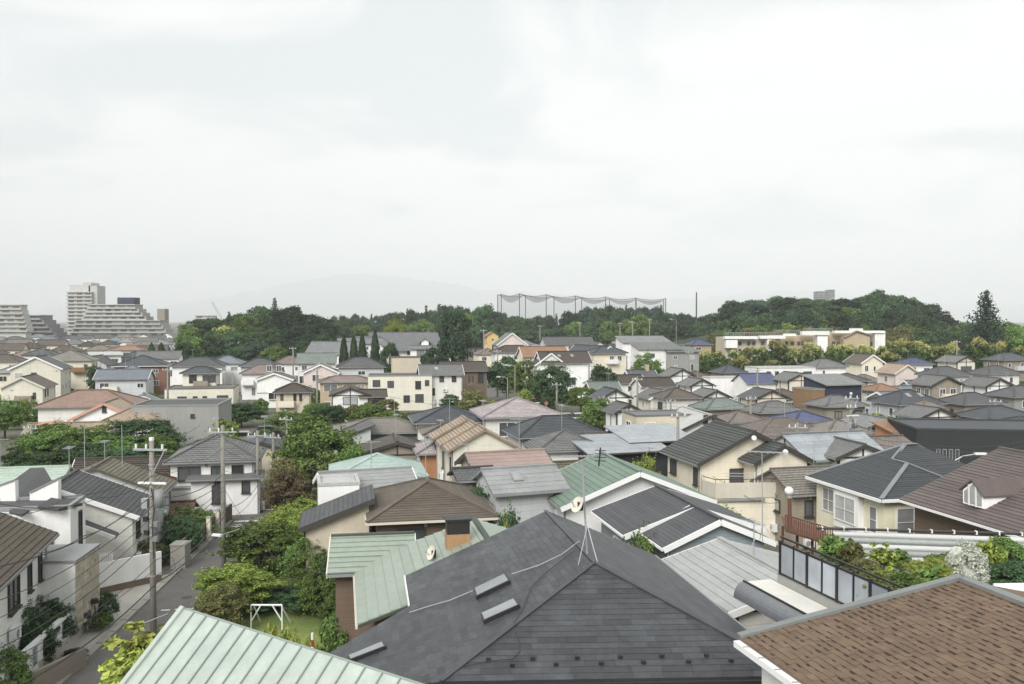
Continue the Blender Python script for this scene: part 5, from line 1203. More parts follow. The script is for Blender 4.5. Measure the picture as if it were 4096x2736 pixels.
# ------------------------------------------------------------------ trees and shrubs
def leafm(name, dark, light, k=0.92, tip=None):
    m = bpy.data.materials.new('leaf_' + name); n, l = nodes_of(m); b = n['Principled BSDF']
    b.inputs['Roughness'].default_value = 0.75; b.inputs['Specular IOR Level'].default_value = 0.1
    geo = n.new('ShaderNodeNewGeometry'); oi = n.new('ShaderNodeObjectInfo'); tcn = n.new('ShaderNodeTexCoord')
    ns = n.new('ShaderNodeTexNoise'); ns.inputs['Scale'].default_value = 2.6; ns.inputs['Detail'].default_value = 4; ns.inputs['Roughness'].default_value = 0.7
    l.new(tcn.outputs['Object'], ns.inputs['Vector'])
    ad = n.new('ShaderNodeMath'); ad.operation = 'MULTIPLY_ADD'; ad.inputs[1].default_value = 0.5
    l.new(geo.outputs['Random Per Island'], ad.inputs[0]); l.new(ns.outputs['Fac'], ad.inputs[2])
    rp = n.new('ShaderNodeValToRGB'); e = rp.color_ramp.elements
    e[0].position = 0.5; e[0].color = (*lin(dark, k * 0.9), 1); e[1].position = 0.95; e[1].color = (*lin(light, k * 1.25), 1)
    l.new(ad.outputs[0], rp.inputs[0]); cur = rp.outputs[0]
    if tip:                     # blossom sits on the outer, upper shoots
        sx = n.new('ShaderNodeSeparateXYZ'); l.new(tcn.outputs['Object'], sx.inputs[0])
        a2 = n.new('ShaderNodeMath'); a2.operation = 'MULTIPLY_ADD'; a2.inputs[1].default_value = 0.45; a3 = n.new('ShaderNodeMath'); a3.operation = 'MULTIPLY'; a3.inputs[1].default_value = 1.5; l.new(ns.outputs['Fac'], a3.inputs[0]); l.new(a3.outputs[0], a2.inputs[2]); l.new(sx.outputs['Z'], a2.inputs[0])
        mr = n.new('ShaderNodeMapRange'); mr.inputs['From Min'].default_value = 1.0; mr.inputs['From Max'].default_value = 1.26; l.new(a2.outputs[0], mr.inputs['Value'])
        mm = n.new('ShaderNodeMixRGB'); mm.inputs[2].default_value = (*lin(tip, k), 1); l.new(mr.outputs[0], mm.inputs[0]); l.new(cur, mm.inputs[1]); cur = mm.outputs[0]
    hs = n.new('ShaderNodeHueSaturation'); mh = n.new('ShaderNodeMapRange'); mh.inputs['To Min'].default_value = 0.488; mh.inputs['To Max'].default_value = 0.512
    mv = n.new('ShaderNodeMapRange'); mv.inputs['To Min'].default_value = 0.72; mv.inputs['To Max'].default_value = 1.3
    l.new(oi.outputs['Random'], mh.inputs['Value']); l.new(oi.outputs['Random'], mv.inputs['Value'])
    l.new(mh.outputs[0], hs.inputs['Hue']); l.new(mv.outputs[0], hs.inputs['Value']); l.new(cur, hs.inputs['Color'])
    l.new(hs.outputs[0], b.inputs['Base Color'])
    tr = n.new('ShaderNodeBsdfTranslucent'); l.new(hs.outputs[0], tr.inputs['Color'])
    mx_ = n.new('ShaderNodeMixShader'); mx_.inputs[0].default_value = 0.25
    out = n['Material Output']; l.new(b.outputs[0], mx_.inputs[1]); l.new(tr.outputs[0], mx_.inputs[2]); l.new(mx_.outputs[0], out.inputs['Surface'])
    return m
LF = dict(dark=leafm('dark', (50, 70, 52), (86, 108, 74)), mid=leafm('mid', (64, 88, 48), (118, 140, 78)), olive=leafm('olive', (84, 88, 58), (132, 132, 88)),
          bright=leafm('bright', (92, 112, 54), (150, 164, 84)), yellow=leafm('yellow', (112, 126, 60), (166, 172, 90)), blue=leafm('blue', (54, 74, 68), (86, 106, 92)),
          bloom=leafm('bloom', (48, 72, 44), (86, 110, 62), tip=(206, 200, 132)), pale=leafm('pale', (168, 180, 158), (222, 226, 212)), brown=leafm('brown', (98, 88, 68), (128, 118, 92)), deep=leafm('deep', (40, 56, 44), (68, 84, 62)))
def leaves_mesh(name, P, N, size, rng, el=1.7):
    n = len(P); N = N / (np.linalg.norm(N, axis=1, keepdims=True) + 1e-9)
    r = rng.normal(size=(n, 3)); T = np.cross(N, r); T /= (np.linalg.norm(T, axis=1, keepdims=True) + 1e-9); B = np.cross(N, T)
    s = (size * rng.uniform(0.6, 1.35, n))[:, None]
    v = np.stack([P - T * s * el / 2, P + B * s / 2, P + T * s * el / 2, P - B * s / 2], 1).reshape(-1, 3)
    me = bpy.data.meshes.new(name); me.vertices.add(4 * n); me.loops.add(4 * n); me.polygons.add(n)
    me.vertices.foreach_set('co', v.astype(np.float32).ravel()); me.loops.foreach_set('vertex_index', np.arange(4 * n, dtype=np.int32))
    me.polygons.foreach_set('loop_start', np.arange(0, 4 * n, 4, dtype=np.int32)); me.polygons.foreach_set('loop_total', np.full(n, 4, dtype=np.int32))
    me.update(calc_edges=True); return me
def crown_round(seed, n_cl, per, size, lo=0.5, cs=(0.16, 0.32), flat=1.0, zmin=-0.75, loose=False):
    rng = np.random.default_rng(seed); lob = rng.normal(size=(7, 3)); lob /= np.linalg.norm(lob, axis=1, keepdims=True); amp = rng.uniform(-0.34, 0.4, 7) if loose else rng.uniform(-0.24, 0.3, 7)
    P, N = [], []
    for i in range(n_cl):
        while True:
            d = rng.normal(size=3); d /= np.linalg.norm(d)
            if d[2] > zmin: break
        rad = 1 + sum(a * max(0, d @ q) ** 3 for a, q in zip(amp, lob))
        rr = rad * (rng.uniform(lo, 1.0) ** 0.6) * (rng.choice([0.86, 0.86, 0.96, 0.74]) if loose else rng.choice([0.86, 0.84, 0.9]))
        c = d * rr; c[2] *= flat; s = rng.uniform(*cs)
        m = int(per * (s / np.mean(cs)) ** 2)
        q = rng.normal(size=(m, 3)); q /= np.linalg.norm(q, axis=1, keepdims=True)
        q[:, 2] = np.where(q[:, 2] < -0.35, -q[:, 2] * 0.6, q[:, 2])
        P.append(c + q * s * rng.uniform(0.55, 1.08, (m, 1)) * np.array([1, 1, 0.78])); N.append(q + np.array([0, 0, 0.5]) + 0.55 * rng.normal(size=(m, 3)))
        if loose and i % 3 == 0:                      # a loose spray reaching past the clump
            m2 = max(4, m // 6); f = rng.uniform(0.6, 1.9, (m2, 1)); P.append(c + d * s * f + rng.normal(size=(m2, 3)) * s * 0.22); N.append(d + np.array([0, 0, 0.6]) + 0.7 * rng.normal(size=(m2, 3)))
    return leaves_mesh('crown', np.concatenate(P), np.concatenate(N), size, rng)
def crown_conifer(seed, tiers, per, size, rag=0.25, power=0.9, droop=0.35):
    rng = np.random.default_rng(seed); P, N = [], []
    for t in range(tiers):
        z = t / tiers; R_ = (1 - z) ** power * (1 + rng.uniform(-rag, rag) * 0.5) + 0.03; nb = max(4, int(13 * (1 - z) + 4))
        for b in range(nb):
            a = 2 * math.pi * (b + rng.random()) / nb; L_ = R_ * rng.uniform(1 - rag, 1 + rag); m = int(per * (0.3 + L_))
            f = rng.uniform(0.1, 1, m); sp = 0.10 * (1.15 - f)[:, None]
            p = np.stack([np.cos(a) * L_ * f, np.sin(a) * L_ * f, np.full(m, z) - droop * 0.16 * L_ * f * f], 1)
            p += rng.normal(size=(m, 3)) * np.array([1, 1, 0.35]) * (0.045 + 0.06 * L_)
            P.append(p); N.append(np.array([0, 0, 1.0]) + 0.6 * rng.normal(size=(m, 3)))
    P = np.concatenate(P); P[:, 2] = P[:, 2] * 2 - 1
    return leaves_mesh('crown', P, np.concatenate(N), size, rng)
def crown_column(seed, n, size):
    rng = np.random.default_rng(seed); z = rng.uniform(0, 1, n) ** 0.85; a = rng.uniform(0, 2 * math.pi, n)
    R_ = np.sqrt(np.clip(1 - z ** 1.7, 0, 1)) * (0.55 + 0.45 * np.clip(z / 0.2, 0, 1)); R_ = R_ * (1 + 0.12 * np.sin(7 * z * 6 + 3 * a)) * rng.uniform(0.75, 1.05, n)
    P = np.stack([R_ * np.cos(a), R_ * np.sin(a), z * 2 - 1], 1); N = np.stack([np.cos(a), np.sin(a), np.full(n, 0.5)], 1) + 0.5 * rng.normal(size=(n, 3))
    return leaves_mesh('crown', P, N, size, rng, 2.4)
CR = {'a': crown_round(1, 90, 95, 0.07, 0.6, (0.18, 0.36)), 'b': crown_round(2, 64, 130, 0.075, 0.6, (0.24, 0.42)), 'c': crown_round(3, 120, 75, 0.065, 0.6, (0.13, 0.3)),
      'f': crown_round(4, 190, 85, 0.045, 0.45, (0.09, 0.26), loose=True), 'g': crown_round(5, 200, 75, 0.042, 0.4, (0.07, 0.24), loose=True), 's': crown_round(6, 90, 50, 0.09, 0.5, (0.2, 0.34), 1, -0.3),
      'w': crown_round(7, 120, 60, 0.07, 0.6, (0.14, 0.3), 0.8, -0.2), 'l': crown_round(8, 60, 22, 0.16, 0.3, (0.16, 0.3)),
      'p': crown_conifer(9, 15, 34, 0.07), 'k': crown_conifer(10, 19, 40, 0.055, 0.38, 0.72, 0.8), 'y': crown_column(11, 3600, 0.11), 'u': crown_round(12, 46, 26, 0.17, 0.2, (0.16, 0.3))}
_cm = {}
def crown_mesh(k, leaf):
    if (k, leaf) not in _cm:
        me = CR[k].copy() if any(q[0] == k for q in _cm) else CR[k]
        if any(q[0] == k for q in _cm): me.materials.clear()
        me.materials.append(LF[leaf]); _cm[(k, leaf)] = me
    return _cm[(k, leaf)]
def trunk_mesh(seed):
    rg = random.Random(seed); mb = MB(); path = [(0.15 * math.sin(i * 1.3 + seed), 0.15 * math.cos(i * 1.1 + seed) - 0.15, i / 6.0) for i in range(7)]
    mb.tube(path, [1.0, 0.82, 0.72, 0.6, 0.48, 0.34, 0.18], 7)
    for i in range(5):                      # limbs: rings lie flat, so the tall scale keeps them slim
        a = rg.uniform(0, 6.3); z0 = rg.uniform(0.45, 0.75); i0 = len(mb.v)
        for f, zz, r in ((0, z0, 0.4), (2.2, z0 + 0.12, 0.3), (4.6, z0 + 0.26, 0.12)):
            for q in range(5): mb.v.append((f * math.cos(a) + r * math.cos(q * 1.257), f * math.sin(a) + r * math.sin(q * 1.257), zz))
        for k in (0, 1):
            for q in range(5): mb.f.append((i0 + 5 * k + q, i0 + 5 * k + (q + 1) % 5, i0 + 5 * k + 5 + (q + 1) % 5, i0 + 5 * k + 5 + q)); mb.u.append(None)
    return mb.mesh('trunk', BARK, True)
TRK = [trunk_mesh(i) for i in range(3)]
trg = random.Random(11)
def tree(label, u, v, Y, w, kind='a', leaf='mid', base=None, lo=0.22, name='tree', cat='tree', group=None, hz=None, d=None, trunk=True, top=None, xy=None):
    p = aty(u, v, Y) if xy is None else Vector((xy[0], xy[1], top)); top = p.z
    if base is None: base = hz(p.x, p.y) if hz else 0.0
    base = min(base, top - 0.5); H = top - base; zb = base + H * lo
    t = thing(name, label, cat, (p.x, p.y, base), 0, group)
    c = link('crown', crown_mesh(kind, leaf), t, (0, 0, (top + zb) / 2 - base), trg.uniform(0, 6.28)); rz = (top - zb) / 2
    k = 0.92 if kind not in 'pky' else 1.0
    c.scale = (w / 2 * k, (d or w) / 2 * k, rz * k)
    if trunk:
        q = link('trunk', TRK[trg.randrange(3)], t, (0, 0, -0.3), trg.uniform(0, 6.28)); r = max(0.05, 0.025 * H + 0.008 * w); q.scale = (r, r, H * 0.72 + 0.3)
    return t
def shrub(label, u, v, Y, w, kind='s', leaf='mid', base=None, group=None, **kw):
    return tree(label, u, v, Y, w, kind, leaf, base, 0.0, 'shrub', 'shrub', group, **kw)

LN = {'mid': 'mid-green', 'dark': 'dark green', 'deep': 'blackish green', 'blue': 'blue-green', 'olive': 'olive-green', 'bright': 'bright green', 'bloom': ''}
def belt_zone(u): return 'behind the temple' if u < 1800 else ('left of the net' if u < 1990 else ('under the left half of the net' if u < 2320 else ('under the right half of the net' if u < 2680 else 'right of the net')))
def wood_zone(u): return 'at the left end' if u < 3040 else ('left of the grey high-rise' if u < 3270 else ('right of the grey high-rise' if u < 3500 else ('above the white apartment end' if u < 3640 else 'at the right end')))
def town_zone(u, Y): return ('left', 'centre left', 'centre', 'centre right', 'right')[min(4, int(u / 820))] + (' near rows' if Y < 125 else (' middle rows' if Y < 170 else ' back rows'))
# the wooded knoll left of centre
KN = 'trees of the wooded knoll left of centre'
for (u, v, Y, w, k, lf, lb) in ((755, 1302, 325, 10, 'a', 'mid', 'leftmost rounded tree of the wooded knoll'), (800, 1276, 340, 11, 'b', 'dark', None), (850, 1262, 340, 11, 'c', 'dark', None), (916, 1243, 362, 6, 'p', 'dark', 'small pointed tree poking from the left slope of the knoll'),
        (940, 1258, 350, 11, 'a', 'dark', None), (990, 1252, 345, 12, 'b', 'mid', None), (1040, 1212, 365, 10, 'c', 'dark', None), (1098, 1186, 368, 7.5, 'p', 'dark', 'tallest tree standing at the top of the knoll'), (1075, 1236, 350, 13, 'b', 'dark', None),
        (1150, 1230, 345, 15, 'a', 'deep', 'broad dark tree right of the knoll summit'), (1222, 1234, 338, 17, 'w', 'deep', 'wide dark umbrella-crowned tree on the knoll'), (1285, 1266, 333, 13, 'b', 'deep', 'dark rounded tree at the right end of the knoll'),
        (892, 1302, 318, 9, 'b', 'bloom', 'yellow-blossomed tree on the front of the knoll'), (770, 1345, 300, 9, 'a', 'mid', None), (838, 1330, 305, 10, 'b', 'dark', None), (945, 1326, 308, 11, 'a', 'dark', None), (1020, 1318, 308, 12, 'c', 'dark', None), (1090, 1312, 306, 12, 'b', 'dark', None),
        (1165, 1308, 305, 13, 'a', 'deep', None), (1238, 1322, 303, 12, 'c', 'deep', None), (1298, 1332, 303, 10, 'b', 'dark', None), (960, 1376, 270, 9, 'c', 'dark', None), (1030, 1370, 270, 10, 'a', 'blue', None), (1105, 1378, 262, 9, 'b', 'mid', None), (1190, 1372, 265, 11, 'a', 'dark', None), (1250, 1376, 262, 9, 'c', 'dark', None)):
    nm = {'mid': 'mid-green', 'dark': 'dark green', 'deep': 'blackish green', 'blue': 'blue-green', 'bloom': ''}[lf]
    tree(lb or '%s broadleaf tree massed on the knoll left of centre' % nm, u, v, Y, w, k, lf, hz=knoll, group=KN, lo=0.12)
# the belt of trees behind the temple and under the net
BW = 'trees of the belt behind the town'
rg = random.Random(4)
prof = [(1335, 1270), (1420, 1258), (1520, 1262), (1600, 1244), (1700, 1226), (1780, 1222), (1860, 1228), (1990, 1246), (2080, 1256), (2180, 1262), (2260, 1246), (2330, 1234), (2420, 1226), (2560, 1224), (2640, 1236), (2720, 1250), (2800, 1262), (2900, 1262), (3000, 1250), (3800, 1262), (3900, 1288), (4000, 1290), (4140, 1292)]
pu, pv = [q[0] for q in prof], [q[1] for q in prof]
for i in range(64):
    u = 1330 + (2920 - 1330) * (i + rg.random() * 0.6) / 64; v = float(np.interp(u, pu, pv)) + rg.uniform(-3, 10); Y = rg.uniform(500, 570) if u < 1950 else rg.uniform(480, 560)
    kk = rg.choice('aabcbcp'); lf_ = rg.choice(['dark', 'dark', 'blue', 'deep']); tree(('%s tree atop the far belt %s' if kk != 'p' else '%s pointed conifer atop the far belt %s') % (LN[lf_], belt_zone(u)), u, v - (7 if kk == 'p' else 0), Y, rg.uniform(9, 15) if kk != 'p' else 7, kk, lf_, hz=backwood, group=BW, lo=0.1)
for i in range(46):
    u = 1340 + (2900 - 1340) * (i + rg.random() * 0.6) / 46; v = float(np.interp(u, pu, pv)) + rg.uniform(28, 62); Y = rg.uniform(425, 470)
    lf_ = rg.choice(['dark', 'dark', 'mid', 'deep']); tree('%s tree low in the far belt %s' % (LN[lf_], belt_zone(u)), u, v, Y, rg.uniform(10, 15), rg.choice('abc'), lf_, group=BW, lo=0.05)
for (u, v, Y, w, k, lf, lb) in ((1705, 1216, 500, 8, 'p', 'dark', 'left of two conifers above the temple ridge'), (1757, 1210, 500, 7, 'p', 'dark', 'right of two conifers above the temple ridge'), (1930, 1226, 400, 13, 'a', 'dark', 'rounded tree left of the driving-range net'), (2645, 1214, 470, 8, 'p', 'deep', 'dark pointed tree under the right end of the net'), (2505, 1212, 480, 7, 'p', 'dark', 'pointed tree breaking the line under the net')):
    tree(lb, u, v, Y, w, k, lf, hz=backwood, lo=0.08)
# the east wood
EW = 'trees of the east wood'
prof = [(2880, 1268), (2900, 1230), (2950, 1206), (3010, 1206), (3060, 1200), (3130, 1190), (3200, 1200), (3270, 1202), (3340, 1196), (3420, 1184), (3500, 1172), (3560, 1178), (3620, 1190), (3690, 1204), (3730, 1240), (3770, 1272), (3800, 1295)]
pu, pv = [q[0] for q in prof], [q[1] for q in prof]
for i in range(30):
    u = 2895 + (3775 - 2895) * (i + rg.random() * .5) / 30; v = float(np.interp(u, pu, pv)) + rg.uniform(-9, 14)
    lf_ = rg.choice(['dark', 'dark', 'deep', 'blue']); tree('%s tree on the ridge of the east wood %s' % (LN[lf_], wood_zone(u)), u, v, rg.uniform(395, 440), rg.uniform(13, 20), rg.choice('abcb'), lf_, hz=eastwood, group=EW, lo=0.1)
for i in range(28):
    u = 2890 + (3790 - 2890) * (i + rg.random() * .5) / 28; v = float(np.interp(u, pu, pv)) + rg.uniform(38, 62)
    lf_ = rg.choice(['dark', 'deep', 'dark', 'mid']); tree('%s tree on the face of the east wood %s' % (LN[lf_], wood_zone(u)), u, min(v, 1310), rg.uniform(345, 375), rg.uniform(12, 18), rg.choice('abc'), lf_, hz=eastwood, group=EW, lo=0.05)
for i in range(22):
    u = 2850 + (3790 - 2850) * (i + rg.random() * .5) / 22
    lf_ = rg.choice(['mid', 'dark', 'mid', 'olive', 'bright']); tree('%s tree along the foot of the east wood %s' % (LN[lf_], wood_zone(u)), u, rg.uniform(1296, 1326), rg.uniform(300, 330), rg.uniform(8, 12), rg.choice('abc'), lf_, group=EW, lo=0.05)
tree('flat-topped pine standing above the east wood', 3490, 1162, 400, 12, 'w', 'dark', hz=eastwood, lo=0.3)
tree('rounded dark tree at the left end of the east wood', 2945, 1204, 395, 15, 'b', 'deep', hz=eastwood, lo=0.1)
for i in range(16):
    u = 3740 + i * 26; tree('low tree in the thicket at the far right', u, 1292 + rg.uniform(-6, 12), rg.uniform(300, 420), rg.uniform(8, 12), rg.choice('abc'), rg.choice(['dark', 'mid', 'dark']), group='thicket at the far right', lo=0.05)
tree('tall blue-green cedar standing alone at the right', 3945, 1152, 262, 17, 'k', 'blue', lo=0.1, d=16)
tree('rounded green bush-tree beside the tall cedar', 4075, 1322, 262, 9, 'a', 'mid', lo=0.05)
# four clipped cypresses and the temple trees
for u, v, w, lb in ((1375, 1349, 2.6, 'first of four slim cypresses, at the left'), (1415, 1347, 2.6, 'second of four slim cypresses'), (1449, 1340, 2.5, 'third of four slim cypresses'), (1500, 1328, 2.7, 'rightmost and tallest of four slim cypresses')):
    tree(lb, u, v, 215, w, 'y', 'deep', lo=0.1, group='row of slim cypresses')
tree('huge ivy-dark columnar tree right of the temple roof', 1812, 1218, 232, 9.6, 'c', 'deep', lo=0.03)
tree('pale rounded tree behind the temple ridge', 1585, 1281, 300, 9.5, 'f', 'bright', lo=0.1)
tree('dark rounded tree below the temple roof', 1557, 1378, 212, 5.2, 'a', 'dark', lo=0.05)
tree('dark shrub-tree at the temple porch', 1735, 1388, 212, 7, 'b', 'deep', lo=0.0)
# flowering row on the right
for i, (u, v, Y, w, lb) in enumerate(((2822, 1404, 232, 6, None), (2872, 1392, 232, 6, None), (2940, 1388, 236, 5, None), (3000, 1376, 235, 6, None), (3050, 1374, 232, 4.5, None), (3112, 1364, 236, 7, None), (3180, 1392, 232, 6, None), (3250, 1374, 235, 7.5, None), (3352, 1364, 236, 8.5, None), (3400, 1376, 232, 6, None),
        (3470, 1382, 232, 6, None), (3530, 1372, 236, 6, None), (3604, 1354, 236, 9, 'broad pale-blossomed tree right of the apartment end wall'), (3690, 1370, 234, 6.5, None), (3742, 1372, 235, 6, None), (3796, 1374, 234, 6.5, None), (3918, 1350, 232, 9, 'largest pale-blossomed tree, below the tall cedar'), (3990, 1370, 234, 6, None), (4078, 1376, 232, 7, None), (2960, 1428, 218, 6, None), (3090, 1430, 216, 6, None), (3440, 1420, 220, 6, None), (3560, 1410, 222, 7, None))):
    row_n = globals().get('row_n', 0) + (lb is None); ORD = 'leftmost second third fourth fifth sixth seventh eighth ninth tenth eleventh twelfth thirteenth fourteenth fifteenth sixteenth seventeenth eighteenth nineteenth twentieth twenty-first twenty-second'.split()
    tree(lb or ('%s%s yellow-blossomed tree of the %s row before the east wood' % (ORD[row_n - 1], ' from left' if row_n > 1 else '', 'long' if Y > 225 else 'lower')), u, v, Y, w, rg.choice('abc'), 'bloom', lo=0.08, group='row of blossoming trees')
# garden trees among the houses
for (u, v, Y, w, k, lf, lb) in ((2200, 1462, 152, 8.2, 'f', 'dark', 'dense dark tree below the large white gable house'), (2590, 1398, 190, 8, 'g', 'mid', 'round green bush-tree before the white box house'), (2325, 1538, 150, 6, 'c', 'mid', 'low green tree right of the dense dark tree'), (1920, 1542, 122, 7.2, 'g', 'olive', 'olive-brown rounded tree left of the mauve roof'),
        (2030, 1425, 178, 8, 'b', 'dark', 'dark tree on the bend of the rising road'), (2085, 1445, 170, 6, 'a', 'mid', 'green tree behind the curved street lamp'), (2412, 1465, 162, 5.5, 'a', 'dark', 'dark slim tree right of the large white house'), (2400, 1590, 128, 5, 'b', 'mid', 'green bank tree left of the half-timbered gable'),
        (965, 1610, 136, 7, 'f', 'dark', 'dark rounded tree right of the cream terrace house'), (1183, 1636, 126, 8.5, 'g', 'mid', 'spreading green tree below the ochre-beige house'), (1300, 1622, 130, 6.5, 'f', 'dark', 'dark tree left of the half-timbered gable house'), (1468, 1622, 130, 6.5, 'a', 'mid', 'green tree below the half-timbered gable house'), (1580, 1642, 122, 5.5, 'b', 'mid', 'green tree below the large cream house'),
        (1545, 1598, 142, 4.5, 'a', 'olive', 'olive shrub-tree at the cream house wall'), (18, 1605, 122, 6.5, 'f', 'mid', 'green tree at the left edge below the cream gables'), (87, 1600, 140, 2.4, 'a', 'bright', 'small round topiary before the cream gable house'), (384, 1463, 182, 4.6, 'f', 'dark', 'dark ball-shaped tree beside the grey hip house'),
        (606, 1376, 238, 3.2, 'y', 'dark', 'left of two rounded cone trees behind the grey gable'), (645, 1376, 238, 3.2, 'y', 'dark', 'right of two rounded cone trees behind the grey gable'), (740, 1370, 236, 8, 'f', 'dark', 'rounded tree at the foot of the wood'),
        (250, 1700, 97, 9, 'f', 'mid', 'leafy spreading tree in the left grove under the pink-trimmed house'), (345, 1692, 99, 8, 'g', 'mid', 'taller leafy tree of the left grove'), (180, 1730, 94, 7, 'f', 'mid', 'left-hand tree of the left grove'), (120, 1775, 92, 6, 'g', 'dark', 'dark low tree beside the left road'), (420, 1738, 93, 9, 'g', 'mid', 'middle tree of the left grove'),
        (572, 1674, 101, 8.6, 'f', 'dark', 'dark dense tree before the grey concrete house'), (650, 1722, 95, 5, 'g', 'mid', 'green tree at the foot of the grey concrete house'), (300, 1788, 86, 9, 'f', 'dark', 'dark front tree of the left grove'), (470, 1792, 84, 7, 'f', 'dark', 'dark tree right of the left grove'),
        (1290, 1692, 76, 8.4, 'f', 'mid', 'big round tree in the middle left behind the garden'), (1385, 1760, 74, 4.6, 'g', 'mid', 'right lobe tree beside the big round tree'), (1172, 1852, 70, 4.6, 'g', 'brown', 'brownish twiggy bush under the big round tree'), (1160, 1840, 72, 4.0, 'f', 'olive', 'olive-topped bush behind the brownish twiggy one'), (870, 1676, 110, 5, 'a', 'bright', 'bright hedge tree beside the grey concrete house'), (905, 1735, 98, 5, 's', 'bright', 'bright shrub behind the white hip house'),
        (1045, 2092, 57, 6.4, 'f', 'mid', 'dark dense garden tree right of the pole'), (1235, 2118, 54, 4.8, 'g', 'mid', 'leafy garden tree left of the sage roof'), (925, 2262, 49.5, 5.0, 'f', 'bright', 'bushy garden tree at the street corner by the mint roof'), (860, 2330, 46, 3.4, 'g', 'olive', 'olive bush at the street edge'), (1180, 1990, 67, 4.6, 'g', 'bright', 'garden tree behind the charcoal shed wing'), (1125, 2045, 63, 4.4, 'f', 'bright', 'middle garden tree along the street'), (1240, 2060, 60, 4, 'g', 'bright', 'bright shrub below the charcoal shed wing'),
        (2552, 1806, 72, 4.0, 'g', 'bright', 'yellow-green tree left of the cream balcony house'), (2930, 2010, 57, 4.2, 'g', 'mid', 'leafy shrub-tree below the cream balcony'), (2500, 2112, 44.5, 4.2, 'g', 'mid', 'climbing shrub under the charcoal gables'), (1940, 1915, 56, 2.8, 'g', 'dark', 'dark shrub beside the grey corrugated roof'), (2055, 2005, 50.5, 3.0, 'g', 'dark', 'dark tree in the gap right of the brown hip'), (2036, 2068, 45, 2.0, 'g', 'yellow', 'yellow-green clipped dome between the roofs')):
    tree(lb, u, v, Y, w, k, lf, lo=0.06 if Y < 80 else 0.1)
# near plants
tree('yellow-green maple at the street beside the mint roof', 610, 2492, 34.5, 3.4, 'u', 'yellow', lo=0.35)
tree('lower yellow-green branch tree at the bottom by the mint roof', 520, 2590, 32.5, 2.6, 'u', 'yellow', lo=0.4)
for u, v, w, lb in ((1085, 2462, 1.0, 'tallest yellow-leaved upright shrub behind the mint roof'), (1140, 2490, 1.0, 'second yellow-leaved upright shrub'), (1182, 2502, 0.7, 'slim yellow-leaved shrub right of the second'), (1232, 2522, 0.7, 'slim yellow-leaved shrub by the marker post'), (1050, 2500, 0.8, 'yellow-leaved shrub nearest the swing frame'), (1265, 2560, 0.6, 'short yellow-leaved shrub by the house wall')):
    shrub(lb, u, v, 38.5, w, 'l', 'yellow', group='yellow-leaved shrubs behind the mint roof', trunk=False)
shrub('green bushy plant beside the house wall by the lawn', 1342, 2450, 41, 1.8, 's', 'mid')
for (u, v, Y, w, lf, lb) in ((110, 2395, 41.5, 2.8, 'dark', 'left part of the overgrown hedge on the white wall'), (190, 2365, 43.2, 3.0, 'dark', 'middle part of the overgrown hedge on the white wall'), (262, 2332, 45, 2.4, 'mid', 'right part of the overgrown hedge under the porch'), (150, 2470, 41, 2.2, 'dark', 'drooping hedge above the wall openings'), (15, 2555, 37.0, 2.6, 'mid', 'hedge at the bottom left corner'), (422, 2345, 47.6, 1.7, 'dark', 'dark round bush beside the stone-clad wall'), (405, 2440, 46.6, 1.6, 'mid', 'flowering bush by the front steps'), (300, 2585, 42.3, 1.3, 'deep', 'round dark bush beside the bicycle'),
        (770, 2016, 66, 4.0, 'mid', 'hedge on the left of the street beyond the white fence'), (735, 2055, 62, 3.4, 'dark', 'dark hedge right of the lamp pole'), (575, 2140, 58.5, 2.6, 'olive', 'olive garden bush behind the white fence'), (640, 2170, 59, 2.2, 'dark', 'dark garden bush behind the fence'), (1062, 2380, 50, 3.0, 'dark', 'dark hedge at the back of the lawn, left part'), (1180, 2340, 50.5, 4.6, 'dark', 'dark hedge at the back of the lawn, middle part'), (1300, 2350, 49, 3.4, 'mid', 'dark hedge at the back of the lawn, right part')):
    shrub(lb, u, v, Y, w, 'g', lf, trunk=False)
for (u, v, Y, w, lf, lb) in ((1265, 2135, 50.2, 3.0, 'mid', 'hedge under the beige shed wing, left part'), (1335, 2165, 49.2, 2.8, 'dark', 'hedge under the beige shed wing, right part'), (1385, 2330, 47.8, 2.2, 'mid', 'shrub in the dim corner below the sage roof wing'), (1290, 2240, 48.4, 3.2, 'mid', 'leafy shrub left of the sage roof wing')):
    shrub(lb, u, v, Y, w, 'g', lf, trunk=False)
# shrubs filling garden gaps
rg = random.Random(31)
for i in range(190):
    Y = rg.uniform(88, 215); u = rg.uniform(0, 4096); z = rg.uniform(1.8, 4.2); v = 1283 + FPX * (CAMZ - z) / Y; p = aty(u, v, Y)
    if any((hh.location.xy - p.xy).length < 4.4 for hh in HOUSES): continue
    if abs(p.x + 2.2 - 0.04 * (p.y - 112) * -1) < 4 and p.y > 110: continue
    lf_ = rg.choice(['mid', 'dark', 'mid', 'olive', 'bright']); shrub('rounded %s garden shrub between houses in the %s' % (LN[lf_], town_zone(u, Y)), u, v, Y, rg.uniform(2.2, 4.5), rg.choice('abs'), lf_, group='garden shrubs between the houses', trunk=False)

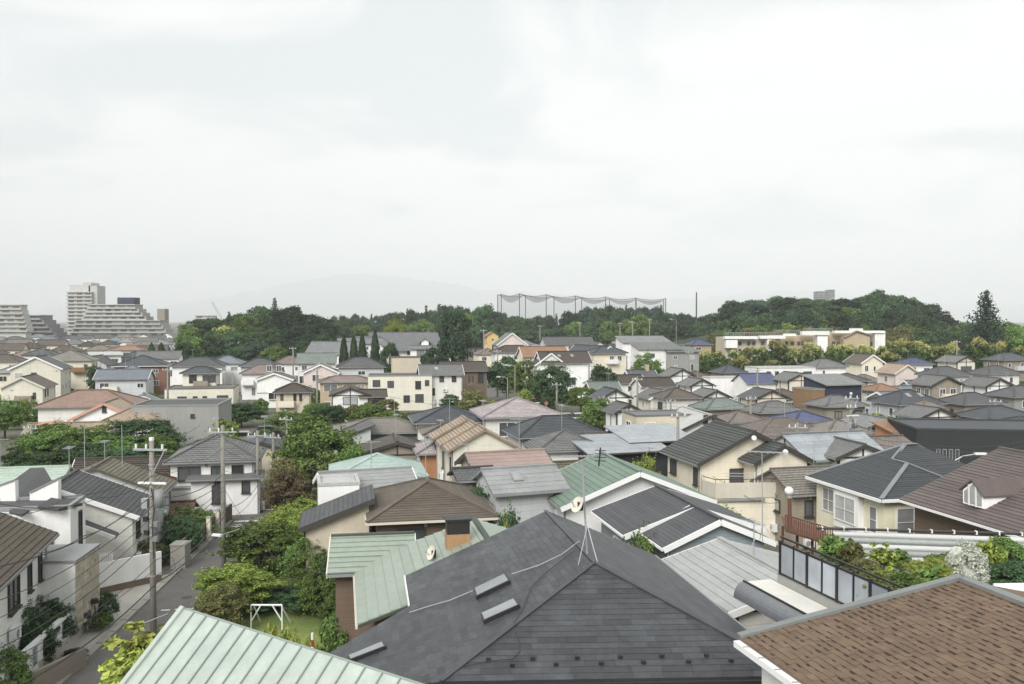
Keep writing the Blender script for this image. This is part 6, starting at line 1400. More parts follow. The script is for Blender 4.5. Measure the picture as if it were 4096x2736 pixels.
# ------------------------------------------------------------------ large buildings
def slab_block(label, u0, u1, vt, Y, floors, fh, depth, wm, steps=(0, 0), name='apartment_building', vb=1345, rail=TRIM, skip=None):
    """a block of flats: dark recessed storeys behind pale balcony bands; steps = metres each floor retreats at left, right"""
    a, b = aty(u0, vt, Y), aty(u1, vt, Y); top = a.z
    t = thing(name, label, 'building', ((a.x + b.x) / 2, Y, 0)); off = t.location
    x0, x1 = a.x, b.x; z = top
    rgw = random.Random(int(u0))
    for k in range(floors):
        l_, r_ = x0 - steps[0] * k, x1 + steps[1] * k
        mb = MB(); mb.box(((l_ + r_) / 2, Y + depth / 2 + .8, z - fh / 2), (r_ - l_ - 0.6, depth, fh)); mb.build('storey', wm, t, off)
        mb = MB(); mb.box(((l_ + r_) / 2, Y, z - fh + 0.55), (r_ - l_ + .6, 1.7, 1.1)); mb.build('balcony', rail, t, off)
        n = max(2, int((r_ - l_) / 6.5))
        for i in range(n):
            x = l_ + (r_ - l_) * (i + .5) / n
            mb = MB(); mb.box((x, Y + .78, z - fh / 2 + .4), ((r_ - l_) / n * .62, 0.06, fh * .55)); mb.build('window', GLASS_FAR if rgw.random() < .7 else CURTAIN, t, off)
        z -= fh
    if z > 0.5: mb = MB(); mb.box(((x0 + x1) / 2, Y + depth / 2 + .8, z / 2), (x1 - x0 + (steps[0] + steps[1]) * floors, depth, z)); mb.build('plinth', wm, t, off)
    mb = MB(); mb.box(((x0 + x1) / 2, Y + depth / 2, top + .3), (x1 - x0 + .4, depth + 1.5, .6)); mb.build('roof_slab', rail, t, off)
    return t
AG, AW, AP_ = wallm('flats_gray', (176, 174, 168)), wallm('flats_pale', (198, 198, 194)), wallm('flats_mauve', (140, 138, 140))
BAL = mat('balcony_band', (202, 201, 196), 0.8, 'wall', 0.8, 0.06); BAL2 = mat('balcony_gray', (176, 175, 172), 0.8, 'wall', 0.8, 0.06)
t = slab_block('tall pale apartment tower on the skyline at left', 266, 366, 1170, 690, 10, 3.0, 20, AW, rail=BAL)
for (u0, u1, v0, dz) in ((276, 358, 1140, 6.2), (330, 362, 1130, 2.0), (352, 386, 1142, 26)):
    a, b = aty(u0, v0, 692), aty(u1, v0, 692); mb = MB(); mb.box(((a.x + b.x) / 2, 700, a.z - dz / 2), (b.x - a.x, 14, dz)); mb.build('penthouse', AW, t, t.location)
t = slab_block('long terraced apartment block stepping down to the right', 352, 540, 1220, 660, 7, 2.95, 14, AG, (1.6, 2.8), rail=BAL)
a, b = aty(462, 1190, 672), aty(531, 1190, 672); mb = MB(); mb.box(((a.x + b.x) / 2, 680, a.z - 3), (b.x - a.x, 10, 6.2)); mb.build('plant_room', W['navy'], t, t.location)
a, b = aty(620, 1235, 660), aty(650, 1235, 660); mb = MB(); mb.box(((a.x + b.x) / 2, 668, a.z - 8), (b.x - a.x, 8, 16)); mb.build('stair_tower', W['taupe'], t, t.location)
slab_block('lower apartment wing in front of the terraced block', 300, 640, 1284, 610, 4, 2.9, 14, AG, (1.5, 2.0), rail=BAL2)
slab_block('beige apartment block cut by the left edge', -140, 84, 1222, 560, 6, 2.9, 7, AW, (0, 0.8), rail=mat('balcony_beige', (190, 188, 180), 0.8, 'wall', 0.8))
slab_block('mauve-grey stepped flats between the left blocks', 96, 160, 1263, 590, 5, 2.9, 16, AP_, (0, 2.6), rail=BAL2)
slab_block('pale distant flats beyond the wooded knoll', 780, 850, 1264, 900, 3, 3, 14, AW, rail=BAL)
slab_block('grey high-rise far behind the east wood', 3275, 3316, 1166, 1500, 6, 3.2, 26, wallm('far_tower', (150, 156, 162)), rail=BAL2)
slab_block('taller half of the grey high-rise behind the east wood', 3317, 3340, 1160, 1496, 6, 3.2, 20, wallm('far_tower2', (166, 172, 176)), rail=BAL2)
# crane
cr_ = thing('tower_crane', 'thin slanting crane jib far behind the wooded knoll', 'crane', aty(884, 1264, 1200)); off = cr_.location
for i, (a, b) in enumerate((((884, 1264), (849, 1206)), ((878, 1266), (846, 1210)))):
    mb = MB(); mb.tube([aty(*a, 1200), aty(*b, 1200)], .25, 5); mb.build('jib', TRIM_G, cr_, off)
for i in range(9):
    f = i / 8; mb = MB(); mb.tube([aty(884 - 35 * f, 1264 - 58 * f, 1200), aty(878 - 32 * f, 1266 - 56 * f - 3, 1200)], .12, 4); mb.build('lattice', TRIM_G, cr_, off)
mb = MB(); a = aty(884, 1264, 1200); mb.tube([(a.x, a.y, 0), a], .6, 6); mb.build('mast', TRIM_G, cr_, off)
# temple with its grey tiled roofs
TG = roofm('temple', (142, 144, 146), brick=(0.35, 0.3, 0.05))
t = h('temple hall with a vast grey tiled roof and white walls', 1650, 1329, 258, 6, 26, 16, 5.2, 'gable', TG, 'white', name='temple', cat='temple', base=0, seed=201, og=1.0, ov=1.4, wins=[('F', -.3, -1.6, 3, 1.2), ('F', 0.0, -1.6, 3, 1.2)], wf=TRIM_D)
t2 = h('w', 1470, 1345, 252, 8, 16, 9, 3.0, 'hip', TG, 'white', name='wing', wins=[('F', 0, -1.2, 2, 1)], seed=202, gutter=None); merge(t, t2)
t2 = h('w', 1700, 1355, 250, 96, 6, 3.2, 1.1, 'gable', TG, 'white', anchor='a', name='wing', wins=None, seed=203); merge(t, t2)
t2 = h('w', 1700, 1382, 243, 6, 9, 4, 1.0, 'gable', TG, 'white', name='wing', wins=[('F', -.15, -1.2, 2.2, 1.8, dict(pane=CURTAIN)), ('F', .15, -1.2, 2.2, 1.8)], wf=TRIM_D, seed=204); merge(t, t2)
t = h('temple annex with a long grey gable roof left of the cypresses', 1345, 1366, 235, 165, 15, 9, 3.4, 'gable', TG, 'white', name='temple_annex', cat='temple', seed=205, og=.8)
t2 = h('w', 1440, 1352, 240, S_, 14, 7, 2.0, 'gable', TG, 'white', name='wing', seed=206); merge(t, t2)
# apartment block before the east wood: long, tan and white, stepping rooflines
t = thing('apartment_building', 'long white and tan apartment block before the east wood', 'building', aty(3200, 1400, 262).xy.to_3d()); off = t.location
def seg(u0, u1, v0, v1, Y, dep, m, nm='wall'):
    a, b = aty(u0, v0, Y), aty(u1, v1, Y); mb = MB(); mb.box(((a.x + b.x) / 2, Y + dep / 2, (a.z + b.z) / 2), (b.x - a.x, dep, a.z - b.z)); return mb.build(nm, m, t, off)
seg(2900, 3120, 1350, 1470, 262, 12, W['beige']); seg(3120, 3270, 1342, 1470, 264, 12, W['tan']); seg(3270, 3310, 1326, 1470, 260, 10, W['white']); seg(3310, 3500, 1330, 1470, 263, 12, W['tan']); seg(3500, 3540, 1325, 1470, 260, 14, W['white'])
for (u0, u1, v0, v1) in ((2900, 3030, 1345, 1356), (3040, 3142, 1343, 1355), (3142, 3185, 1335, 1344), (3210, 3318, 1325, 1340), (3340, 3540, 1323, 1332), (3408, 3452, 1314, 1323), (2905, 2950, 1360, 1392), (3070, 3086, 1358, 1440)): seg(u0, u1, v0, v1, 259.5, 2.2, W['white'], 'parapet')
for u in (2955, 2990, 3010, 3045, 3105, 3140, 3165, 3190, 3205, 3230, 3255, 3330, 3350, 3395, 3430, 3440, 3480):
    for v in (1366, 1396, 1426): seg(u, u + 11, v, v + 14, 261.7 if u < 3120 or u > 3300 else 263.7, .5, GLASS, 'window')
a, b, c_ = aty(3375, 1352, 259), aty(3425, 1326, 259), aty(3480, 1342, 259)
mb = MB(); mb.prism([a, b, c_, aty(3480, 1400, 259), aty(3375, 1400, 259)], (0, 4, 0)); mb.build('front_gable', W['tan'], t, off)
mb = MB(); mb.bar(a + Vector((0, -.2, .2)), b + Vector((0, -.2, .2)), 1.0, .3); mb.bar(b + Vector((0, -.2, .2)), c_ + Vector((0, -.2, .2)), 1.0, .3); mb.build('gable_trim', W['taupe'], t, off)
for (u0, u1, v0, v1) in ((2900, 3098, 1330, 1342), (3100, 3200, 1321, 1335), (3215, 3330, 1314, 1326)):
    n = int((u1 - u0) / 7); mb = MB()
    for i in range(n + 1): q = aty(u0 + (u1 - u0) * i / n, v1, 266); q2 = aty(u0 + (u1 - u0) * i / n, v0, 266); mb.bar(q, q2, .12, .12)
    mb.bar(aty(u0, v0, 266), aty(u1, v0, 266), .12, .12); mb.build('roof_railing', TRIM_G, t, off)
# ------------------------------------------------------------------ driving-range net
NETM = bpy.data.materials.new('net_mesh'); n, l = nodes_of(NETM); n.clear()
no = n.new('ShaderNodeOutputMaterial'); nt = n.new('ShaderNodeBsdfTransparent'); nd = n.new('ShaderNodeBsdfDiffuse'); nd.inputs[0].default_value = (0.10, 0.11, 0.115, 1)
nm_ = n.new('ShaderNodeMixShader'); nm_.inputs[0].default_value = 0.26
l.new(nt.outputs[0], nm_.inputs[1]); l.new(nd.outputs[0], nm_.inputs[2]); l.new(nm_.outputs[0], no.inputs['Surface'])
NETL = NETM.copy(); NETL.name = 'net_mesh_side'; NETL.node_tree.nodes['Mix Shader'].inputs[0].default_value = 0.1
POST = mat('net_post', (86, 90, 94), 0.6, k=0.7)
near = [(1991, 1178), (2078, 1174), (2185, 1178), (2302, 1183), (2422, 1187), (2543, 1191), (2663, 1193)]
farr = [(2005, 1176), (2102, 1180), (2216, 1186), (2327, 1191), (2438, 1196)]
net = thing('range_net', 'golf driving-range net on tall posts above the trees', 'net', aty(2330, 1283, 600).xy.to_3d()); off = net.location
NP, FP = [], []
for i, (u, v) in enumerate(near): q = aty(u, v, 590 + i * 9); NP.append(q)
for i, (u, v) in enumerate(farr): q = aty(u, v, 655 + i * 9); FP.append(q)
FP += [aty(2545, 1199, 700), aty(2655, 1201, 709)]
for q in NP + FP: mb = MB(); mb.tube([(q.x, q.y, 0), q], .3, 6); mb.build('post', POST, net, off)
def sheet(a, b, c_, d_, sag, name, m, nx=10, ny=6):
    mb = MB(); g = []
    for j in range(ny + 1):
        row = []
        for i in range(nx + 1):
            s, t_ = i / nx, j / ny; p = a.lerp(b, s).lerp(d_.lerp(c_, s), t_); p.z -= (sag * 4 * s * (1 - s) * math.sin(math.pi * t_) ** .7 + 1.5 * 4 * s * (1 - s)) if name == 'ceiling_net' else sag * 4 * s * (1 - s); row.append(p)
        g.append(row)
    for j in range(ny):
        for i in range(nx): mb.face([g[j][i], g[j][i + 1], g[j + 1][i + 1], g[j + 1][i]])
    return mb.build(name, m, net, off)
for i in range(6):
    a, b, c_, d_ = NP[i], NP[i + 1], FP[i + 1], FP[i]
    sheet(a, b, c_, d_, 4.6 - .3 * i, 'ceiling_net', NETM)
    mb = MB(); a2, b2 = a.copy(), b.copy(); a2.z = b2.z = 4; sheet(a, b, b2, a2, 1.5, 'side_net', NETL, 10, 2)
    c2, d2 = c_.copy(), d_.copy(); c2.z = d2.z = 4; sheet(d_, c_, c2, d2, 1.5, 'side_net', NETL, 10, 2)
    for p, q in ((a, b), (d_, c_)): mb = MB(); mb.tube(smooth_path([p, q], 10, 1.5), .14, 4); mb.build('cable', POST, net, off)
a2, d2 = NP[0].copy(), FP[0].copy(); a2.z = d2.z = 4; sheet(NP[0], FP[0], d2, a2, 0, 'side_net', NETL, 4, 2)
q = aty(2786, 1169, 430); st = tag(MB().tube([(q.x, q.y, 0), q], [.45, .3], 8).build('mast_pole', POST), 'lone tall dark mast above the trees right of the net', 'mast')
# ------------------------------------------------------------------ utility poles
_pc = {}
def pole(label, u, v, Y, arms=1, lamp=False, trans=False, base=0.0, r=0.15, group='utility poles', azi=0.0, label_lamp=None):
    p = aty(u, v, Y); H = p.z - base
    t = thing('utility_pole' if not lamp else 'lamp_pole', label, 'pole', (p.x, p.y, base), azi, group)
    mb = MB(); mb.tube([(0, 0, 0), (0, 0, H)], [r * 1.15, r * .8], 10); mb.build('shaft', POLE, t, None, True)
    for k in range(arms):
        z = H - 0.45 - 0.9 * k; w = 1.8 if k == 0 else 1.3
        mb = MB(); mb.box((0, -.14, z), (w, .09, .1)); ar = mb.build('crossarm', METAL_L, t)
        for sx in (-.42, -.12, .36): mb = MB(); mb.tube([(sx * w, -.14, z + .05), (sx * w, -.14, z + .28)], .055, 6); mb.build('insulator', PLASTIC, ar)
    if trans:
        mb = MB(); mb.tube([(.42, -.1, H - 3.4), (.42, -.1, H - 2.5)], .24, 10); mb.build('transformer', TRIM_G, t, None, True)
        mb = MB(); mb.box((-.3, -.1, H - 3.2), (.3, .3, .5)); mb.build('switch_box', METAL_L, t)
        mb = MB(); mb.tube([(0, 0, H), (0, 0, H + .16)], r * .85, 8); mb.build('cap', PLASTIC, t)
        mb = MB(); mb.box((.1, -.16, H - 2.15), (1.5, .1, .1)); mb.build('crossarm', PLASTIC, t)
        for zz in (1.2, 1.7, 2.9, 3.6, 3.9, 4.3, 4.8, 5.6, 6.9): mb = MB(); mb.tube([(0, 0, H - zz), (0, 0, H - zz - .07)], r * 1.12, 10); mb.build('band', METAL_L, t)
        for x_, zz in ((-.28, 4.0), (.25, 4.25), (-.25, 4.7), (.22, 5.0)): mb = MB(); mb.box((x_, -.12, H - zz), (.22, .2, .26)); mb.build('junction_box', TRIM_G if x_ > 0 else METAL_D, t)
        mb = MB(); mb.tube([(.05, -.2, H - 2.4), (.28, -.24, H - 3.2), (.1, -.2, H - 4.4), (.16, -.18, H - 6)], .03, 5); mb.build('riser_cable', RUBBER, t)
        mb = MB(); mb.bar((.1, -.1, H - 1.7), (.75, -.14, H - .5), .05, .05); mb.build('strut', METAL_L, t)
    if lamp:
        mb = MB(); mb.tube([(0, 0, H - .3), (-.5, -.2, H + .1), (-1.3, -.4, H + .15)], .05, 6); mb.build('lamp_arm', METAL_L, t)
        mb = MB(); mb.box((-1.6, -.45, H + .13), (.7, .25, .12)); mb.build('lamp_head', PLASTIC, t)
    return t
PL = {}
PL['p1'] = pole('near utility pole with transformers standing at the street by the mint roof', 606, 1762, 43.4, 1, False, True, azi=R(-6))
PL['p2'] = pole('bright concrete utility pole right of the street', 890, 1700, 55.4, 1, azi=R(8))
specs = [(1030, 1722, 75, 'dark slim pole at the junction'), (1093, 1730, 79, 'second pole beyond the junction'), (1147, 1663, 98, 'pale pole left of the big round tree'), (1268, 1472, 142, 'tall pole before the ochre-beige house'), (1172, 1387, 205, 'pole with a white box under the wood'), (1935, 1316, 232, 'tall pole on the left of the rising road'), (1990, 1398, 190, 'pole on the rising road beside the tree'), (2101, 1458, 168, 'pole left of the dense dark tree'),
         (2227, 1529, 148, 'pole with insulators before the dense dark tree'), (2356, 1455, 164, 'pole right of the dense dark tree'), (2417, 1582, 128, 'white pole at the half-timbered gable'), (2450, 1603, 122, 'thin pole beside the white pole'), (2550, 1507, 138, 'dark pole in front of the twin-gabled house'), (2507, 1420, 188, 'pole at the top of the twin-gabled house'), (2683, 1595, 124, 'pole with three insulators before the veranda house'), (2598, 1274, 280, 'tall pole above the far roofs'), (2757, 1403, 190, 'pole by the flowering trees at left'),
         (3003, 1582, 110, 'pole left of the violet roof'), (3030, 1471, 150, 'pole beside the blue roof with a box'), (3404, 1576, 85, 'stout pole behind the yellow house with transformer'), (3982, 1594, 119, 'pole with a white lamp head near the right edge'), (3828, 1361, 210, 'pole under the flowering trees'), (3907, 1274, 280, 'tall pole before the cedar'), (2712, 1646, 76, 'pale pole left of the cream balcony house'), (2100, 1640, 104, 'dark pole before the mauve roof'), (1742, 1600, 104, 'pole between the blue-grey hip roof and the tan tiles'), (2160, 1300, 300, 'thin pole among the far central roofs'), (2320, 1288, 300, 'pole above the brown far roofs'), (2480, 1290, 300, 'pole left of the tall far pole'), (2530, 1284, 300, 'far pole next to the tall one'), (125, 1697, 94, 'pole beside the left road'), (3190, 1690, 78, 'pale pole above the warm grey roof'), (670, 1470, 150, 'thin pole before the cream terrace house')]
for (u, v, Y, lb) in specs: PL[(u, v)] = pole(lb, u, v, Y, 1 if u not in (3404,) else 2, False, u == 3404, r=0.15 if Y < 130 else 0.17, azi=R(trg.uniform(-20, 30)))
for (u, v, Y, lb) in ((2060, 1462, 165, 'curved-arm street lamp on the rising road'), (2705, 1278, 250, 'tall white lamp pole at the wood edge'), (2030, 1510, 150, 'curved street lamp beside the olive tree'), (930, 1490, 160, 'white ball lamp beside the cream terrace house')): pole(lb, u, v, Y, 0, True, r=.09, group='street lamps')
# rooftop aerial masts at left and by the charcoal gables
for (u, v, Y, u1, v1, lb) in ((337, 1694, 57, 339, 1872, 'thin aerial mast on the olive roof'), (487, 1700, 64, 489, 1868, 'thin aerial mast on the faded red roof'), (3048, 1806, 41, 3050, 2170, 'guyed aerial mast with long boom on the light grey roof')):
    a, b = aty(u, v, Y), aty(u1, v1, Y); t = thing('aerial_mast', lb, 'antenna', b); off = b
    mb = MB(); mb.tube([b, a], .025, 5); mb.build('mast', METAL_L, t, off)
    if u == 3048:
        mb = MB(); mb.bar(aty(2990, 1805, Y), aty(3150, 1812, Y), .05, .05); bo = mb.build('boom', METAL_L, t, off)
        for i in range(7): q = aty(2992 + 24 * i, 1806 + i, Y); mb = MB(); mb.bar(q - Vector((0, .35, 0)), q + Vector((0, .35, 0)), .02, .02); mb.build('element', METAL_L, bo, off)
        for s in ((-.7, -.5), (.7, -.4), (.1, .8)): mb = MB(); mb.tube([b + Vector((0, 0, .9)), b + Vector((s[0], s[1], -.1))], .015, 4); mb.build('stay', METAL_L, t, off)
# ------------------------------------------------------------------ overhead wires
def wire(label, pts, r=0.02, sag=0.4, mt=RUBBER, group='overhead wires'):
    mb = MB(); mb.tube(smooth_path(pts, 12, sag), r * .7, 5); return tag(mb.build('overhead_wire', mt), label, 'wire', group)
P1, P2 = aty(606, 1762, 43.4), aty(890, 1700, 55.4)
def pt(u, v, Y): return aty(u, v, Y)
ws = [([pt(0, 2265, 34), pt(606, 1985, 43.2), pt(890, 1900, 55.2)], .035, 'thick cable through the near pole, upper'), ([pt(0, 2400, 34), pt(614, 2020, 43.2), pt(893, 1925, 55.2)], .03, 'cable through the near pole just below the upper one'), ([pt(0, 2175, 34), pt(330, 2145, 33), pt(604, 1930, 43.2)], .028, 'sagging cable over the brown tile roof'),
      ([pt(0, 2592, 34), pt(620, 2135, 43.3), pt(895, 1960, 55.2)], .03, 'cable over the hedge to the near pole'), ([pt(0, 2650, 34), pt(624, 2240, 43.3), pt(897, 2010, 55.2)], .025, 'lower cable over the hedge'), ([pt(0, 2780, 34), pt(628, 2330, 43.3), pt(900, 2060, 55.2)], .05, 'thick telephone cable along the street'),
      ([pt(0, 2690, 34), pt(622, 2275, 43.3)], .02, 'thin wire above the wall openings'), ([pt(0, 2052, 30), pt(270, 1985, 36), pt(604, 1880, 43.3)], .02, 'wire crossing the white modern house'), ([pt(0, 2015, 31), pt(400, 1990, 38), pt(606, 1905, 43.3)], .02, 'lower wire crossing the white modern house'),
      ([pt(510, 1798, 43.2), pt(800, 1702, 55.3)], .018, 'wire between the pole tops, left'), ([pt(700, 1786, 43.2), pt(965, 1700, 55.3)], .018, 'wire between the pole tops, right'), ([pt(606, 1900, 43.2), pt(780, 1838, 56), pt(890, 1790, 55.2)], .018, 'service wire with white clips by the near pole'),
      ([pt(890, 1790, 55.4), pt(1030, 1840, 75)], .02, 'wire from the bright pole to the slim pole'), ([pt(890, 1880, 55.4), pt(1032, 1880, 75)], .02, 'lower wire from the bright pole to the slim pole'), ([pt(1030, 1760, 75), pt(1092, 1765, 79), pt(1147, 1690, 98)], .022, 'wire linking the poles beyond the junction'),
      ([pt(1100, 1830, 79), pt(1395, 1826, 70), pt(1500, 1815, 66)], .016, 'thin wire crossing in front of the big round tree'), ([pt(900, 1960, 55), pt(1100, 2230, 52), pt(1330, 2290, 42)], .02, 'wire from the bright pole down to the sage roof'), ([pt(620, 2140, 43.2), pt(690, 2230, 46), pt(730, 2310, 50)], .015, 'thin drop wire to the white fence'),
      ([pt(3404, 1710, 85), pt(3650, 1766, 72), pt(4110, 1762, 70)], .025, 'upper wire across the black house'), ([pt(3404, 1735, 85), pt(3700, 1788, 70), pt(4110, 1780, 68)], .03, 'middle wire across the black house'), ([pt(3404, 1765, 85), pt(3720, 1806, 70), pt(4110, 1797, 68)], .03, 'lower wire across the black house'),
      ([pt(2712, 1770, 76), pt(2920, 1940, 66), pt(3120, 2010, 62)], .025, 'drop wire in front of the cream balcony'), ([pt(2417, 1625, 128), pt(2683, 1625, 124), pt(3003, 1610, 110)], .025, 'wire between the middle right poles'), ([pt(3003, 1620, 110), pt(3404, 1605, 85)], .025, 'wire from the violet roof pole to the stout pole'), ([pt(2100, 1680, 104), pt(2417, 1610, 128)], .025, 'wire before the mauve roof'), ([pt(1742, 1640, 104), pt(2100, 1665, 104)], .02, 'wire over the tan tiles'),
      ([pt(1268, 1500, 142), pt(1742, 1620, 104)], .025, 'wire from the tall pole to the tan tiles'), ([pt(1268, 1505, 142), pt(1147, 1690, 98)], .02, 'wire down to the pale pole')]
ws += [([pt(0, 2470, 34), pt(616, 2060, 43.2)], .022, 'wire rising across the hedge to the near pole'), ([pt(0, 2545, 34), pt(618, 2095, 43.2), pt(894, 1945, 55.2)], .022, 'twisted wire across the hedge'), ([pt(606, 1850, 43.2), pt(505, 1868, 62)], .014, 'service wire to the faded red roof'), ([pt(606, 2010, 43.2), pt(440, 1990, 55)], .014, 'service wire to the white gable house'),
       ([pt(893, 1850, 55.2), pt(780, 1850, 72)], .014, 'service wire to the dark brown tile roof'), ([pt(893, 1870, 55.2), pt(960, 1800, 75)], .014, 'service wire to the white hip house'), ([pt(900, 2030, 55.2), pt(1031, 1940, 75)], .03, 'telephone cable beyond the bright pole'), ([pt(628, 2300, 43.3), pt(899, 2040, 55.2)], .03, 'second telephone cable along the street'), ([pt(900, 2075, 55.2), pt(1031, 1965, 75)], .022, 'lowest cable beyond the bright pole'), ([pt(1031, 1790, 75), pt(1268, 1530, 142)], .02, 'long wire from the slim pole uphill')]
for pts, r, lb in ws: wire(lb, pts, r, .5 if r > .02 else .3)
# ------------------------------------------------------------------ roof terrace with glass fence, plants and wrapped rock
ta, tb = atz(3122, 2297, 7.75), atz(3660, 2560, 7.75)
tdir = (tb - ta).normalized(); tn = Vector((-tdir.y, tdir.x, 0));
if tn.x < 0: tn = -tn
td = thing('terrace_building', 'flat-roofed building with a planted roof terrace at right', 'building', at_base(ta + tn * 5)); off = td.location
mb = MB(); q = [ta - tdir * .2, ta + tdir * 7.6, ta + tdir * 7.6 + tn * 10, ta - tdir * .2 + tn * 10]; mb.prism([Vector((p.x, p.y, 7.75)) for p in q], (0, 0, -7.75)); mb.build('wall', W['gray'], td, off)
mb = MB(); mb.prism([p + Vector((0, 0, .02)) for p in q], (0, 0, .03)); mb.build('terrace_floor', CONC, td, off)
mb = MB(); mb.prism([p + Vector((0, 0, -.35)) for p in (ta - tdir * .6 - tn * 1.15, ta + tdir * 7.6 - tn * 1.15, ta + tdir * 7.6 - tn * .02, ta - tdir * .6 - tn * .02)], (0, 0, -.15)); mb.build('flat_ledge', W['offwhite'], td, off)
mb = MB(); arc = [(-tn * (1.15 + .42 * math.sin(a_)) + Vector((0, 0, -.33 - .55 * (1 - math.cos(a_))))) for a_ in [i * math.pi / 2 / 7 for i in range(8)]]
for x, y in zip(arc, arc[1:]): mb.face([ta - tdir * .6 + x, ta + tdir * 7.6 + x, ta + tdir * 7.6 + y, ta - tdir * .6 + y])
mb.face([ta - tdir * .6 + x for x in arc] + [ta - tdir * .6 - tn * .9 + Vector((0, 0, -.9))])
mb.build('rounded_fascia', mat('fascia_gray', (140, 144, 148), 0.4, k=0.7, metal=0.3), td, off, True)
mb = MB(); mb.bar(ta - tdir * .6 - tn * 1.16 + Vector((0, 0, -.31)), ta + tdir * 7.6 - tn * 1.16 + Vector((0, 0, -.31)), .06, .06); mb.build('fascia_edge', METAL_D, td, off)
FROST = glass('frosted_panel', (206, 212, 220), 0.8, 0.35)
fe = thing('glass_fence', 'dark-framed fence of frosted glass panels around the terrace', 'fence', ta); off = fe.location
n_p = 9; pw = .8
for i in range(n_p + 1):
    a = ta + tdir * (i * pw); big = i % 2 == 0
    mb = MB(); mb.box(a + Vector((0, 0, .62)), (.1 if big else .05, .1 if big else .05, 1.24), math.atan2(tdir.y, tdir.x)); mb.build('post', METAL_D, fe, off)
    if i < n_p:
        b = a + tdir * pw; mb = MB(); mb.bar(a + tdir * .06 + Vector((0, 0, .6)), b - tdir * .06 + Vector((0, 0, .6)), .025, 1.05); mb.build('panel', FROST, fe, off)
for z, w in ((.04, .07), (1.16, .07), (1.38, .06)):
    mb = MB(); mb.bar(ta + Vector((0, 0, z)), ta + tdir * n_p * pw + Vector((0, 0, z)), w, w); mb.build('rail', METAL_D, fe, off)
# corrugated screen behind the terrace
CORR = mat('corrugated', (214, 216, 214), 0.5, k=0.8, var=0.06); ca, cb_ = aty(3330, 2236, 31.6), aty(4130, 2232, 30.6)
cs_ = thing('corrugated_screen', 'white corrugated sheet screen behind the terrace plants', 'screen', (ca.x, ca.y, 7.8)); off = cs_.location
nrow = 6
for k in range(nrow):
    z0 = 7.85 + k * .22; mb = MB(); rows = []
    for j in range(7):
        a_ = j / 6 * math.pi; rows.append((z0 + .22 * j / 6, -.06 * math.sin(a_)))
    for (za, ya), (zb, yb) in zip(rows, rows[1:]): mb.face([(ca.x, ca.y + ya, za), (cb_.x, cb_.y + ya, za), (cb_.x, cb_.y + yb, zb), (ca.x, ca.y + yb, zb)])
    mb.build('corrugation', CORR if k % 2 else mat('corrugated_gray', (168, 172, 172), 0.5, k=0.8), cs_, off)
mb = MB(); mb.tube([(ca.x - .6, ca.y, 9.28), (cb_.x, cb_.y, 9.3)], .05, 6); rl = mb.build('top_rail', METAL_D, cs_, off)
for i in range(10): q = Vector((ca.x - .4, ca.y, 9.28)).lerp(Vector((cb_.x, cb_.y, 9.3)), i / 9.5); mb = MB(); mb.box(q, (.05, .13, .13)); mb.build('clip', PLASTIC, rl, off)
# wrapped rock-like mound
rk = aty(3862, 2335, 28.2); rw = thing('wrapped_plant', 'pale bush half wrapped in crumpled white sheeting on the terrace', 'wrapped plant', (rk.x, rk.y, 7.8))
rn = np.random.default_rng(3); mb = MB(); N1, N2 = 26, 22; g = []
for (bx, by, hh_, rr_, ph_) in ((-.18, 0, 1.7, .5, 0.0), (.26, -.1, 1.5, .5, 2.0), (.02, -.26, 1.15, .5, 4.0)):
    g = []
    for j in range(N2 + 1):
        t_ = j / N2; row = []
        for i in range(N1):
            a_ = 2 * math.pi * i / N1; r_ = rr_ * (1 - t_ ** 3.4) ** .5 * (1 - .25 * t_) * (1 + .14 * math.sin(3 * a_ + 5 * t_ + ph_) + .1 * math.sin(8 * a_ + 3 * t_ + ph_) + .06 * rn.normal())
            row.append((bx + r_ * math.cos(a_) - .1 * t_, by + r_ * math.sin(a_) * .8, hh_ * t_ + .03 * rn.normal() * (0 < t_ < 1)))
        g.append(row)
    for j in range(N2):
        for i in range(N1): mb.face([g[j][i], g[j][(i + 1) % N1], g[j + 1][(i + 1) % N1], g[j + 1][i]])
mb.build('sheeting', mat('sheeting', (204, 208, 198), 0.55, k=0.75, var=0.22, scale=3, bump=0.6), rw, None, False)
c = link('foliage', crown_mesh('a', 'pale'), rw, (0.02, -.08, .82), 1.0); c.scale = (.72, .62, .86)
mb = MB(); mb.tube([(0, 0, .05), (0, 0, .2)], .4, 12); mb.build('pot', mat('pot_gray', (120, 118, 112), 0.8), rw)
POTG = mat('pot_green', (182, 194, 184), 0.7, k=0.75)
def potted(label, u, v, Y, w, hgt, leaf, potw=.5, poth=.4, kind='l', potm=None, stem=0):
    q = aty(u, v, Y); z0 = 7.8; t = thing('potted_plant', label, 'potted plant', (q.x, q.y, z0), 0, 'plants on the roof terrace')
    mb = MB(); mb.prism([(-potw / 2, -potw / 3, poth), (potw / 2, -potw / 3, poth), (potw / 2, potw / 3, poth), (-potw / 2, potw / 3, poth)], (0, 0, -poth)); mb.build('pot', potm or POTG, t)
    zc = poth + hgt * (.42 if kind != 'g' else 1.3); c = link('foliage', crown_mesh(kind, leaf), t, (0, 0, zc), trg.uniform(0, 6)); c.scale = (w * .6, w * .6, hgt * .62)
    mb = MB(); mb.tube([(0, 0, poth - .05), (.03, 0, zc)], .03, 5); mb.build('stem', BARK, t)
potted('bright green bush in a pale rectangular planter', 3535, 2200, 29.5, .95, .8, 'bright', .95, .55, 'u'); potted('round clipped yellow-green bush on a bare stem', 3705, 2240, 27.5, 1.25, .62, 'yellow', .4, .3, 'g'); potted('loose reddish-green shrub left of the planter', 3415, 2215, 29.8, .9, 1.1, 'olive', .4, .4)
